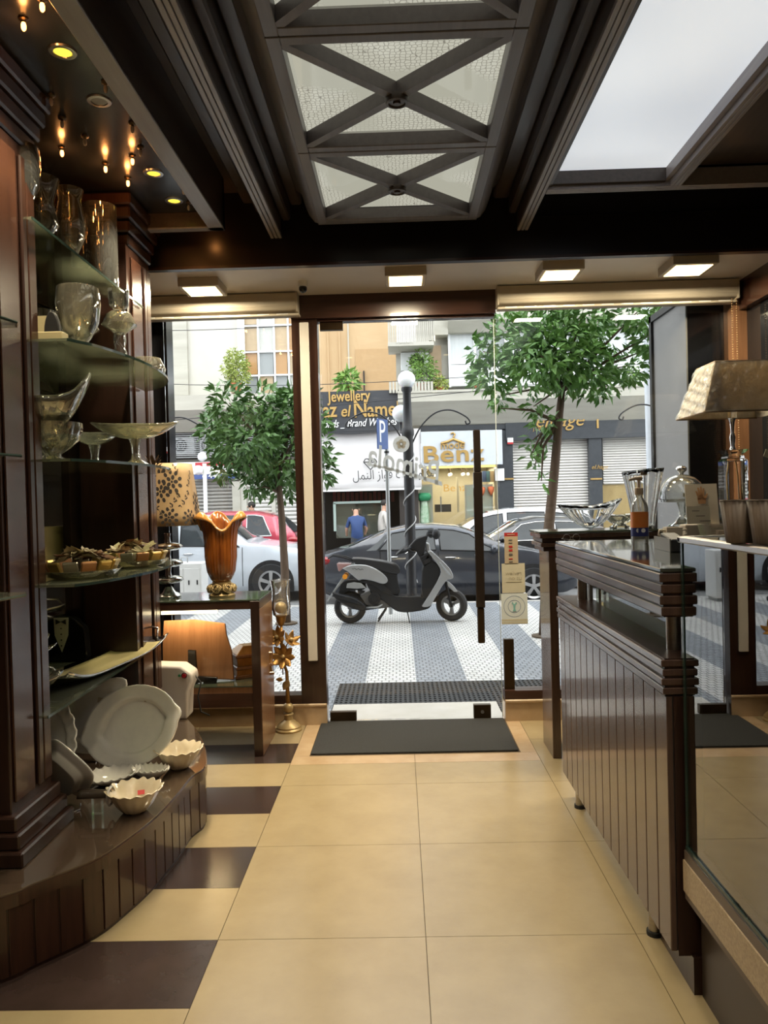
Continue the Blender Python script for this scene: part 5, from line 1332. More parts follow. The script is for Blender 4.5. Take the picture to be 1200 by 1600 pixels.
nt.links.new(prn.outputs[0], mxs.inputs[1]); nt.links.new(trn.outputs[0], mxs.inputs[2]); nt.links.new(mxs.outputs[0], outn.inputs[0])
def shq(t):
    hx_, hy_ = 0.25 - 0.10 * t, 0.225 - 0.085 * t
    return hx_, hy_, 0.665 + 0.30 * t
mb = MB(); N = 8
for (sx_, sy_) in (((-1, -1), (1, -1)), ((1, -1), (1, 1)), ((1, 1), (-1, 1)), ((-1, 1), (-1, -1))):
    def ff(u, v, a=sx_, b=sy_):
        hx_, hy_, z = shq(v); x = a[0] + (b[0] - a[0]) * u; y = a[1] + (b[1] - a[1]) * u
        return (x * hx_, y * hy_, z)
    mb.grid(ff, 6, 4)
mb.build('lamp_shade', WRAP, tl, solid=0.004)
WRAPF = sheetglass('crinkled_plastic', (0.97, 0.97, 0.95), refl=1.2, rough=0.15, base=0.03, haze=0.10, hazecol=(0.9, 0.88, 0.82))
rnd = random.Random(9)
def crease(u, v, k):
    return 0.006 * (math.sin(17 * u + 9 * v + k) * math.sin(7 * u - 23 * v + 2 * k) + 0.7 * abs(math.sin(31 * u + 13 * math.sin(6 * v + k))) - 0.35)
for k, (a, b) in enumerate((((-1, -1), (1, -1)), ((1, -1), (1, 1)), ((1, 1), (-1, 1)), ((-1, 1), (-1, -1)))):
    def wf(u, v, a=a, b=b, k=k):
        hx_, hy_, z = shq(v); x = a[0] + (b[0] - a[0]) * u; y = a[1] + (b[1] - a[1]) * u
        n_ = Vector((a[1] - b[1], b[0] - a[0], 0)).normalized() * -1
        c_ = 0.009 + crease(u, v, k)
        return (x * hx_ + n_.x * c_, y * hy_ + n_.y * c_, z)
    MB().grid(wf, 36, 20).build('plastic_wrap', WRAPF, tl, smooth=False)
bd_ = MB()
for t_ in (0.0, 1.0):
    hx_, hy_, z = shq(t_); bd_ = MB()
    bd_.tube([(-hx_, -hy_, z), (hx_, -hy_, z), (hx_, hy_, z), (-hx_, hy_, z), (-hx_, -hy_, z)], 0.005, 6)
    bd_.build('shade_piping', mat('piping_brown', (0.22, 0.15, 0.09), 0.6) if t_ == 0 else MATS['piping_brown'], tl)
MB().tube([(0.02, 0.06, 0.40), (0.05, 0.10, 0.3), (0.06, 0.10, 0.05), (0.15, 0.10, 0.012)], 0.004, 6).build('lamp_cord', mat('cord_gold', (0.35, 0.24, 0.10), 0.5), tl, smooth=True)
# ================================================================== STREET
ZW, ZR, YK, YFAC = -0.12, -0.27, 12.5, 21.5
def paving(name, c1, c2):
    m, nt, out = nodemat(name)
    b = nt.nodes.new('ShaderNodeBsdfPrincipled'); nt.links.new(b.outputs[0], out.inputs[0]); b.inputs['Roughness'].default_value = 0.6
    g = nt.nodes.new('ShaderNodeNewGeometry')
    br = nt.nodes.new('ShaderNodeTexBrick'); br.inputs['Scale'].default_value = 1.0
    br.inputs['Color1'].default_value = (*c1, 1); br.inputs['Color2'].default_value = (*c2, 1); br.inputs['Mortar'].default_value = tuple(x * 0.34 for x in c1) + (1,)
    br.inputs['Mortar Size'].default_value = 0.007; br.inputs['Brick Width'].default_value = 0.0667; br.inputs['Row Height'].default_value = 0.085
    nt.links.new(g.outputs['Position'], br.inputs['Vector'])
    nz = nt.nodes.new('ShaderNodeTexNoise'); nz.inputs['Scale'].default_value = 1.3; nz.inputs['Detail'].default_value = 5; nt.links.new(g.outputs['Position'], nz.inputs['Vector'])
    mx = nt.nodes.new('ShaderNodeMixRGB'); mx.blend_type = 'MULTIPLY'; mx.inputs[0].default_value = 0.55
    nt.links.new(br.outputs['Color'], mx.inputs[1]); nt.links.new(nz.outputs['Fac'], mx.inputs[2])
    gm = nt.nodes.new('ShaderNodeGamma'); gm.inputs[1].default_value = 0.8; nt.links.new(mx.outputs[0], gm.inputs[0]); nt.links.new(gm.outputs[0], b.inputs['Base Color'])
    bp = nt.nodes.new('ShaderNodeBump'); bp.inputs['Strength'].default_value = 0.6; bp.inputs['Distance'].default_value = 0.01; bp.invert = True
    nt.links.new(br.outputs['Fac'], bp.inputs['Height']); nt.links.new(bp.outputs[0], b.inputs['Normal'])
    return m
PAVEL = paving('pale_paver', (0.58, 0.57, 0.54), (0.68, 0.67, 0.63))
PAVEG = paving('grey_paver', (0.19, 0.21, 0.235), (0.25, 0.27, 0.295))
sw = struct('sidewalk', bx(-12, 12, 5.47, YK, -0.4, ZW - 0.004), mat('pavement_bed', (0.2, 0.2, 0.2), 0.8), 'pavement of pale and grey bands before the shop')
k0 = -26
for k in range(k0, 27):
    x0 = -0.35 + 0.467 * k
    bx(x0, x0 + 0.467, 5.47, YK - 0.16, ZW - 0.02, ZW).build('paving_band', PAVEL if k % 2 == 0 else PAVEG, sw)
for k in range(24):
    bx(-12 + k, -11.01 + k, YK - 0.155, YK, -0.4, ZW + 0.003).build('kerb_stone', mat('kerb', (0.36, 0.35, 0.33), 0.7) if k == 0 else MATS['kerb'], sw, bevel=0.01)
struct('road', bx(-16, 16, YK, 20.2, -0.5, ZR), mat('asphalt', (0.15, 0.15, 0.15), 0.8, col2=(0.20, 0.20, 0.195), scale=3, bump=0.2), 'grey asphalt street')
struct('far_sidewalk', bx(-16, 16, 20.2, 24, -0.5, -0.14), mat('far_pave', (0.33, 0.32, 0.30), 0.8), 'pavement across the street')

# honeycomb rubber mat outside the door
om = MB()
mx0, mx1, my0, my1 = -0.58, 1.30, 5.98, 6.98
nx, ny = 46, 16
cwx, cwy = (mx1 - mx0) / nx, (my1 - my0) / ny
for i in range(nx):
    for j in range(ny):
        cx = mx0 + (i + 0.5) * cwx; cyy = my0 + (j + 0.5) * cwy
        ov = [(cx + sx * cwx / 2, cyy + sy * cwy / 2) for sx, sy in ((-1, -1), (0, -1), (1, -1), (1, 0), (1, 1), (0, 1), (-1, 1), (-1, 0))]
        iv = [(cx + 0.33 * cwx * math.cos(a) , cyy + 0.30 * cwy * math.sin(a)) for a in (R(225), R(270), R(315), R(0), R(45), R(90), R(135), R(180))]
        vs = [(x, y, 0.0) for x, y in ov] + [(x, y, 0.0) for x, y in iv] + [(x, y, -0.014) for x, y in iv]
        fs = []
        for q in range(8):
            q2 = (q + 1) % 8
            fs.append((q, q2, 8 + q2, 8 + q)); fs.append((8 + q, 8 + q2, 16 + q2, 16 + q))
        om.add(vs, fs)
om.xform(Matrix.Translation((-0.36, -6.48, 0.014)))
o = om.build('rubber_ring_mat', RUBBER, None, loc=(0.36, 6.48, ZW + 0.002), recalc=False)
tag(o, 'black honeycomb rubber mat on the pavement outside the door', 'rubber mat')

# ---- lamp posts with iron arcs
GLOBE = mat('milk_globe', (0.85, 0.86, 0.88), 0.25, coat=0.4, sss=0.3)
IRON = mat('black_iron', (0.014, 0.014, 0.016), 0.45)
def lamp_post(x, y, label):
    t = thing('street_lamp', label, 'street lamp', (x, y, ZW), 0, 'black street lamps with iron arcs')
    MB().lathe([(0, 0), (0.12, 0), (0.12, 0.05), (0.085, 0.08), (0.075, 0.3), (0.085, 0.34), (0.078, 0.4), (0.078, 2.62), (0.095, 2.66), (0.095, 2.74), (0.07, 2.78), (0.06, 3.30), (0.085, 3.34), (0.085, 3.38), (0, 3.38)], 20).build('pole', IRON, t, smooth=35)
    MB().ball((0, 0, 3.50), 0.135, 24, 16).build('globe', GLOBE, t, smooth=True)
    MB().ball((-0.10, 0.30, 3.02), 0.135, 24, 16).build('globe', GLOBE, t, smooth=True)
    MB().tube([(0, 0, 2.7), (-0.1, 0.2, 2.72), (-0.10, 0.30, 2.88)], 0.025, 8).build('lower_arm', IRON, t, smooth=True)
    for s in (-1, 1):
        pts = crom([(s * 0.06, 0, 2.52), (s * 0.20, 0, 2.78), (s * 0.42, 0, 2.98), (s * 0.66, 0, 3.02), (s * 0.88, 0, 2.92), (s * 0.95, 0, 2.83), (s * 0.90, 0, 2.80), (s * 0.88, 0, 2.85)], 5)
        MB().tube(pts, 0.012, 8).build('iron_arc', IRON, t, smooth=True)
    pts = []
    for k in range(60):
        a = k * 0.45; pts.append((0.088 * math.cos(a), 0.088 * math.sin(a), 0.4 + 2.1 * k / 60))
    MB().tube(pts, 0.010, 6).build('cable_wrap', mat('cable_grey', (0.42, 0.42, 0.42), 0.5) if 'cable_grey' not in MATS else MATS['cable_grey'], t, smooth=True)
    return t
yL = 11.8
lamp_post(atpx(640, 1.5, yL), yL, 'black street lamp with white globes standing behind the scooter')
lamp_post(atpx(222, 1.5, yL), yL, 'black street lamp hidden behind the left pier, one arc showing')
lamp_post(atpx(1068, 1.5, yL), yL, 'black street lamp hidden behind the right pier, one arc showing')
# parking sign
t = thing('parking_sign', 'blue parking sign with a white P on a grey pole', 'road sign', (atpx(607, 1.2, 11.3), 11.3, ZW))
GALV = mat('galvanised', (0.36, 0.37, 0.37), 0.4, 0.6)
MB().cyl((0, 0, 0), (0, 0, 2.42), 0.028, 12).build('pole', GALV, t, smooth=40)
for z in (2.10, 2.36): MB().cyl((0, 0, z), (0, 0, z + 0.03), 0.036, 12).build('clamp', IRON, t)
(xa, za), (xb, zb) = XZ(590, 703, 11.3), XZ(604, 656, 11.3)
sgx = xb - t.location.x; sgz = za - ZW
sg = MB().box(-0.28, 0.0, -0.006, 0.006, 0, zb - za).build('sign_plate', mat('sign_blue', (0.035, 0.075, 0.22), 0.5), t, loc=(sgx + 0.01, 0, sgz), rotz=R(62))
sg.rotation_euler = (0, 0, R(58))
text_part('sign_letter', 'P', 0.46, mat('sign_white', (0.72, 0.74, 0.76), 0.5), sg, (-0.245, -0.008, 0.10), (R(90), 0, 0), 0.001, sx=0.75)
# pale steel pole at the right
t = thing('pale_steel_pole', 'pale steel utility pole right of the tree', 'pole', (atpx(1018, 1.5, 12.1), 12.1, ZW))
MB().cyl((0, 0, 0), (-0.03, 0, 5.2), 0.055, 14).build('pole', mat('pale_steel', (0.55, 0.58, 0.62), 0.45), t, smooth=40)
MB().cyl((0, 0, 0), (0, 0, 0.03), 0.12, 14).build('base_plate', GALV, t)
# white double globe lamp far left
t = thing('white_street_lamp', 'white street lamp with two globes across the street', 'street lamp', (atpx(322, 1.2, 20.5), 20.5, -0.14))
WP = mat('white_paint', (0.72, 0.72, 0.70), 0.45)
MB().cyl((0, 0, 0), (0, 0, 2.8), 0.055, 12).build('pole', WP, t, smooth=40)
for dx, z in ((-0.05, 2.98), (-0.14, 2.62)): MB().ball((dx, -0.12 * (z < 2.8), z), 0.13, 18, 12).build('globe', GLOBE, t, smooth=True)
# white utility box on the pavement
t = thing('utility_box', 'white metal utility box on the pavement behind the amber vase', 'utility box', (atpx(296, 0.3, 12.0), 12.0, ZW))
bx(-0.25, 0.25, -0.2, 0.2, 0.05, 0.78).build('cabinet', WP, t, bevel=0.01); bx(-0.22, 0.22, -0.17, 0.17, 0.0, 0.05).build('box_foot', GALV, t)
bx(-0.02, 0.22, -0.208, -0.2, 0.10, 0.70).build('box_door', WP, t, bevel=0.004); bx(-0.22, -0.04, -0.208, -0.2, 0.10, 0.70).build('box_door', WP, t, bevel=0.004)
for x in (0.04, 0.17): bx(x, x + 0.02, -0.215, -0.208, 0.45, 0.52).build('box_latch', IRON, t)
MB().tube([(-0.12, 0, 0.78), (-0.12, 0, 0.86), (-0.02, 0, 0.86), (-0.02, 0, 0.78)], 0.012, 6).build('lifting_loop', GALV, t)

# ---- buildings opposite ---------------------------------------------------
CONC = mat('pale_concrete', (0.44, 0.42, 0.36), 0.8, col2=(0.36, 0.345, 0.29), scale=2, stretch=(0.4, 1, 3), bump=0.1)
CONC2 = mat('beige_render', (0.52, 0.50, 0.44), 0.85, col2=(0.46, 0.44, 0.385), scale=1.2)
TAN = mat('tan_render', (0.56, 0.40, 0.235), 0.85, col2=(0.50, 0.35, 0.20), scale=0.8)
WHITEFR = mat('white_frame', (0.78, 0.79, 0.80), 0.45)
WINPANE = mat('far_window_pane', (0.30, 0.32, 0.32), 0.06, spec=0.6, col2=(0.22, 0.23, 0.23), scale=0.7)
CURT = mat('curtain_white', (0.60, 0.62, 0.62), 0.6, col2=(0.52, 0.55, 0.55), stretch=(12, 1, 0.2), scale=2)
SHUT = mat('shutter_steel', (0.62, 0.60, 0.56), 0.4, 0.2)
SHUTD = mat('shutter_dull', (0.30, 0.29, 0.27), 0.55, 0.2, col2=(0.24, 0.23, 0.21))
ANTH = mat('anthracite', (0.038, 0.042, 0.048), 0.35, col2=(0.05, 0.055, 0.06))
GOLDL = mat('gold_letters', (0.55, 0.36, 0.13), 0.35, 0.6, col2=(0.48, 0.30, 0.10))
WHITEL = mat('white_letters', (0.82, 0.82, 0.80), 0.5)

def rect(u0, v0, u1, v1, y):
    """photo rectangle -> x0,x1,z0,z1 on the plane at depth y"""
    a = P((u0 + u1) / 2, v0, 'y', y).z; b = P((u0 + u1) / 2, v1, 'y', y).z
    vm = (v0 + v1) / 2
    return P(u0, vm, 'y', y).x, P(u1, vm, 'y', y).x, min(a, b), max(a, b)
def fbox(u0, v0, u1, v1, y0, y1, name, m, par, org, **k):
    x0, x1, z0, z1 = rect(u0, v0, u1, v1, y0)
    return bx(x0 - org[0], x1 - org[0], y0 - org[1], y1 - org[1], z0 - org[2], z1 - org[2]).build(name, m, par, **k)

# right-hand apartment building
org = (6.0, YFAC, -0.14)
br_ = thing('apartment_building', 'pale concrete apartment building with glazed balconies above the shuttered shops', 'building', org)
def rb_(u0, v0, u1, v1, y0, y1, name, m, par=br_, **k): return fbox(u0, v0, u1, v1, y0, y1, name, m, par, org, **k)
x655 = P(655, 700, 'y', YFAC).x
zsh = P(717, 690, 'y', YFAC).z + 0.14; x778 = P(779, 700, 'y', YFAC).x
bx(x655 - 6.0, 9.0, 0.0, 0.4, zsh, 12).build('facade_wall', CONC2, br_)
bx(x778 - 6.0, 9.0, 0.0, 0.4, 0, zsh).build('facade_wall', CONC2, br_)
# stacked sloping concrete bands
zb0, zb1, zb2 = P(850, 656, 'y', 20.3).z, P(850, 606, 'y', 20.3).z, P(850, 622, 'y', 20.3).z
xl = P(622, 640, 'y', 20.3).x
MB().prism([(20.3 - YFAC, zb2 + 0.14), (20.3 - YFAC, zb1 + 0.14), (0.0, zb1 + 0.14), (0.0, zb0 - 0.1), (20.85 - YFAC, zb0 + 0.14)], xl - 6.0, 9.0, 'x').build('canopy_band', CONC, br_)
bx(xl - 6.0, 9.0, 20.27 - YFAC, 20.3 - YFAC, zb1 + 0.10, zb1 + 0.16).build('canopy_lip', CONC, br_)
zc0, zc1 = P(850, 512, 'y', 20.6).z, P(850, 470, 'y', 20.6).z
xl2 = P(700, 500, 'y', 20.6).x
MB().prism([(20.9 - YFAC, zc0 + 0.14), (20.6 - YFAC, zc0 + 0.4), (20.6 - YFAC, zc1 + 0.6), (0, zc1 + 0.6), (0, zc0 + 0.14)], xl2 - 6.0, 9.0, 'x').build('upper_band', CONC, br_)
# glazed balcony: frames and panes
uw = [702, 742, 790, 838, 886, 934, 982, 1030, 1078]
for i in range(len(uw) - 1):
    f = rb_(uw[i], 512, uw[i + 1], 604, 21.1, 21.14, 'window_pane', CURT if i % 3 != 1 else WINPANE)
    for (a, b_) in ((uw[i] - 1.5, uw[i] + 2.0),):
        rb_(a, 510, b_, 605, 21.04, 21.10, 'window_frame', WHITEFR)
    rb_(uw[i], 510, uw[i + 1], 514, 21.05, 21.10, 'window_frame', WHITEFR); rb_(uw[i], 566, uw[i + 1], 569, 21.05, 21.10, 'window_frame', WHITEFR); rb_(uw[i], 599, uw[i + 1], 603, 21.05, 21.10, 'window_frame', WHITEFR)
    rb_(uw[i] + 2, 570, uw[i + 1] - 1, 599, 21.06, 21.09, 'lower_panel', WHITEFR)
# corner balcony of corrugated sheet and recess left of the glazing
for k in range(24):
    u = 606 + k * 3.05
    rb_(u, 497, u + 2.3, 536 - (4 if k > 20 else 0), 20.2 + 0.012 * (k % 2) + 0.0005 * (k - 8) ** 2, 20.4 + 0.0005 * (k - 8) ** 2, 'corrugated_strip', CONC)
rb_(606, 534, 678, 540, 20.22, 21.4, 'balcony_floor', CONC)
rb_(678, 497, 700, 523, 20.8, 21.4, 'balcony_side', CONC)
rb_(619, 540, 700, 612, 21.3, 21.5, 'recess_wall', CONC2)
rb_(672, 540, 690, 605, 21.22, 21.3, 'brown_drape', mat('drape_tan', (0.38, 0.28, 0.18), 0.8))
for k in range(14):
    u = 608 + k * 5.0
    rb_(u, 596, u + 3.6, 614, 20.35, 20.45, 'parapet_strip', CONC)
bulb_ = rb_(674, 524, 680, 532, 20.6, 20.7, 'balcony_bulb', emitmat('bulb_glow', (1.0, 0.9, 0.7), 2.0))
# black fascia over the shops
rb_(656, 656, 792, 672, 20.9, 21.5, 'shop_fascia', ANTH)
rb_(790, 651, 1110, 684, 20.85, 21.5, 'shop_fascia', ANTH)
for (a, b_) in ((777, 803), (922, 942), (1034, 1060)): rb_(a, 672, b_, 880, 20.9, 21.5, 'black_pillar', ANTH)
rb_(932.5, 653, 935.5, 669, 20.82, 20.85, 'gold_bar', GOLDL)
for (a, b_) in ((787, 803), (923, 941)): rb_(a, 747, b_, 749.5, 20.87, 20.9, 'gold_line', GOLDL)
rb_(942, 756, 1034, 880, 21.15, 21.5, 'gold_wall', mat('ochre_panel', (0.34, 0.25, 0.10), 0.5, col2=(0.27, 0.19, 0.075), scale=3))
# roller shutters, slat by slat
def shutter(u0, v0, u1, v1, n, label, par=br_, m=SHUT, y=21.1, org_=None):
    og = org_ or org
    x0, x1, z0, z1 = rect(u0, v0, u1, v1, y)
    s = bx(x0 - og[0], x1 - og[0], y + 0.03 - og[1], y + 0.05 - og[1], z0 - og[2], z1 - og[2]).build('shutter_back', m, par)
    h = (z1 - z0) / n
    me = None
    for k in range(n):
        zc = z0 + (k + 0.5) * h
        if me is None:
            o_ = MB().prism([(0.03, -h * 0.48), (0.0, -h * 0.30), (-0.012, 0.0), (0.0, h * 0.30), (0.03, h * 0.48)], -(x1 - x0) / 2, (x1 - x0) / 2, 'x').build('shutter_slat', m, par)
            me = o_.data
        else:
            o_ = bpy.data.objects.new('shutter_slat', me); COL.objects.link(o_); o_.parent = par
        o_.location = ((x0 + x1) / 2 - og[0], y - og[1], zc - og[2])
shutter(802, 680, 922, 874, 44, '')
shutter(942, 662, 1034, 756, 24, '')
text_part('fascia_lettering', 'elhage', 0.52, GOLDL, br_, (P(835, 668, 'y', 20.82).x - 6.0, 20.82 - YFAC, P(835, 668, 'y', 20.82).z + 0.14), (R(90), R(-1), 0), 0.01, shear=0.35, sx=1.0)
text_part('fascia_small_lettering', 'JEWELRY', 0.12, GOLDL, br_, (P(833, 672, 'y', 20.82).x - 6.0, 20.82 - YFAC, P(833, 673, 'y', 20.82).z + 0.14), (R(90), 0, 0), 0.006, spacing=1.4)
text_part('pillar_lettering', 'el.hage', 0.16, GOLDL, br_, (P(924, 733, 'y', 20.88).x - 6.0, 20.88 - YFAC, P(924, 733, 'y', 20.88).z + 0.14), (R(90), 0, 0), 0.006, shear=0.3)
# notices on the pillars
rb_(774, 732, 788, 751, 20.84, 20.86, 'white_notice', WHITEL)
rb_(793, 684, 802, 694, 20.84, 20.86, 'small_plate', WHITEL); rb_(793, 691, 802, 694, 20.83, 20.84, 'plate_band', REDS)

# clothes shop: sign board and lit window
og = (P(717, 700, 'y', 20.8).x, 20.9, -0.14)
cs_ = thing('clothes_shop_front', 'lit clothes shop front with white sign and gold hanger lettering', 'shop front', og)
def cr(u0, v0, u1, v1, y0, y1, name, m, **k): return fbox(u0, v0, u1, v1, y0, y1, name, m, cs_, og, **k)
SIGNW = mat('sign_pale_grey', (0.52, 0.55, 0.58), 0.35)
cr(658, 673, 785, 727, 20.6, 20.75, 'sign_board', SIGNW)
def cl(name, s, size, m, u, v, **k):
    u1 = k.pop('fit'); p = P(u, v, 'y', 20.58); o_ = text_part(name, s, size, m, cs_, (p.x - og[0], 20.58 - og[1], p.z - og[2]), (R(90), R(-1), 0), 0.02, **k)
    xs_ = [q.co.x for q in o_.data.vertices]; o_.scale.x = (P(u1, v, 'y', 20.58).x - p.x) / max(xs_); return o_
cl('sign_lettering', 'mode', 0.30, GOLDL, 688, 702, fit=726, offset=0.004)
cl('sign_lettering', 'Benz', 0.62, GOLDL, 660, 723, fit=757, offset=0.012, spacing=1.08)
px_ = lambda u, v: (P(u, v, 'y', 20.58).x - og[0], P(u, v, 'y', 20.58).z - og[2])
hg = [px_(689, 693), px_(700, 690), px_(708, 686), px_(718, 690), px_(726, 693)]
MB().tube([(a, 20.57 - og[1], b_) for a, b_ in hg], 0.035, 8).build('hanger_bar', GOLDL, cs_, smooth=True)
hk = [px_(708, 686), px_(709, 682), px_(711, 679), px_(708, 676), px_(704, 678)]
MB().tube([(a, 20.57 - og[1], b_) for a, b_ in hk], 0.022, 8).build('hanger_hook', GOLDL, cs_, smooth=True)
SHOPIN = mat('shop_wall_warm', (0.50, 0.45, 0.33), 0.7)
cr(656, 727, 778, 880, 23.4, 23.5, 'back_wall', SHOPIN)
x0, x1, z0, z1 = rect(656, 727, 778, 880, 21.0)
bx(x0 - og[0], x1 - og[0], 21.0 - og[1], 23.4 - og[1], z1 - og[2], z1 - og[2] + 0.1).build('ceiling_board', SHOPIN, cs_)
bx(x0 - og[0] - 0.05, x0 - og[0], 21.0 - og[1], 23.4 - og[1], z0 - og[2], z1 - og[2]).build('side_wall', SHOPIN, cs_)
bx(x1 - og[0], x1 - og[0] + 0.05, 21.0 - og[1], 23.4 - og[1], z0 - og[2], z1 - og[2]).build('side_wall', SHOPIN, cs_)
cr(658, 727, 776, 874, 20.98, 21.0, 'shop_window', WINGLASS)
cr(658, 727, 776, 731, 21.1, 21.2, 'light_cove', emitmat('cove_glow', (1.0, 0.72, 0.25), 1.6))
l = bpy.data.lights.new('shop_light', 'AREA'); l.shape = 'RECTANGLE'; l.size = 1.9; l.size_y = 1.6; l.energy = 70; l.color = (1.0, 0.90, 0.68)
lo = bpy.data.objects.new('shop_light', l); COL.objects.link(lo); lo.parent = cs_; lo.location = (0, 22.1 - og[1], z1 - og[2] - 0.05)
for (u0, u1) in ((655, 677), (727, 771)):
    cr(u0, 757, u1, 865, 21.12, 21.15, 'poster_frame', mat('frame_cream', (0.60, 0.58, 0.46), 0.5) if 'frame_cream' not in MATS else MATS['frame_cream'])
    cr(u0 + 2.5, 760, u1 - 2.5, 862, 21.10, 21.12, 'poster', mat('poster_mint', (0.50, 0.60, 0.50), 0.5, col2=(0.62, 0.56, 0.40), scale=3) if 'poster_mint' not in MATS else MATS['poster_mint'])
# green dress on a stand, garments, chandelier
GRN = mat('emerald_cloth', (0.02, 0.22, 0.09), 0.5); FLOW = mat('floral_cloth', (0.45, 0.52, 0.42), 0.6, col2=(0.15, 0.30, 0.16), scale=9)
p = P(663, 790, 'y', 21.05)
MB().lathe([(0.0, 0.0), (0.16, 0.02), (0.20, 0.12), (0.16, 0.22), (0.0, 0.23)], 14).build('green_top', GRN, cs_, loc=(p.x - og[0], 0.15, p.z - og[2] + 0.12), smooth=True)
MB().lathe([(0.10, 0.0), (0.14, -0.35), (0.16, -0.9)], 14, fn=lambda r, z, a, i: (r * (1 + 0.1 * math.cos(6 * a)), z)).build('floral_skirt', FLOW, cs_, loc=(p.x - og[0], 0.15, p.z - og[2] + 0.13), smooth=True)
ORG = mat('orange_cloth', (0.55, 0.14, 0.05), 0.6)
for (u, v) in ((753, 768), (767, 767)):
    p = P(u, v, 'y', 21.05); MB().lathe([(0.02, -0.12), (0.08, 0.0), (0.09, 0.1), (0.03, 0.13)], 10).build('orange_garment', ORG, cs_, loc=(p.x - og[0], 0.12, p.z - og[2]), smooth=True)
ch = MB()
for k in range(9):
    a = k * 0.7; ch.tube([(0, 0, 0.12), (0.55 * math.cos(a), 0.2 * math.sin(a), 0.05), (0.62 * math.cos(a), 0.22 * math.sin(a), -0.05)], 0.012, 5)
p = P(697, 736, 'y', 22.0)
cho = ch.build('chandelier_arms', BRONZE, cs_, loc=(p.x - og[0], 22.0 - og[1], p.z - og[2]))
for k in range(9):
    a = k * 0.7; MB().ball((0.62 * math.cos(a), 0.22 * math.sin(a), -0.10), 0.045, 10, 8).build('chandelier_globe', emitmat('globe_glow', (1.0, 0.9, 0.65), 2.5) if 'globe_glow' not in MATS else MATS['globe_glow'], cho, smooth=True)
for k, m in enumerate((mat('cloth_navy', (0.04, 0.07, 0.16), 0.7), mat('cloth_teal', (0.05, 0.12, 0.16), 0.7), mat('cloth_tan', (0.40, 0.30, 0.18), 0.7))):
    cr(754 + 6 * k, 736, 759.5 + 6 * k, 753, 21.6, 21.75, 'hanging_garment', m)
cr(714, 745, 717, 800, 21.6, 21.7, 'inner_post', SHOPIN)
cr(680, 788, 705, 800, 21.5, 21.9, 'display_table', mat('table_dark', (0.07, 0.06, 0.05), 0.5))
text_part('inner_lettering', 'Benz', 0.3, GOLDL, cs_, (P(692, 768, 'y', 22.6).x - og[0], 22.6 - og[1], P(692, 768, 'y', 22.6).z - og[2]), (R(90), 0, 0), 0.01, sx=1.2)
mn = cr(688, 776, 690, 800, 21.4, 21.45, 'clothes_rail', GALV)

# jewellery shop: sign, banner and dark interior
og2 = (P(570, 640, 'y', 20.6).x, 20.6, -0.14)
js = thing('jewellery_shop_front', 'jewellery shop front with black gold lettered sign above a white banner', 'shop front', og2)
def jr(u0, v0, u1, v1, y0, y1, name, m, **k): return fbox(u0, v0, u1, v1, y0, y1, name, m, js, og2, **k)
SIGNB = mat('sign_black', (0.040, 0.042, 0.047), 0.4)
jr(474, 611, 626, 674, 20.45, 20.6, 'sign_board', SIGNB)
a0, b0 = P(474, 674, 'y', 20.47), P(626, 671, 'y', 20.47)
n = 16
arc = [(a0.x - og2[0] + (b0.x - a0.x) * k / n, a0.z + 0.14 - 0.10 * math.sin(math.pi * k / n)) for k in range(n + 1)]
MB().prism(arc + [(b0.x - og2[0], a0.z + 0.2), (a0.x - og2[0], a0.z + 0.2)], -0.14, 0.0, 'y').build('sign_skirt', SIGNB, js)
def jl(name, s, size, m, u, v, **k):
    u1 = k.pop('fit'); p = P(u, v, 'y', 20.43); o_ = text_part(name, s, size, m, js, (p.x - og2[0], 20.43 - og2[1], p.z - og2[2]), (R(90), R(-1.0), 0), 0.02, **k)
    xs_ = [q.co.x for q in o_.data.vertices]; o_.scale.x = (P(u1, v, 'y', 20.43).x - p.x) / max(xs_); return o_
jl('sign_lettering', 'Jewellery', 0.40, GOLDL, 513, 628, fit=579, offset=0.006)
jl('sign_lettering', 'Faw', 0.52, GOLDL, 478, 652, fit=503, offset=0.008)
jl('sign_lettering', 'az', 0.56, GOLDL, 505, 652, fit=527, offset=0.008)
jl('sign_lettering', 'el', 0.42, GOLDL, 532, 651, fit=549, shear=0.2, offset=0.006)
jl('sign_lettering', 'N', 0.66, GOLDL, 552, 652, fit=573, offset=0.008)
jl('sign_lettering', 'amel', 0.54, GOLDL, 574, 651, fit=624, offset=0.008)
jl('sign_lettering', 'Diamonds _ Brand Watches', 0.29, WHITEL, 478, 670, fit=621, shear=0.35)
BAN = mat('banner_white', (0.66, 0.64, 0.63), 0.6, col2=(0.60, 0.58, 0.58), scale=1.5, stretch=(1, 1, 0.4), bump=0.2)
x0, x1, z0, z1 = rect(476, 672, 658, 766, 20.66)
MB().grid(lambda u, v: (x0 - og2[0] + (x1 - x0) * u, 0.06 + 0.025 * math.sin(9 * u + 3 * v) * (1 - v), z0 - og2[2] + (z1 - z0) * v), 30, 8).build('banner', BAN, js, smooth=True, solid=0.01)
jr(476, 764, 658, 767, 20.60, 20.64, 'banner_bar', WHITEL)
def ar(s):
    return s
p = P(551, 750, 'y', 20.55)
text_part('banner_lettering', '\ufede\ufee4\ufee8\ufedf\u0627 \ufeaf\u0627\ufeee\ufed3 \u062a\u0627\ufeae\u06be\ufeee\ufea0\ufee3'.replace('\u06be', '\ufeeb'), 0.34, mat('banner_ink', (0.06, 0.06, 0.06), 0.6), js, (p.x - og2[0], 20.55 - og2[1], p.z - og2[2]), (R(90), R(-1), 0), 0.004, sx=0.8)
dm_ = MB()
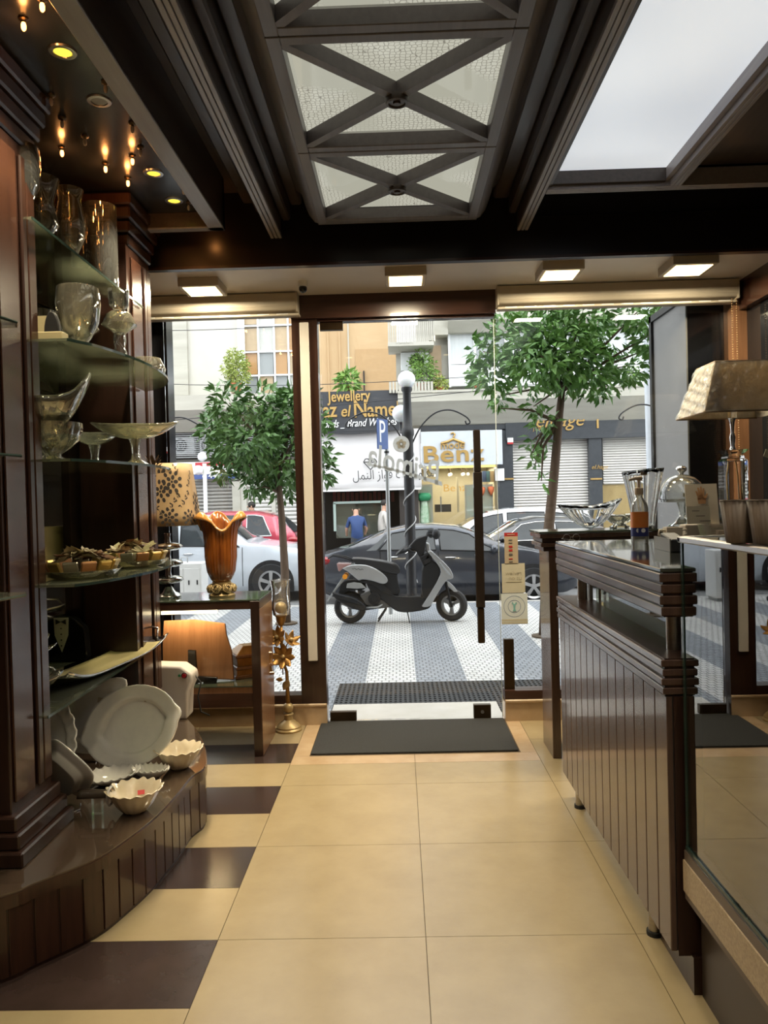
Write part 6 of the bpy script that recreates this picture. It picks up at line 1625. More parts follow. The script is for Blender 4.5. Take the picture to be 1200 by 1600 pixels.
for q in (((571, 717), (586, 717)), ((571, 717), (568, 722)), ((586, 717), (589, 722)), ((568, 722), (579, 734)), ((589, 722), (579, 734)), ((568, 722), (589, 722)), ((575, 717), (579, 722)), ((583, 717), (579, 722))):
    (ua, va_), (ub, vb_) = q
    a = P(ua, va_, 'y', 20.56); b_ = P(ub, vb_, 'y', 20.56)
    dm_.tube([(a.x - og2[0], -0.04, a.z - og2[2]), (b_.x - og2[0], -0.04, b_.z - og2[2])], 0.014, 4)
dm_.build('diamond_mark', MATS['banner_ink'], js)
DKIN = mat('dark_shop_interior', (0.035, 0.028, 0.024), 0.6)
jr(476, 760, 656, 880, 23.0, 23.1, 'back_wall', DKIN)
jr(480, 766, 508, 880, 21.0, 21.3, 'dark_wall', DKIN); jr(625, 766, 655, 880, 20.9, 21.4, 'dark_wall', DKIN)
for k in range(14):
    jr(520 + 7 * k, 768 + (k % 3), 525 + 7 * k, 784, 22.8, 22.9, 'hanging_goods', mat('goods_red_%d' % k, (0.20, 0.05 + 0.01 * (k % 4), 0.05), 0.5) if k < 3 else MATS['goods_red_%d' % (k % 3)])
CASEP = mat('case_pale_green', (0.38, 0.46, 0.42), 0.3)
jr(521, 783, 600, 786.5, 20.9, 21.3, 'case_rail', CASEP); jr(521, 786, 525, 830, 20.9, 21.3, 'case_post', CASEP); jr(596, 786, 600, 830, 20.9, 21.3, 'case_post', CASEP)
jr(525, 786, 596, 840, 21.0, 21.02, 'case_glass', SHELFGLASS); jr(525, 806, 596, 840, 21.1, 21.3, 'case_goods', mat('case_goods', (0.25, 0.24, 0.22), 0.5, col2=(0.06, 0.05, 0.05), scale=10))
bx(P(478, 766, 'y', 20.7).x - og2[0], P(655, 766, 'y', 20.7).x - og2[0], 0.3, 2.5, P(560, 764, 'y', 20.7).z - og2[2], P(560, 764, 'y', 20.7).z - og2[2] + 0.08).build('shop_ceiling', DKIN, js)

# tan building further back, above the jewellery sign
og3 = (P(550, 600, 'y', 26.0).x, 26.0, -0.14)
tn = thing('tan_building', 'tan rendered building rising behind the jewellery sign', 'building', og3)
x0, x1, z0, z1 = rect(470, 440, 622, 880, 26.0)
bx(x0 - og3[0], x1 - og3[0], 0, 1.0, 0, 14).build('tan_wall', TAN, tn)
for u in (512, 530, 544): bx(P(u, 560, 'y', 25.98).x - og3[0], P(u + 2, 560, 'y', 25.98).x - og3[0], -0.06, 0.0, 0, 12).build('down_pipe', CONC2 if u == 544 else TAN, tn)
bx(P(555, 560, 'y', 25.98).x - og3[0], P(622, 560, 'y', 25.98).x - og3[0], -0.02, 0.0, 0, P(560, 546, 'y', 26).z + 0.14).build('patched_render', mat('tan_patch', (0.48, 0.32, 0.17), 0.85), tn)
bx(P(568, 600, 'y', 25.98).x - og3[0], P(570, 600, 'y', 25.98).x - og3[0], -0.1, -0.02, 0, P(569, 580, 'y', 26).z + 0.14).build('wall_pipe', IRON, tn)

# left building with grid window
og4 = (P(330, 640, 'y', YFAC).x, YFAC, -0.14)
lb = thing('pale_building', 'pale building with a gridded stair window and concrete canopy at the left', 'building', og4)
def lr(u0, v0, u1, v1, y0, y1, name, m, **k): return fbox(u0, v0, u1, v1, y0, y1, name, m, lb, og4, **k)
x0 = P(120, 640, 'y', YFAC).x; x1 = P(472, 640, 'y', YFAC).x
bx(x0 - og4[0], P(376, 640, 'y', YFAC).x - og4[0], 0.0, 0.5, 0, 13).build('facade_wall', CONC2, lb)
bx(P(376, 640, 'y', YFAC).x - og4[0], x1 - og4[0], 0.25, 0.5, 0, 13).build('facade_wall', CONC2, lb)
lr(258, 440, 292, 618, 21.42, 21.5, 'render_strip', CONC)
gx = [380, 403, 428, 450, 470]; gv = [448, 478, 508, 549, 586, 616]
pm = [WINPANE, mat('pane_orange', (0.42, 0.24, 0.10), 0.1), mat('pane_pale', (0.46, 0.46, 0.42), 0.08), mat('pane_tan', (0.44, 0.33, 0.20), 0.1)]
for i in range(4):
    for j in range(5):
        w_ = lr(gx[i] + 1, gv[j] + 1, gx[i + 1] - 1, gv[j + 1] - 1, 21.62, 21.66, 'window_pane', pm[(i * 2 + j * 3 + (j == 2) + (i == 1)) % 4])
for u in gx: lr(u - 1.3, 440, u + 1.3, 616, 21.54, 21.64, 'window_bar', WHITEFR)
for v in gv: lr(379, v - 1.2, 471, v + 1.2, 21.55, 21.63, 'window_bar', WHITEFR)
lr(371, 440, 381, 616, 21.4, 21.55, 'white_pier', WHITEFR)
za, zb_, zc_ = P(350, 670, 'y', 20.3).z, P(350, 639, 'y', 20.3).z, P(350, 616, 'y', 20.3).z
MB().prism([(20.3 - YFAC, zb_ + 0.14), (20.3 - YFAC, zc_ + 0.14), (0.3, zc_ + 0.14), (0.3, za + 0.14), (20.9 - YFAC, za + 0.14)], x0 - og4[0], x1 - og4[0], 'x').build('canopy_band', CONC, lb)
lr(240, 671, 471, 716, 21.3, 21.5, 'grille_back', DKIN)
for k in range(14):
    v = 672 + k * 3.1
    lr(240, v, 471, v + 1.3, 21.05, 21.08, 'grille_bar', GALV)
for k in range(4): lr(262 + 58 * k, 671, 264 + 58 * k, 716, 21.03, 21.08, 'grille_post', GALV)
for (u0, u1) in ((268, 304), (312, 345)):
    a = lr(u0, 683, u1, 710, 21.1, 21.28, 'air_conditioner', WHITEFR, bevel=0.01)
    p = P((u0 + u1) / 2 - 4, 696, 'y', 21.09)
    MB().lathe([(0, 0), (0.19, 0)], 20).xform(Matrix.Translation((p.x - og4[0], 21.09 - og4[1], p.z - og4[2])) @ Matrix.Rotation(R(90), 4, 'X')).build('fan_grille', BLACK, a)
    for r_ in (0.06, 0.12, 0.19): MB().lathe([(r_ - 0.008, -0.004), (r_ + 0.008, 0), (r_ - 0.008, 0.004)], 20).xform(Matrix.Translation((p.x - og4[0], 21.08 - og4[1], p.z - og4[2])) @ Matrix.Rotation(R(90), 4, 'X')).build('fan_ring', GALV, a)
# estate sign
lr(240, 722, 372, 741, 21.0, 21.1, 'sign_board', WHITEL)
lr(305, 722, 372, 727.5, 20.98, 21.0, 'sign_red_band', mat('estate_red', (0.50, 0.04, 0.05), 0.5)); lr(302, 741, 372, 748, 21.0, 21.1, 'sign_blue_band', mat('estate_blue', (0.06, 0.10, 0.28), 0.5))
text_part('sign_lettering', '6 440', 0.17, WHITEL, lb, (P(316, 747, 'y', 20.99).x - og4[0], 20.98 - og4[1], P(316, 747, 'y', 20.99).z - og4[2]), (R(90), 0, 0), 0.004, sx=1.3, offset=0.003)
q = [P(u, v, 'y', 20.98) for u, v in ((306, 730), (319, 730), (318, 735), (312.5, 739), (307, 735))]
MB().prism([(a.x - og4[0], a.z - og4[2]) for a in q], 20.96 - og4[1], 20.98 - og4[1], 'y').build('sign_emblem', MATS['estate_blue'], lb)
lr(240, 748, 378, 752, 21.2, 21.5, 'lintel', CONC)
shutter(270, 752, 364, 874, 22, '', lb, SHUTD, 21.2, og4)
lr(364, 752, 376, 880, 21.0, 21.3, 'grey_pillar', CONC); lr(240, 752, 270, 880, 21.0, 21.3, 'grey_pillar', CONC)
shutter(386, 750, 425, 874, 20, '', lb, SHUT, 21.2, og4); shutter(431, 750, 470, 874, 20, '', lb, SHUT, 21.2, og4)
lr(376, 745, 386, 880, 21.05, 21.3, 'cream_pillar', CONC2); lr(425, 745, 431, 880, 21.05, 21.3, 'cream_pillar', CONC2)
# terracotta pot shrub on the canopy
LEAFY = mat('leaf_yellow_green', (0.22, 0.30, 0.05), 0.5, col2=(0.32, 0.36, 0.09), scale=5)
LEAFG = mat('leaf_bright_green', (0.10, 0.22, 0.04), 0.5, col2=(0.20, 0.32, 0.06), scale=5)
def leafcloud(n, clusters, L, W, seed, flat=False):
    rnd = random.Random(seed); mb = MB()
    tot = sum(c[3] ** 2 for c in clusters)
    for (cx, cyy, cz, r, *rest) in clusters:
        dens = rest[0] if rest else 1.0
        for _ in range(max(4, int(n * dens * r * r / tot))):
            while True:
                d_ = Vector((rnd.uniform(-1, 1), rnd.uniform(-1, 1), rnd.uniform(-1, 1)))
                if 0.15 < d_.length < 1: break
            d_ *= r
            pos = Vector((cx, cyy, cz)) + d_
            dirv = (d_.normalized() * 0.8 + Vector((rnd.uniform(-1, 1), rnd.uniform(-1, 1), rnd.uniform(-0.9, 0.5))) * 0.8).normalized()
            side = dirv.cross(Vector((rnd.uniform(-1, 1), rnd.uniform(-1, 1), rnd.uniform(0.2, 1)))).normalized()
            up_ = side.cross(dirv)
            l = L * rnd.uniform(0.7, 1.25); w_ = W * rnd.uniform(0.8, 1.2)
            a = pos; m1 = pos + dirv * l * 0.45; e = pos + dirv * l - up_ * l * 0.12
            mb.add([tuple(a), tuple(m1 + side * w_ / 2 + up_ * w_ * 0.15), tuple(e), tuple(m1 - side * w_ / 2 + up_ * w_ * 0.15), tuple(m1)], [(0, 4, 1), (1, 4, 2), (2, 4, 3), (3, 4, 0)])
    return mb
def potted(u, v, y, label, hgt, wid, pot, m, name='potted_shrub', L=0.10, n=500, seed=1):
    p = P(u, v, 'y', y)
    t = thing(name, label, 'potted plant', (p.x, y, p.z))
    if pot:
        MB().lathe([(0, 0), (pot * 0.7, 0), (pot, pot * 1.3), (pot * 1.12, pot * 1.3), (pot * 1.12, pot * 1.55), (pot * 0.9, pot * 1.5), (0, pot * 1.45)], 18).build('pot', mat('terracotta', (0.48, 0.16, 0.07), 0.7) if 'terracotta' not in MATS else MATS['terracotta'], t, smooth=35)
    z0 = pot * 1.4
    MB().cyl((0, 0, z0 * 0.8), (0, 0, z0 + hgt * 0.5), 0.02, 6).build('stem', mat('bark_small', (0.12, 0.08, 0.05), 0.8) if 'bark_small' not in MATS else MATS['bark_small'], t)
    cl_ = [(0, 0, z0 + hgt * 0.45, wid * 0.5), (0.0, 0, z0 + hgt * 0.7, wid * 0.38), (wid * 0.12, 0, z0 + hgt * 0.25, wid * 0.42)]
    leafcloud(n, cl_, L, L * 0.4, seed).build('foliage', m, t, kind='stuff')
potted(369, 615, 20.6, 'yellow green shrub in a terracotta pot on the left canopy', 0.95, 0.75, 0.17, LEAFY, n=1400, seed=2)
potted(660, 612, 20.7, 'leafy green bush on the balcony behind the lamp globe', 0.9, 0.8, 0.14, LEAFG, name='balcony_bush', n=900, seed=3)
potted(688, 614, 20.6, 'small bright yellow green plant beside the balcony bush', 0.22, 0.40, 0.10, LEAFY, name='balcony_plant', n=300, seed=4)
potted(543, 611, 20.7, 'spiky palm like plant above the jewellery sign', 0.24, 0.55, 0.10, LEAFG, name='spiky_plant', L=0.25, n=160, seed=5)
potted(745, 606, 20.5, 'trailing plant at the balcony edge left of the tree', 0.3, 0.6, 0.10, LEAFG, name='trailing_plant', n=500, seed=6)
potted(985, 606, 20.5, 'green plant on the balcony right of the tree', 0.4, 0.5, 0.10, LEAFG, name='balcony_fern', n=400, seed=8)
# balcony air conditioner
p = P(648, 566, 'y', 21.2)
t = thing('balcony_air_conditioner', 'air conditioner unit in the balcony recess behind the lamp globe', 'air conditioner', (p.x, 21.2, p.z - 0.25))
bx(-0.38, 0.38, -0.14, 0.09, 0, 0.5).build('casing', WHITEFR, t, bevel=0.01)
MB().lathe([(0, 0), (0.2, 0)], 20).xform(Matrix.Translation((0.05, -0.145, 0.25)) @ Matrix.Rotation(R(90), 4, 'X')).build('fan_grille', BLACK, t)
bx(-0.4, 0.4, -0.1, 0.09, -0.05, 0.0).build('bracket', GALV, t)
# overhead cables
for k, (pa, pb_, yy, lab) in enumerate((((255, 515), (470, 506), 17.0, 'thin overhead cable crossing before the gridded window'), ((500, 634), (1040, 575), 17.0, 'thin overhead cable crossing before the signs'), ((250, 598), (470, 600), 18.0, 'thin overhead cable above the left canopy'))):
    a = P(*pa, 'y', yy); b_ = P(*pb_, 'y', yy)
    dxy = (b_ - a); a = a - dxy * 1.2; b_ = b_ + dxy * 1.2
    mb = MB().tube([tuple(a + (b_ - a) * (q / 12) + Vector((0, 0, -0.25 * math.sin(math.pi * q / 12) + 0.2)) - a) for q in range(13)], 0.008, 5)
    o = mb.build('overhead_cable', IRON, None, loc=tuple(a), smooth=True); tag(o, lab, 'cable', 'overhead cables')
# ================================================================== CARS
TYRE = mat('tyre_rubber', (0.018, 0.018, 0.019), 0.8)
ALLOY = mat('alloy_wheel', (0.55, 0.55, 0.56), 0.3, 0.8)
CARGLASS = mat('car_glass', (0.022, 0.027, 0.030), 0.03, spec=0.35, col2=(0.05, 0.058, 0.062), scale=1.2)
SEAM = mat('body_seam', (0.008, 0.008, 0.009), 0.6)
def paint(name, c, metal=0.3, rough=0.25): return mat(name, c, rough, metal, coat=1.0, col2=tuple(x * 0.95 for x in c))
def interp(pts, x):
    if x <= pts[0][0]: return pts[0][1]
    for (a, b), (c, d_) in zip(pts, pts[1:]):
        if x <= c: return b + (d_ - b) * (x - a) / (c - a + 1e-9)
    return pts[-1][1]
def car(name, label, x, y, facing, m, top, belt, W, wheels, windows, shield, rear, tail, seams=(), rw=0.31, trim=None, roofr=None, handles=(), mirror=None):
    """nose towards +x local; top/belt: (x,z) profiles"""
    t = thing(name, label, 'car', (x, y, ZR), 0 if facing > 0 else math.pi)
    xs = sorted(set([p[0] for p in top] + [top[0][0] + (top[-1][0] - top[0][0]) * k / 40 for k in range(41)]))
    x0, x1 = xs[0], xs[-1]
    def Wd(x_):
        e = min(x_ - x0, x1 - x_); return W * (0.80 + 0.20 * min(1, e / 0.45) ** 0.5)
    def sec(x_):
        T = interp(top, x_); B = min(interp(belt, x_), T - 0.03); w_ = Wd(x_)
        g = min(1.0, max(0.0, (T - B - 0.04) / 0.34))
        wr = w_ * (0.95 - 0.20 * g)
        lo_ = 0.19 + 0.10 * max(0, 1 - min(x_ - x0, x1 - x_) / 0.25)
        mid = lo_ + (B - lo_) * 0.55
        return [(0, lo_), (w_ * 0.90, lo_), (w_ * 0.985, lo_ + 0.12), (w_, mid), (w_ * 0.965, B), (wr + (w_ * 0.965 - wr) * 0.12, T - 0.055 * max(0.3, g)), (wr * 0.88, T - 0.012), (wr * 0.5, T), (0, T + 0.006)]
    vs = []; n = 9; full = 2 * n - 2
    for x_ in xs:
        s = sec(x_)
        ring = [(x_, a, b) for a, b in s] + [(x_, -a, b) for a, b in s[-2:0:-1]]
        vs += ring
    fs = []
    for i in range(len(xs) - 1):
        for k in range(full):
            k2 = (k + 1) % full
            fs.append((i * full + k, (i + 1) * full + k, (i + 1) * full + k2, i * full + k2))
    fs.append(tuple(range(full))); fs.append(tuple((len(xs) - 1) * full + k for k in range(full - 1, -1, -1)))
    MB().add(vs, fs).build('body', m, t, smooth=45)
    def side(x_, tt, s, off=0.006):
        se = sec(x_); a, b = se[4], se[5]
        return (x_, s * (a[0] + (b[0] - a[0]) * tt + off), a[1] + (b[1] - a[1]) * tt)
    for win in windows:
        for s in (1, -1):
            # dense strips so that the glass follows the body
            mb = MB()
            def fn(u, v):
                xb = win['b'][0] + (win['b'][1] - win['b'][0]) * u
                xt = win['t'][0] + (win['t'][1] - win['t'][0]) * u
                x_ = xb + (xt - xb) * v
                return side(x_, 0.05 + 0.88 * v, s)
            mb = MB().grid(fn, 8, 5)
            mb.build('side_window', CARGLASS, t, smooth=True)
            if win.get('frame'):
                pth = [fn(0, 0), fn(0, 0.5), fn(0, 1), fn(0.5, 1), fn(1, 1), fn(1, 0.5), fn(1, 0), fn(0.5, 0), fn(0, 0)]
                MB().tube(pth, 0.012, 5).build('window_trim', win['frame'], t, smooth=True)
    def toppatch(xa, xb, nm):
        def fn(u, v):
            x_ = xa + (xb - xa) * v; s_ = sec(x_); yy = (u - 0.5) * 2 * s_[6][0] * 0.95
            return (x_, yy, interp(top, x_) + 0.012 - 0.018 * abs(2 * u - 1) ** 3)
        MB().grid(fn, 8, 8).build(nm, CARGLASS, t, smooth=True)
    toppatch(*shield, 'windshield'); toppatch(*rear, 'rear_window')
    for sx in seams:
        for s in (1, -1):
            pts = []
            se = sec(sx)
            for (a, b) in (se[2], se[3], se[4]): pts.append((sx, s * (a + 0.002), b))
            MB().tube(pts, 0.006, 5).build('door_seam', SEAM, t)
    for hx_ in handles:
        for s in (1, -1):
            se = sec(hx_); a, b = se[3]; c_, d_ = se[4]
            yy = a + (c_ - a) * 0.7; zz = b + (d_ - b) * 0.7
            MB().tube([(hx_ - 0.09, s * (yy + 0.005), zz), (hx_, s * (yy + 0.03), zz), (hx_ + 0.09, s * (yy + 0.005), zz)], 0.012, 6).build('door_handle', CHROME if trim else m, t, smooth=True)
    for wx in wheels:
        for s in (1, -1):
            wy = s * (Wd(wx) + 0.004)
            # dark arch
            n_ = 20
            MB().prism([(wx + (rw + 0.06) * math.cos(math.pi * k / n_), rw + (rw + 0.06) * math.sin(math.pi * k / n_)) for k in range(n_ + 1)] + [(wx - rw - 0.06, 0.19), (wx + rw + 0.06, 0.19)], wy - s * 0.03, wy, 'y').build('wheel_arch', SEAM, t)
            wh = thing('wheel', None, None, (wx, wy + s * 0.012, rw)); wh.parent = t
            whm = MB().lathe([(rw * 0.62, -0.10), (rw * 0.94, -0.10), (rw, -0.06), (rw, 0.06), (rw * 0.94, 0.10), (rw * 0.62, 0.10)], 28, closed=True).xform(Matrix.Translation((0, -s * 0.09, 0)) @ Matrix.Rotation(R(90), 4, 'X'))
            bpy.data.objects.remove(wh)
            wo = whm.build('wheel', TYRE, t, smooth=40, loc=(wx, wy + s * 0.012, rw))
            rim = MB().lathe([(rw * 0.54, -0.012), (rw * 0.64, 0.004), (rw * 0.64, -0.03), (rw * 0.54, -0.05)], 28, closed=True)
            rim.lathe([(0, 0.0), (rw * 0.14, 0.0), (rw * 0.16, -0.03), (0, -0.03)], 14)
            for k in range(5):
                a = 2 * math.pi * k / 5 + 0.3
                d1 = Vector((math.cos(a), math.sin(a), 0)); d2 = Vector((-math.sin(a), math.cos(a), 0))
                q = [d1 * rw * 0.12 + d2 * rw * 0.07, d1 * rw * 0.58 + d2 * rw * 0.10, d1 * rw * 0.58 - d2 * rw * 0.10, d1 * rw * 0.12 - d2 * rw * 0.07]
                rim.add([tuple(v_) for v_ in q] + [(v_.x, v_.y, -0.03) for v_ in q], [(0, 1, 2, 3), (4, 7, 6, 5), (0, 4, 5, 1), (1, 5, 6, 2), (2, 6, 7, 3), (3, 7, 4, 0)])
            rim.xform(Matrix.Rotation(R(90) if s < 0 else R(-90), 4, 'X'))
            rim.build('alloy_rim', ALLOY, wo, smooth=35, loc=(0, s * 0.012, 0))
            MB().lathe([(0, 0), (rw * 0.62, 0)], 20).xform(Matrix.Rotation(R(90), 4, 'X')).build('brake_disc', SEAM, wo, loc=(0, -s * 0.03, 0))
    # lamps
    tl = mat('tail_red', (0.30, 0.01, 0.015), 0.15, coat=0.8) if 'tail_red' not in MATS else MATS['tail_red']
    hl = mat('head_lamp', (0.6, 0.62, 0.64), 0.08, coat=0.8) if 'head_lamp' not in MATS else MATS['head_lamp']
    for s in (1, -1):
        for (xx, nm, mm) in ((x0 + 0.10, 'tail_lamp', tl), (x1 - 0.22, 'head_lamp', hl)):
            se = sec(xx); z_ = se[4][1] - 0.09
            MB().ball((xx, s * (se[3][0] - 0.03), z_), 0.13, 12, 8, (1.0, 0.45, 0.55)).build(nm, mm, t, smooth=True)
        if mirror:
            se = sec(mirror); z_ = se[4][1] + 0.06
            MB().ball((mirror, s * (se[4][0] + 0.09), z_), 0.10, 12, 8, (0.65, 0.9, 0.75)).build('wing_mirror', m, t, smooth=True)
    for (xx, s_) in ((x0, -1), (x1, 1)):
        bx(xx - 0.01, xx + 0.01, -0.26, 0.26, 0.46, 0.57).build('number_plate', WHITEL, t, loc=(0.012 * s_, 0, 0))
    return t

# main grey sedan parked behind the scooter
Y1 = 12.95
def top_from(px, y, xo, zo): return [(P(u, v, 'y', y).x - xo, P(u, v, 'y', y).z - zo) for u, v in px]
yc = Y1 + 0.87
Wc = 0.87
x0 = P(497, 860, 'y', Y1).x; x1 = 3.02
xm = (x0 + x1) / 2
L = x1 - x0
tp = [(-L / 2, 0.80), (-L / 2 + 0.06, 0.93), (-L / 2 + 0.45, 1.03), (-L / 2 + 0.80, 1.17), (-L / 2 + 1.15, 1.31), (-L / 2 + 1.55, 1.39), (-L / 2 + 1.95, 1.40), (-L / 2 + 2.35, 1.36), (-L / 2 + 2.75, 1.22), (-L / 2 + 3.15, 1.01), (-L / 2 + 3.6, 0.93), (-L / 2 + 4.1, 0.82), (L / 2 - 0.06, 0.68), (L / 2, 0.52)]
bt = [(-L / 2, 0.96), (-L / 2 + 1.2, 0.97), (0.2, 0.93), (L / 2, 0.86)]
h = L / 2
car('grey_sedan', 'dark grey blue sedan parked at the kerb behind the scooter', xm, yc, 1, paint('grey_blue_paint', (0.040, 0.045, 0.058)), tp, bt, Wc, (-h + 0.82, h - 0.80),
    [dict(b=(-h + 1.02, -h + 1.98), t=(-h + 1.25, -h + 1.95), frame=SEAM), dict(b=(-h + 2.06, -h + 3.05), t=(-h + 2.03, -h + 2.55), frame=SEAM), dict(b=(-h + 0.80, -h + 0.98), t=(-h + 1.12, -h + 1.20))],
    (-h + 2.42, -h + 3.05), (-h + 0.50, -h + 1.10), None, (-h + 1.04, -h + 2.02, -h + 3.14), 0.32, True, handles=(-h + 1.25, -h + 2.22), mirror=-h + 2.95)
# silver SUV on the left
Y2 = 14.1; yc = Y2 + 0.93
x1 = P(497, 860, 'y', Y2).x; L = 4.6; x0 = x1 - L; h = L / 2
tp = [(-h, 0.9), (-h + 0.06, 1.10), (-h + 0.5, 1.50), (-h + 0.9, 1.62), (-h + 1.6, 1.66), (-h + 2.4, 1.62), (-h + 2.75, 1.50), (-h + 3.3, 1.12), (-h + 3.6, 1.07), (-h + 4.3, 0.98), (h - 0.05, 0.80), (h, 0.6)]
bt = [(-h, 1.08), (h, 1.0)]
car('silver_suv', 'silver white estate car parked beyond the left window', (x0 + x1) / 2, yc, 1, paint('silver_paint', (0.58, 0.63, 0.69), 0.2, 0.3), tp, bt, 0.93, (-h + 0.85, h - 0.88),
    [dict(b=(-h + 0.55, -h + 1.05), t=(-h + 0.75, -h + 1.05), frame=SEAM), dict(b=(-h + 1.15, -h + 1.95), t=(-h + 1.15, -h + 1.95), frame=SEAM), dict(b=(-h + 2.05, -h + 3.15), t=(-h + 2.05, -h + 2.65), frame=SEAM)],
    (-h + 2.6, -h + 3.25), (-h + 0.08, -h + 0.5), None, (-h + 1.1, -h + 2.0, -h + 3.20), 0.36, True, handles=(-h + 1.3, -h + 2.2), mirror=-h + 3.0)
# red SUV behind it, nose to the left
Y3 = 16.75; xr = P(462, 800, 'y', Y3).x; L = 4.4; h = L / 2; yc = Y3 + 0.9
tp = [(-h, 0.95), (-h + 0.05, 1.15), (-h + 0.45, 1.55), (-h + 0.9, 1.66), (-h + 1.9, 1.68), (-h + 2.5, 1.60), (-h + 3.2, 1.15), (-h + 3.5, 1.08), (-h + 4.1, 0.95), (h, 0.6)]
car('red_suv', 'red hatchback car seen behind the silver car', xr - h, yc, -1, paint('red_paint', (0.42, 0.04, 0.07)), tp, [(-h, 1.1), (h, 1.02)], 0.9, (-h + 0.8, h - 0.8),
    [dict(b=(-h + 0.55, -h + 1.1), t=(-h + 0.75, -h + 1.1), frame=WHITEL), dict(b=(-h + 1.2, -h + 2.0), t=(-h + 1.2, -h + 2.0)), dict(b=(-h + 2.1, -h + 3.0), t=(-h + 2.1, -h + 2.55))],
    (-h + 2.5, -h + 3.15), (-h + 0.07, -h + 0.5), None, (-h + 1.15, -h + 2.05), 0.35, mirror=-h + 2.95)
# pale blue car glimpsed beyond
xb = P(478, 800, 'y', 18.8).x
tp2 = [(-2, 0.8), (-1.9, 0.95), (-1.3, 1.2), (-0.8, 1.42), (0.2, 1.44), (0.7, 1.3), (1.1, 0.98), (1.8, 0.85), (2, 0.55)]
car('pale_blue_car', 'pale blue car glimpsed right of the red hatchback', xb - 1.95, 19.42, 1, paint('pale_blue_paint', (0.32, 0.45, 0.52)), tp2, [(-2, 0.95), (2, 0.9)], 0.74, (-1.3, 1.3),
    [dict(b=(-1.15, -0.25), t=(-0.85, -0.25)), dict(b=(-0.15, 0.9), t=(-0.15, 0.5))], (0.35, 1.0), (-1.8, -1.0), None, (-0.2,), 0.30)
# black sedan and white estate on the right, noses to the left
Y4 = 15.0; L = 4.5; h = L / 2
xl = P(744, 830, 'y', Y4).x - 1.05
tp = [(-h, 0.75), (-h + 0.06, 0.95), (-h + 0.6, 1.05), (-h + 1.2, 1.32), (-h + 1.6, 1.40), (-h + 2.2, 1.42), (-h + 2.6, 1.35), (-h + 3.25, 1.02), (-h + 3.6, 0.95), (-h + 4.2, 0.82), (h, 0.55)]
car('black_sedan', 'black sedan with a chrome window line behind the door handle', xl + h, Y4 + 0.88, -1, paint('black_paint', (0.014, 0.015, 0.018)), tp, [(-h, 0.98), (h, 0.93)], 0.88, (-h + 0.85, h - 0.82),
    [dict(b=(-h + 0.95, -h + 1.9), t=(-h + 1.25, -h + 1.9), frame=CHROME), dict(b=(-h + 2.0, -h + 3.05), t=(-h + 2.0, -h + 2.55), frame=CHROME)],
    (-h + 2.5, -h + 3.15), (-h + 0.6, -h + 1.2), None, (-h + 1.95, -h + 3.1), 0.33, True, handles=(-h + 1.2, -h + 2.2), mirror=-h + 2.95)
Y5 = 17.4; L = 4.7; h = L / 2
xl = P(693, 812, 'y', Y5).x - 1.15
tp = [(-h, 0.95), (-h + 0.05, 1.15), (-h + 0.55, 1.47), (-h + 1.1, 1.55), (-h + 2.0, 1.57), (-h + 2.6, 1.48), (-h + 3.35, 1.08), (-h + 3.7, 1.0), (-h + 4.3, 0.88), (h, 0.6)]
car('white_estate', 'white estate car with roof rails parked behind the sedans', xl + h, Y5 + 0.9, -1, paint('white_paint_car', (0.66, 0.68, 0.70), 0.1), tp, [(-h, 1.05), (h, 1.0)], 0.9, (-h + 0.85, h - 0.85),
    [dict(b=(-h + 0.45, -h + 1.15), t=(-h + 0.75, -h + 1.15), frame=SEAM), dict(b=(-h + 1.25, -h + 2.1), t=(-h + 1.25, -h + 2.1), frame=SEAM), dict(b=(-h + 2.2, -h + 3.2), t=(-h + 2.2, -h + 2.65), frame=SEAM)],
    (-h + 2.5, -h + 3.25), (-h + 0.07, -h + 0.5), None, (-h + 1.2, -h + 2.15), 0.34, mirror=-h + 3.0)
# dark estate glimpsed at the right edge of the window
Y6 = 13.3; L = 4.3; h = L / 2
xl = P(1000, 810, 'y', Y6).x
car('blue_car', 'blue car glimpsed behind the crystal vase at the right', xl + h + 0.6, Y6 + 0.85, 1, paint('mid_blue_paint', (0.05, 0.12, 0.26)), [(a * 4.3 / 4.5, b) for a, b in [(-2.25, 0.75), (-2.19, 0.95), (-1.65, 1.05), (-1.05, 1.32), (-0.65, 1.40), (-0.05, 1.42), (0.35, 1.35), (1.0, 1.02), (1.35, 0.95), (1.95, 0.82), (2.25, 0.55)]], [(-h, 0.98), (h, 0.93)], 0.85, (-h + 0.8, h - 0.8),
    [dict(b=(-h + 0.95, -h + 1.8), t=(-h + 1.2, -h + 1.8)), dict(b=(-h + 1.9, -h + 2.9), t=(-h + 1.9, -h + 2.45))], (-h + 2.4, -h + 3.05), (-h + 0.6, -h + 1.2), None, (-h + 1.85,), 0.32)
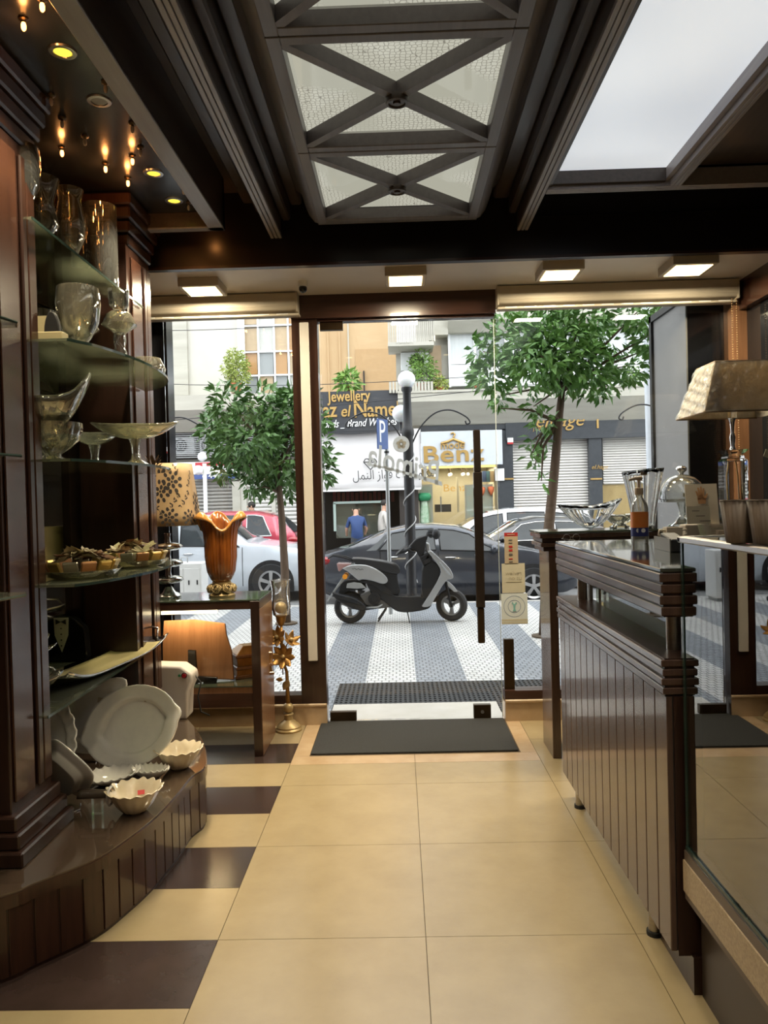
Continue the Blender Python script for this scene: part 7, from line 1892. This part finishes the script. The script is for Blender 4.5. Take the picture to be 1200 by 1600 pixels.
# ================================================================== SCOOTER
YS = 10.55
sx0 = P(622, 960, 'y', YS).x
sco = thing('motor_scooter', 'silver and black motor scooter parked on the banded pavement', 'scooter', (sx0, YS, ZW))
def S(cx, cy):
    """detail-crop pixel -> local (x,z) in the scooter plane"""
    x, z = XZ(500 + cx / 4.615, 800 + cy / 4.615, YS)
    return (x - sx0, z - ZW)
SILV = paint('scooter_silver', (0.40, 0.41, 0.42), 0.5, 0.3)
SBLK = mat('scooter_black', (0.013, 0.014, 0.016), 0.5, spec=0.3)
SGLOSS = mat('scooter_gloss_black', (0.010, 0.011, 0.013), 0.2, spec=0.4)
SEATM = mat('seat_vinyl', (0.020, 0.021, 0.024), 0.35, bump=0.05, scale=80)
def sp3(name, pts, w_, m, dy=0.0, bevel=0.02, par=sco, smooth=35, w2=None, bs=3):
    q = crom([S(*p) for p in pts] + [S(*pts[0])], 3)[:-1]
    return MB().prism(q, dy - w_ / 2, dy + w_ / 2, 'y').build(name, m, par, bevel=bevel, bseg=bs, smooth=smooth)
def sp3s(name, pts, w_, m, dy=0.0, bevel=0.01, par=sco):
    return MB().prism([S(*p) for p in pts], dy - w_ / 2, dy + w_ / 2, 'y').build(name, m, par, bevel=bevel, bseg=2)
rw = 0.22
def swheel(cx, cy, rotz, nm):
    x, z = S(cx, cy)
    o = MB().lathe([(rw * 0.62, -0.04), (rw * 0.88, -0.052), (rw * 0.985, -0.03), (rw, 0.0), (rw * 0.985, 0.03), (rw * 0.88, 0.052), (rw * 0.62, 0.04)], 36, closed=True).xform(Matrix.Rotation(R(90), 4, 'X')).build('wheel', TYRE, sco, smooth=40, loc=(x, 0, rw), rotz=rotz)
    rim = MB().lathe([(rw * 0.56, -0.035), (rw * 0.64, -0.042), (rw * 0.64, 0.042), (rw * 0.56, 0.035)], 28, closed=True)
    rim.lathe([(0, -0.04), (0.035, -0.04), (0.035, 0.04), (0, 0.04)], 16)
    for k in range(3):
        a = 2 * math.pi * k / 3 + 0.5
        p = [(math.cos(a + da) * r, math.sin(a + da) * r) for r, da in ((0.03, -0.5), (rw * 0.58, -0.22), (rw * 0.58, 0.22), (0.03, 0.5))]
        rim.prism(p, -0.025, 0.025)
    rim.xform(Matrix.Rotation(R(90), 4, 'X')).build('wheel_rim', mat('scooter_rim', (0.20, 0.20, 0.20), 0.4, 0.6) if 'scooter_rim' not in MATS else MATS['scooter_rim'], o, smooth=35)
    return o
swheel(218, 690, 0, 'rear'); swheel(950, 680, R(-22), 'front')
# underbody, floorboard and front apron
sp3('underbody', [(330, 480), (400, 510), (470, 570), (540, 592), (640, 600), (740, 598), (800, 640), (790, 680), (740, 700), (620, 716), (540, 700), (470, 640), (400, 600), (350, 540)], 0.26, SGLOSS)
sp3('seat_pedestal', [(400, 400), (540, 430), (560, 500), (575, 580), (520, 590), (450, 560), (420, 480)], 0.24, SBLK)
sp3('inner_leg_shield', [(735, 420), (770, 300), (800, 340), (860, 400), (835, 500), (780, 600), (735, 600)], 0.30, SBLK)
sp3('front_apron', [(772, 280), (800, 278), (860, 330), (930, 400), (955, 460), (935, 475), (900, 490), (830, 600), (790, 665), (735, 670), (750, 640), (800, 560), (850, 470), (862, 400)], 0.36, SILV, bevel=0.03)
sp3('apron_trim', [(860, 352), (900, 400), (935, 440), (928, 446), (890, 410), (858, 362)], 0.372, mat('pale_trim', (0.5, 0.53, 0.56), 0.25, 0.5), bevel=0.003)
sp3s('glove_pocket', [(715, 320), (790, 285), (815, 350), (748, 392)], 0.30, SBLK)
sp3s('pocket_grille', [(745, 345), (785, 325), (800, 350), (755, 375)], 0.31, SEAM, bevel=0.003)
# steering head, handlebar, lever, mirrors
sp3('handlebar_cover', [(640, 250), (690, 195), (740, 175), (770, 170), (765, 215), (755, 270), (740, 310), (715, 320), (690, 280), (650, 275)], 0.20, SBLK, bevel=0.03)
sp3s('steering_stem', [(755, 215), (790, 225), (795, 285), (765, 290)], 0.10, SILV, bevel=0.02)
for s in (-1, 1):
    x, z = S(640, 262)
    g_ = MB().tube([(x + 0.03, s * 0.10, z + 0.01), (x - 0.04, s * 0.24, z), (x - 0.08, s * 0.33, z - 0.015)], [0.022, 0.018, 0.017], 10).build('handle_grip', SBLK, sco, smooth=True)
    MB().tube([(x + 0.03, s * 0.12, z - 0.015), (x - 0.01, s * 0.2, z - 0.03), (x - 0.05, s * 0.31, z - 0.05)], 0.007, 6).build('brake_lever', CHROME, sco, smooth=True)
    xm_, zm_ = S(832, 155)
    MB().ball((xm_ - (0.0 if s < 0 else 0.05), s * 0.22, zm_), 0.075, 14, 10, (0.75, 0.9, 0.95)).build('mirror', SBLK, sco, smooth=True)
    xa, za = S(775, 165)
    MB().tube([(xa - 0.02, s * 0.10, za - 0.06), (xa + 0.0, s * 0.16, za + 0.02), (xm_ - (0.02 if s < 0 else 0.06), s * 0.22, zm_)], 0.008, 6).build('mirror_stalk', SBLK, sco, smooth=True)
sp3s('brake_guard', [(545, 305), (600, 255), (640, 262), (690, 290), (615, 285)], 0.42, SBLK, bevel=0.006)
# seat and rear body
sp3('seat', [(230, 330), (300, 330), (400, 342), (480, 355), (550, 375), (575, 405), (572, 435), (540, 440), (470, 425), (400, 400), (320, 385), (260, 370)], 0.27, SEATM, bevel=0.045, bs=4)
sp3('rear_side_panel', [(165, 400), (230, 375), (330, 375), (410, 405), (470, 450), (490, 490), (455, 512), (380, 490), (310, 480), (280, 485), (215, 430)], 0.30, SILV, bevel=0.03)
sp3('lower_side_panel', [(280, 487), (380, 490), (455, 515), (520, 580), (540, 600), (460, 570), (380, 520), (300, 500)], 0.27, SBLK)
sp3('tail_lamp', [(125, 365), (230, 370), (170, 402), (140, 425)], 0.24, mat('tail_clear_red', (0.35, 0.20, 0.19), 0.15, coat=0.8), bevel=0.015)
x, z = S(185, 460)
for s in (-1, 1): MB().cyl((x, s * 0.10, z), (x, s * 0.145, z), 0.034, 16).build('indicator', mat('indicator_orange', (0.75, 0.28, 0.02), 0.3) if 'indicator_orange' not in MATS else MATS['indicator_orange'], sco, smooth=40)
for s in (-1, 1):
    MB().tube([(*S(270, 360)[:1], s * 0.10, S(270, 360)[1]), (S(180, 325)[0], s * 0.11, S(180, 325)[1]), (S(95, 312)[0], s * 0.08, S(95, 312)[1]), (S(60, 335)[0], s * 0.03, S(60, 335)[1])], 0.012, 8).build('grab_rail', SBLK, sco, smooth=True)
sp3s('mudguard_stay', [(170, 460), (185, 480), (120, 560), (60, 645), (50, 640), (95, 570)], 0.10, GALV, bevel=0.005)
sp3('rear_mudguard', [(150, 520), (200, 490), (300, 495), (330, 540), (300, 560), (230, 560), (170, 590), (130, 620)], 0.13, SBLK)
sp3s('shock_bracket', [(200, 510), (250, 500), (300, 505), (335, 540), (270, 545), (195, 540)], 0.30, GALV, dy=0.0, bevel=0.004)
# engine and exhaust on the near side
x, z = S(395, 615)
MB().cyl((x, -0.17, z), (x, 0.12, z), 0.085, 22).build('engine_cover', SBLK, sco, smooth=40)
MB().cyl((x, -0.185, z), (x, -0.17, z), 0.05, 20).build('engine_cap', SGLOSS, sco, smooth=40)
sp3s('engine_block', [(290, 600), (360, 570), (470, 600), (520, 680), (420, 690), (330, 660)], 0.22, mat('engine_grey', (0.10, 0.10, 0.10), 0.5, 0.5), bevel=0.01)
sp3('exhaust', [(95, 565), (150, 580), (240, 600), (310, 640), (335, 670), (325, 692), (270, 690), (190, 655), (120, 610)], 0.11, SBLK, dy=-0.17, bevel=0.03)
sp3('heat_shield', [(160, 585), (240, 605), (310, 645), (300, 655), (220, 630), (160, 605)], 0.02, SGLOSS, dy=-0.232, bevel=0.004)
MB().tube([(S(330, 680)[0], -0.16, S(330, 680)[1]), (S(420, 675)[0], -0.15, S(420, 675)[1]), (S(480, 645)[0], -0.05, S(480, 645)[1])], 0.014, 8).build('exhaust_pipe', GALV, sco, smooth=True)
sp3s('swing_arm', [(218, 680), (330, 650), (480, 670), (470, 695), (330, 715), (218, 705)], 0.06, SBLK, dy=0.10)
# front fork and fender
sp3('front_fender', [(905, 485), (960, 530), (1000, 585), (1008, 605), (985, 590), (940, 550), (910, 520)], 0.14, mat('fender_silver', (0.50, 0.51, 0.52), 0.25, 0.5), bevel=0.02)
for s in (-1, 1):
    MB().tube([(S(905, 500)[0], s * 0.075, S(905, 500)[1]), (S(945, 680)[0], s * 0.075 , S(945, 680)[1])], 0.018, 8).build('fork_leg', SBLK, sco, smooth=True)
# stand
MB().tube([(S(630, 715)[0], -0.08, S(630, 715)[1]), (S(645, 770)[0], -0.14, 0.01)], 0.009, 6).build('side_stand', SBLK, sco)
for s in (-1, 1): MB().tube([(S(480, 690)[0], s * 0.06, S(480, 690)[1]), (S(420, 760)[0], s * 0.12, 0.03)], 0.012, 6).build('centre_stand', SBLK, sco)
MB().tube([(S(235 + 8 * k, 400 + 5 * math.sin(k * 1.9) + 0.8 * k)[0], -0.151, S(235 + 8 * k, 400 + 5 * math.sin(k * 1.9) + 0.8 * k)[1]) for k in range(11)], 0.003, 5).build('side_script', SGLOSS, sco, smooth=True)
# ================================================================== TREES AND PEOPLE
LEAF = mat('citrus_leaf', (0.075, 0.19, 0.040), 0.35, col2=(0.17, 0.32, 0.075), scale=2.2, spec=0.4)
LEAFD = mat('citrus_leaf_dark', (0.060, 0.135, 0.040), 0.35, col2=(0.13, 0.24, 0.065), scale=2.2, spec=0.4)
BARK = mat('brown_bark', (0.13, 0.085, 0.055), 0.85, col2=(0.085, 0.055, 0.036), scale=10, stretch=(3, 3, 0.7), bump=0.4)
def tree(name, label, y, trunk, clusters, n, m, L, W, seed, rad, scale, depth=0.8):
    pb_ = P(*trunk[0], 'y', y)
    t = thing(name, label, 'tree', (pb_.x, y, ZW))
    rnd = random.Random(seed)
    def loc(u, v): 
        p = P(u, v, 'y', y); return Vector((p.x - pb_.x, 0, p.z - ZW))
    pts = [loc(*q) for q in trunk]; pts[0].z = -0.02
    k = len(pts)
    MB().tube(pts, [rad * (1.15 - 0.5 * i / (k - 1)) for i in range(k)], 12).build('trunk', BARK, t, smooth=True)
    MB().lathe([(0, 0.0), (0.15, 0.0), (0.155, 0.02), (0, 0.03)], 16).build('soil_ring', mat('soil', (0.10, 0.075, 0.05), 0.95) if 'soil' not in MATS else MATS['soil'], t)
    top = pts[-1]; cl_ = []
    for (u, v, r, *rest) in clusters:
        c = loc(u, v); c.y = rnd.uniform(-depth, depth) * (0.6 if len(rest) == 0 else 0.25)
        rr = r * scale
        cl_.append((c.x, c.y, c.z, rr, *(rest[:1])))
        st = pts[-1] if c.z > top.z - 0.2 else pts[-2]
        mid = (st + c) / 2 + Vector((rnd.uniform(-.08, .08), rnd.uniform(-.08, .08), 0.06))
        MB().tube([st, mid, c], [rad * 0.42, rad * 0.26, rad * 0.10], 6).build('branch', BARK, t, smooth=True)
    leafcloud(n, cl_, L, W, seed).build('foliage', m, t, kind='stuff')
    return t
tree('street_tree', 'leafy street tree with bare brown trunk before the right window', 9.2, [(850, 960), (857, 830), (866, 740), (873, 660), (878, 610)],
     [(800, 535, 46), (848, 512, 48), (900, 505, 42), (940, 525, 34), (985, 495, 36), (1005, 530, 34), (770, 580, 34), (832, 566, 50), (890, 570, 50), (925, 585, 38), (985, 570, 30), (757, 545, 24), (790, 610, 18), (955, 600, 22), (860, 545, 60), (1015, 545, 16),
      (838, 632, 16, 0.8), (848, 660, 18, 0.8), (852, 690, 16, 0.8), (830, 690, 12, 0.6), (826, 712, 12, 0.6), (838, 728, 12, 0.6), (842, 752, 8, 0.5), (780, 640, 10, 0.6)],
     3300, LEAF, 0.135, 0.058, 11, 0.062, 9.2 / FPX)
tree('street_tree', 'smaller street tree with a thin pale trunk before the left window', 10.6, [(447, 955), (445, 890), (441, 820), (437, 770), (432, 735)],
     [(328, 655, 22), (368, 635, 30), (415, 640, 40), (452, 655, 44), (398, 690, 48), (448, 712, 46), (358, 700, 30), (408, 735, 36), (440, 760, 26), (352, 735, 18), (497, 690, 22), (502, 735, 20), (508, 712, 14), (470, 628, 26), (505, 665, 12), (335, 675, 20), (400, 765, 14)],
     2900, LEAFD, 0.145, 0.062, 23, 0.055, 10.6 / FPX)

SKIN = mat('skin', (0.50, 0.28, 0.19), 0.5, sss=0.1)
HAIRM = mat('dark_hair', (0.02, 0.015, 0.012), 0.6)
def person(label, x, y, zg, hgt, facing, shirt, trousers, bald=False, lean=0.0, armpose=(0.2, 0.2), hair=None, robe=False):
    t = thing('person', label, 'person', (x, y, zg), facing)
    s = hgt / 1.75
    J = {'pel': (0, 0, 0.95), 'sp': (0, 0.03, 1.15), 'ch': (0, 0.02 - lean * 0.1, 1.36), 'nk': (0, -lean * 0.14, 1.50), 'hd0': (0, -lean * 0.2 - 0.01, 1.58), 'hd1': (0, -lean * 0.24 - 0.015, 1.68)}
    vs = []; rs = []; es = []
    def v(p, r): vs.append(tuple(a * s for a in p)); rs.append((r[0] * s, r[1] * s) if isinstance(r, tuple) else (r * s, r * s)); return len(vs) - 1
    pel = v(J['pel'], (0.17, 0.12)); sp_ = v(J['sp'], (0.155, 0.11)); ch_ = v(J['ch'], (0.18, 0.12)); nk = v(J['nk'], 0.06); h0 = v(J['hd0'], (0.075, 0.085)); h1 = v(J['hd1'], (0.085, 0.10))
    es += [(pel, sp_), (sp_, ch_), (ch_, nk), (nk, h0), (h0, h1)]
    for sd, ap in ((-1, armpose[0]), (1, armpose[1])):
        sh = v((sd * 0.19, -lean * 0.1, 1.42), 0.065); el = v((sd * 0.27, -lean * 0.1 - 0.05 * ap, 1.15), 0.048); wr = v((sd * 0.26, -lean * 0.1 - 0.25 * ap, 0.95 + 0.15 * ap), 0.034); ha = v((sd * 0.25, -lean * 0.1 - 0.32 * ap, 0.86 + 0.18 * ap), 0.036)
        es += [(ch_, sh), (sh, el), (el, wr), (wr, ha)]
        hp = v((sd * 0.10, 0, 0.90), 0.095); kn = v((sd * 0.11, -0.02, 0.50), 0.062); an = v((sd * 0.11, 0.01, 0.09), 0.042); to = v((sd * 0.12, -0.15, 0.035), 0.038)
        es += [(pel, hp), (hp, kn), (kn, an), (an, to)]
    me = bpy.data.meshes.new('body'); me.from_pydata(vs, es, [])
    o = bpy.data.objects.new('body', me); COL.objects.link(o); o.parent = t
    md = o.modifiers.new('skin', 'SKIN')
    if not me.skin_vertices: 
        bm = bmesh.new(); bm.from_mesh(me); bm.verts.layers.skin.verify(); bm.to_mesh(me); bm.free()
    for i, r_ in enumerate(rs): me.skin_vertices[0].data[i].radius = r_
    me.skin_vertices[0].data[0].use_root = True
    o.modifiers.new('sub', 'SUBSURF').levels = 1; o.modifiers['sub'].render_levels = 1
    # bake, then paint by height: skin, shirt, trousers
    dg = bpy.context.evaluated_depsgraph_get(); bpy.context.view_layer.update()
    dg = bpy.context.evaluated_depsgraph_get()
    nm_ = bpy.data.meshes.new_from_object(o.evaluated_get(dg))
    o.modifiers.clear(); o.data = nm_
    nm_.materials.clear()
    for m_ in (SKIN, shirt, trousers): nm_.materials.append(m_)
    for p in nm_.polygons:
        c = p.center / s; p.use_smooth = True
        if c.z > 1.50: p.material_index = 0
        elif robe: p.material_index = 1
        elif abs(c.x) > 0.215 and c.z < 1.20: p.material_index = 0
        elif c.z > 0.94: p.material_index = 1
        else: p.material_index = 2
    hx_, hy_, hz_ = (a * s for a in J['hd1'])
    if not bald: MB().ball((hx_, hy_ + 0.015 * s, hz_ + 0.03 * s), 0.105 * s, 14, 10, (0.9, 1.05, 0.95)).build('hair', HAIRM if hair is None else hair, t, smooth=True)
    for sd in (-1, 1): MB().ball((hx_ + sd * 0.09 * s, hy_, hz_ - 0.02 * s), 0.024 * s, 8, 6, (0.5, 0.8, 1.2)).build('ear', SKIN, t, smooth=True)
    MB().ball((hx_, hy_ - 0.105 * s, hz_ - 0.02 * s), 0.018 * s, 8, 6, (0.8, 1, 1.2)).build('nose', SKIN, t, smooth=True)
    return t
NAVY = mat('navy_shirt', (0.025, 0.055, 0.16), 0.7); GREYT = mat('grey_trousers', (0.06, 0.065, 0.075), 0.8); ROBE = mat('pale_robe', (0.55, 0.52, 0.48), 0.8)
xx = P(557, 800, 'y', 20.0).x
person('man in a navy shirt seen from behind across the street', xx, 20.0, ZR, 1.68, math.pi + 0.2, NAVY, GREYT, bald=True, lean=0.5, armpose=(0.6, 0.5))
xx = P(597, 800, 'y', 20.4).x
person('person in a pale robe walking beside the parking sign pole', xx, 20.45, -0.14, 1.66, math.pi / 2 + 0.3, ROBE, ROBE, lean=0.3, robe=True)
xx = P(391, 790, 'y', 20.5).x
person('dark haired man in a white shirt glimpsed above the red car', xx, 20.72, -0.14, 1.70, -math.pi / 2 + 0.2, WHITEL, GREYT)
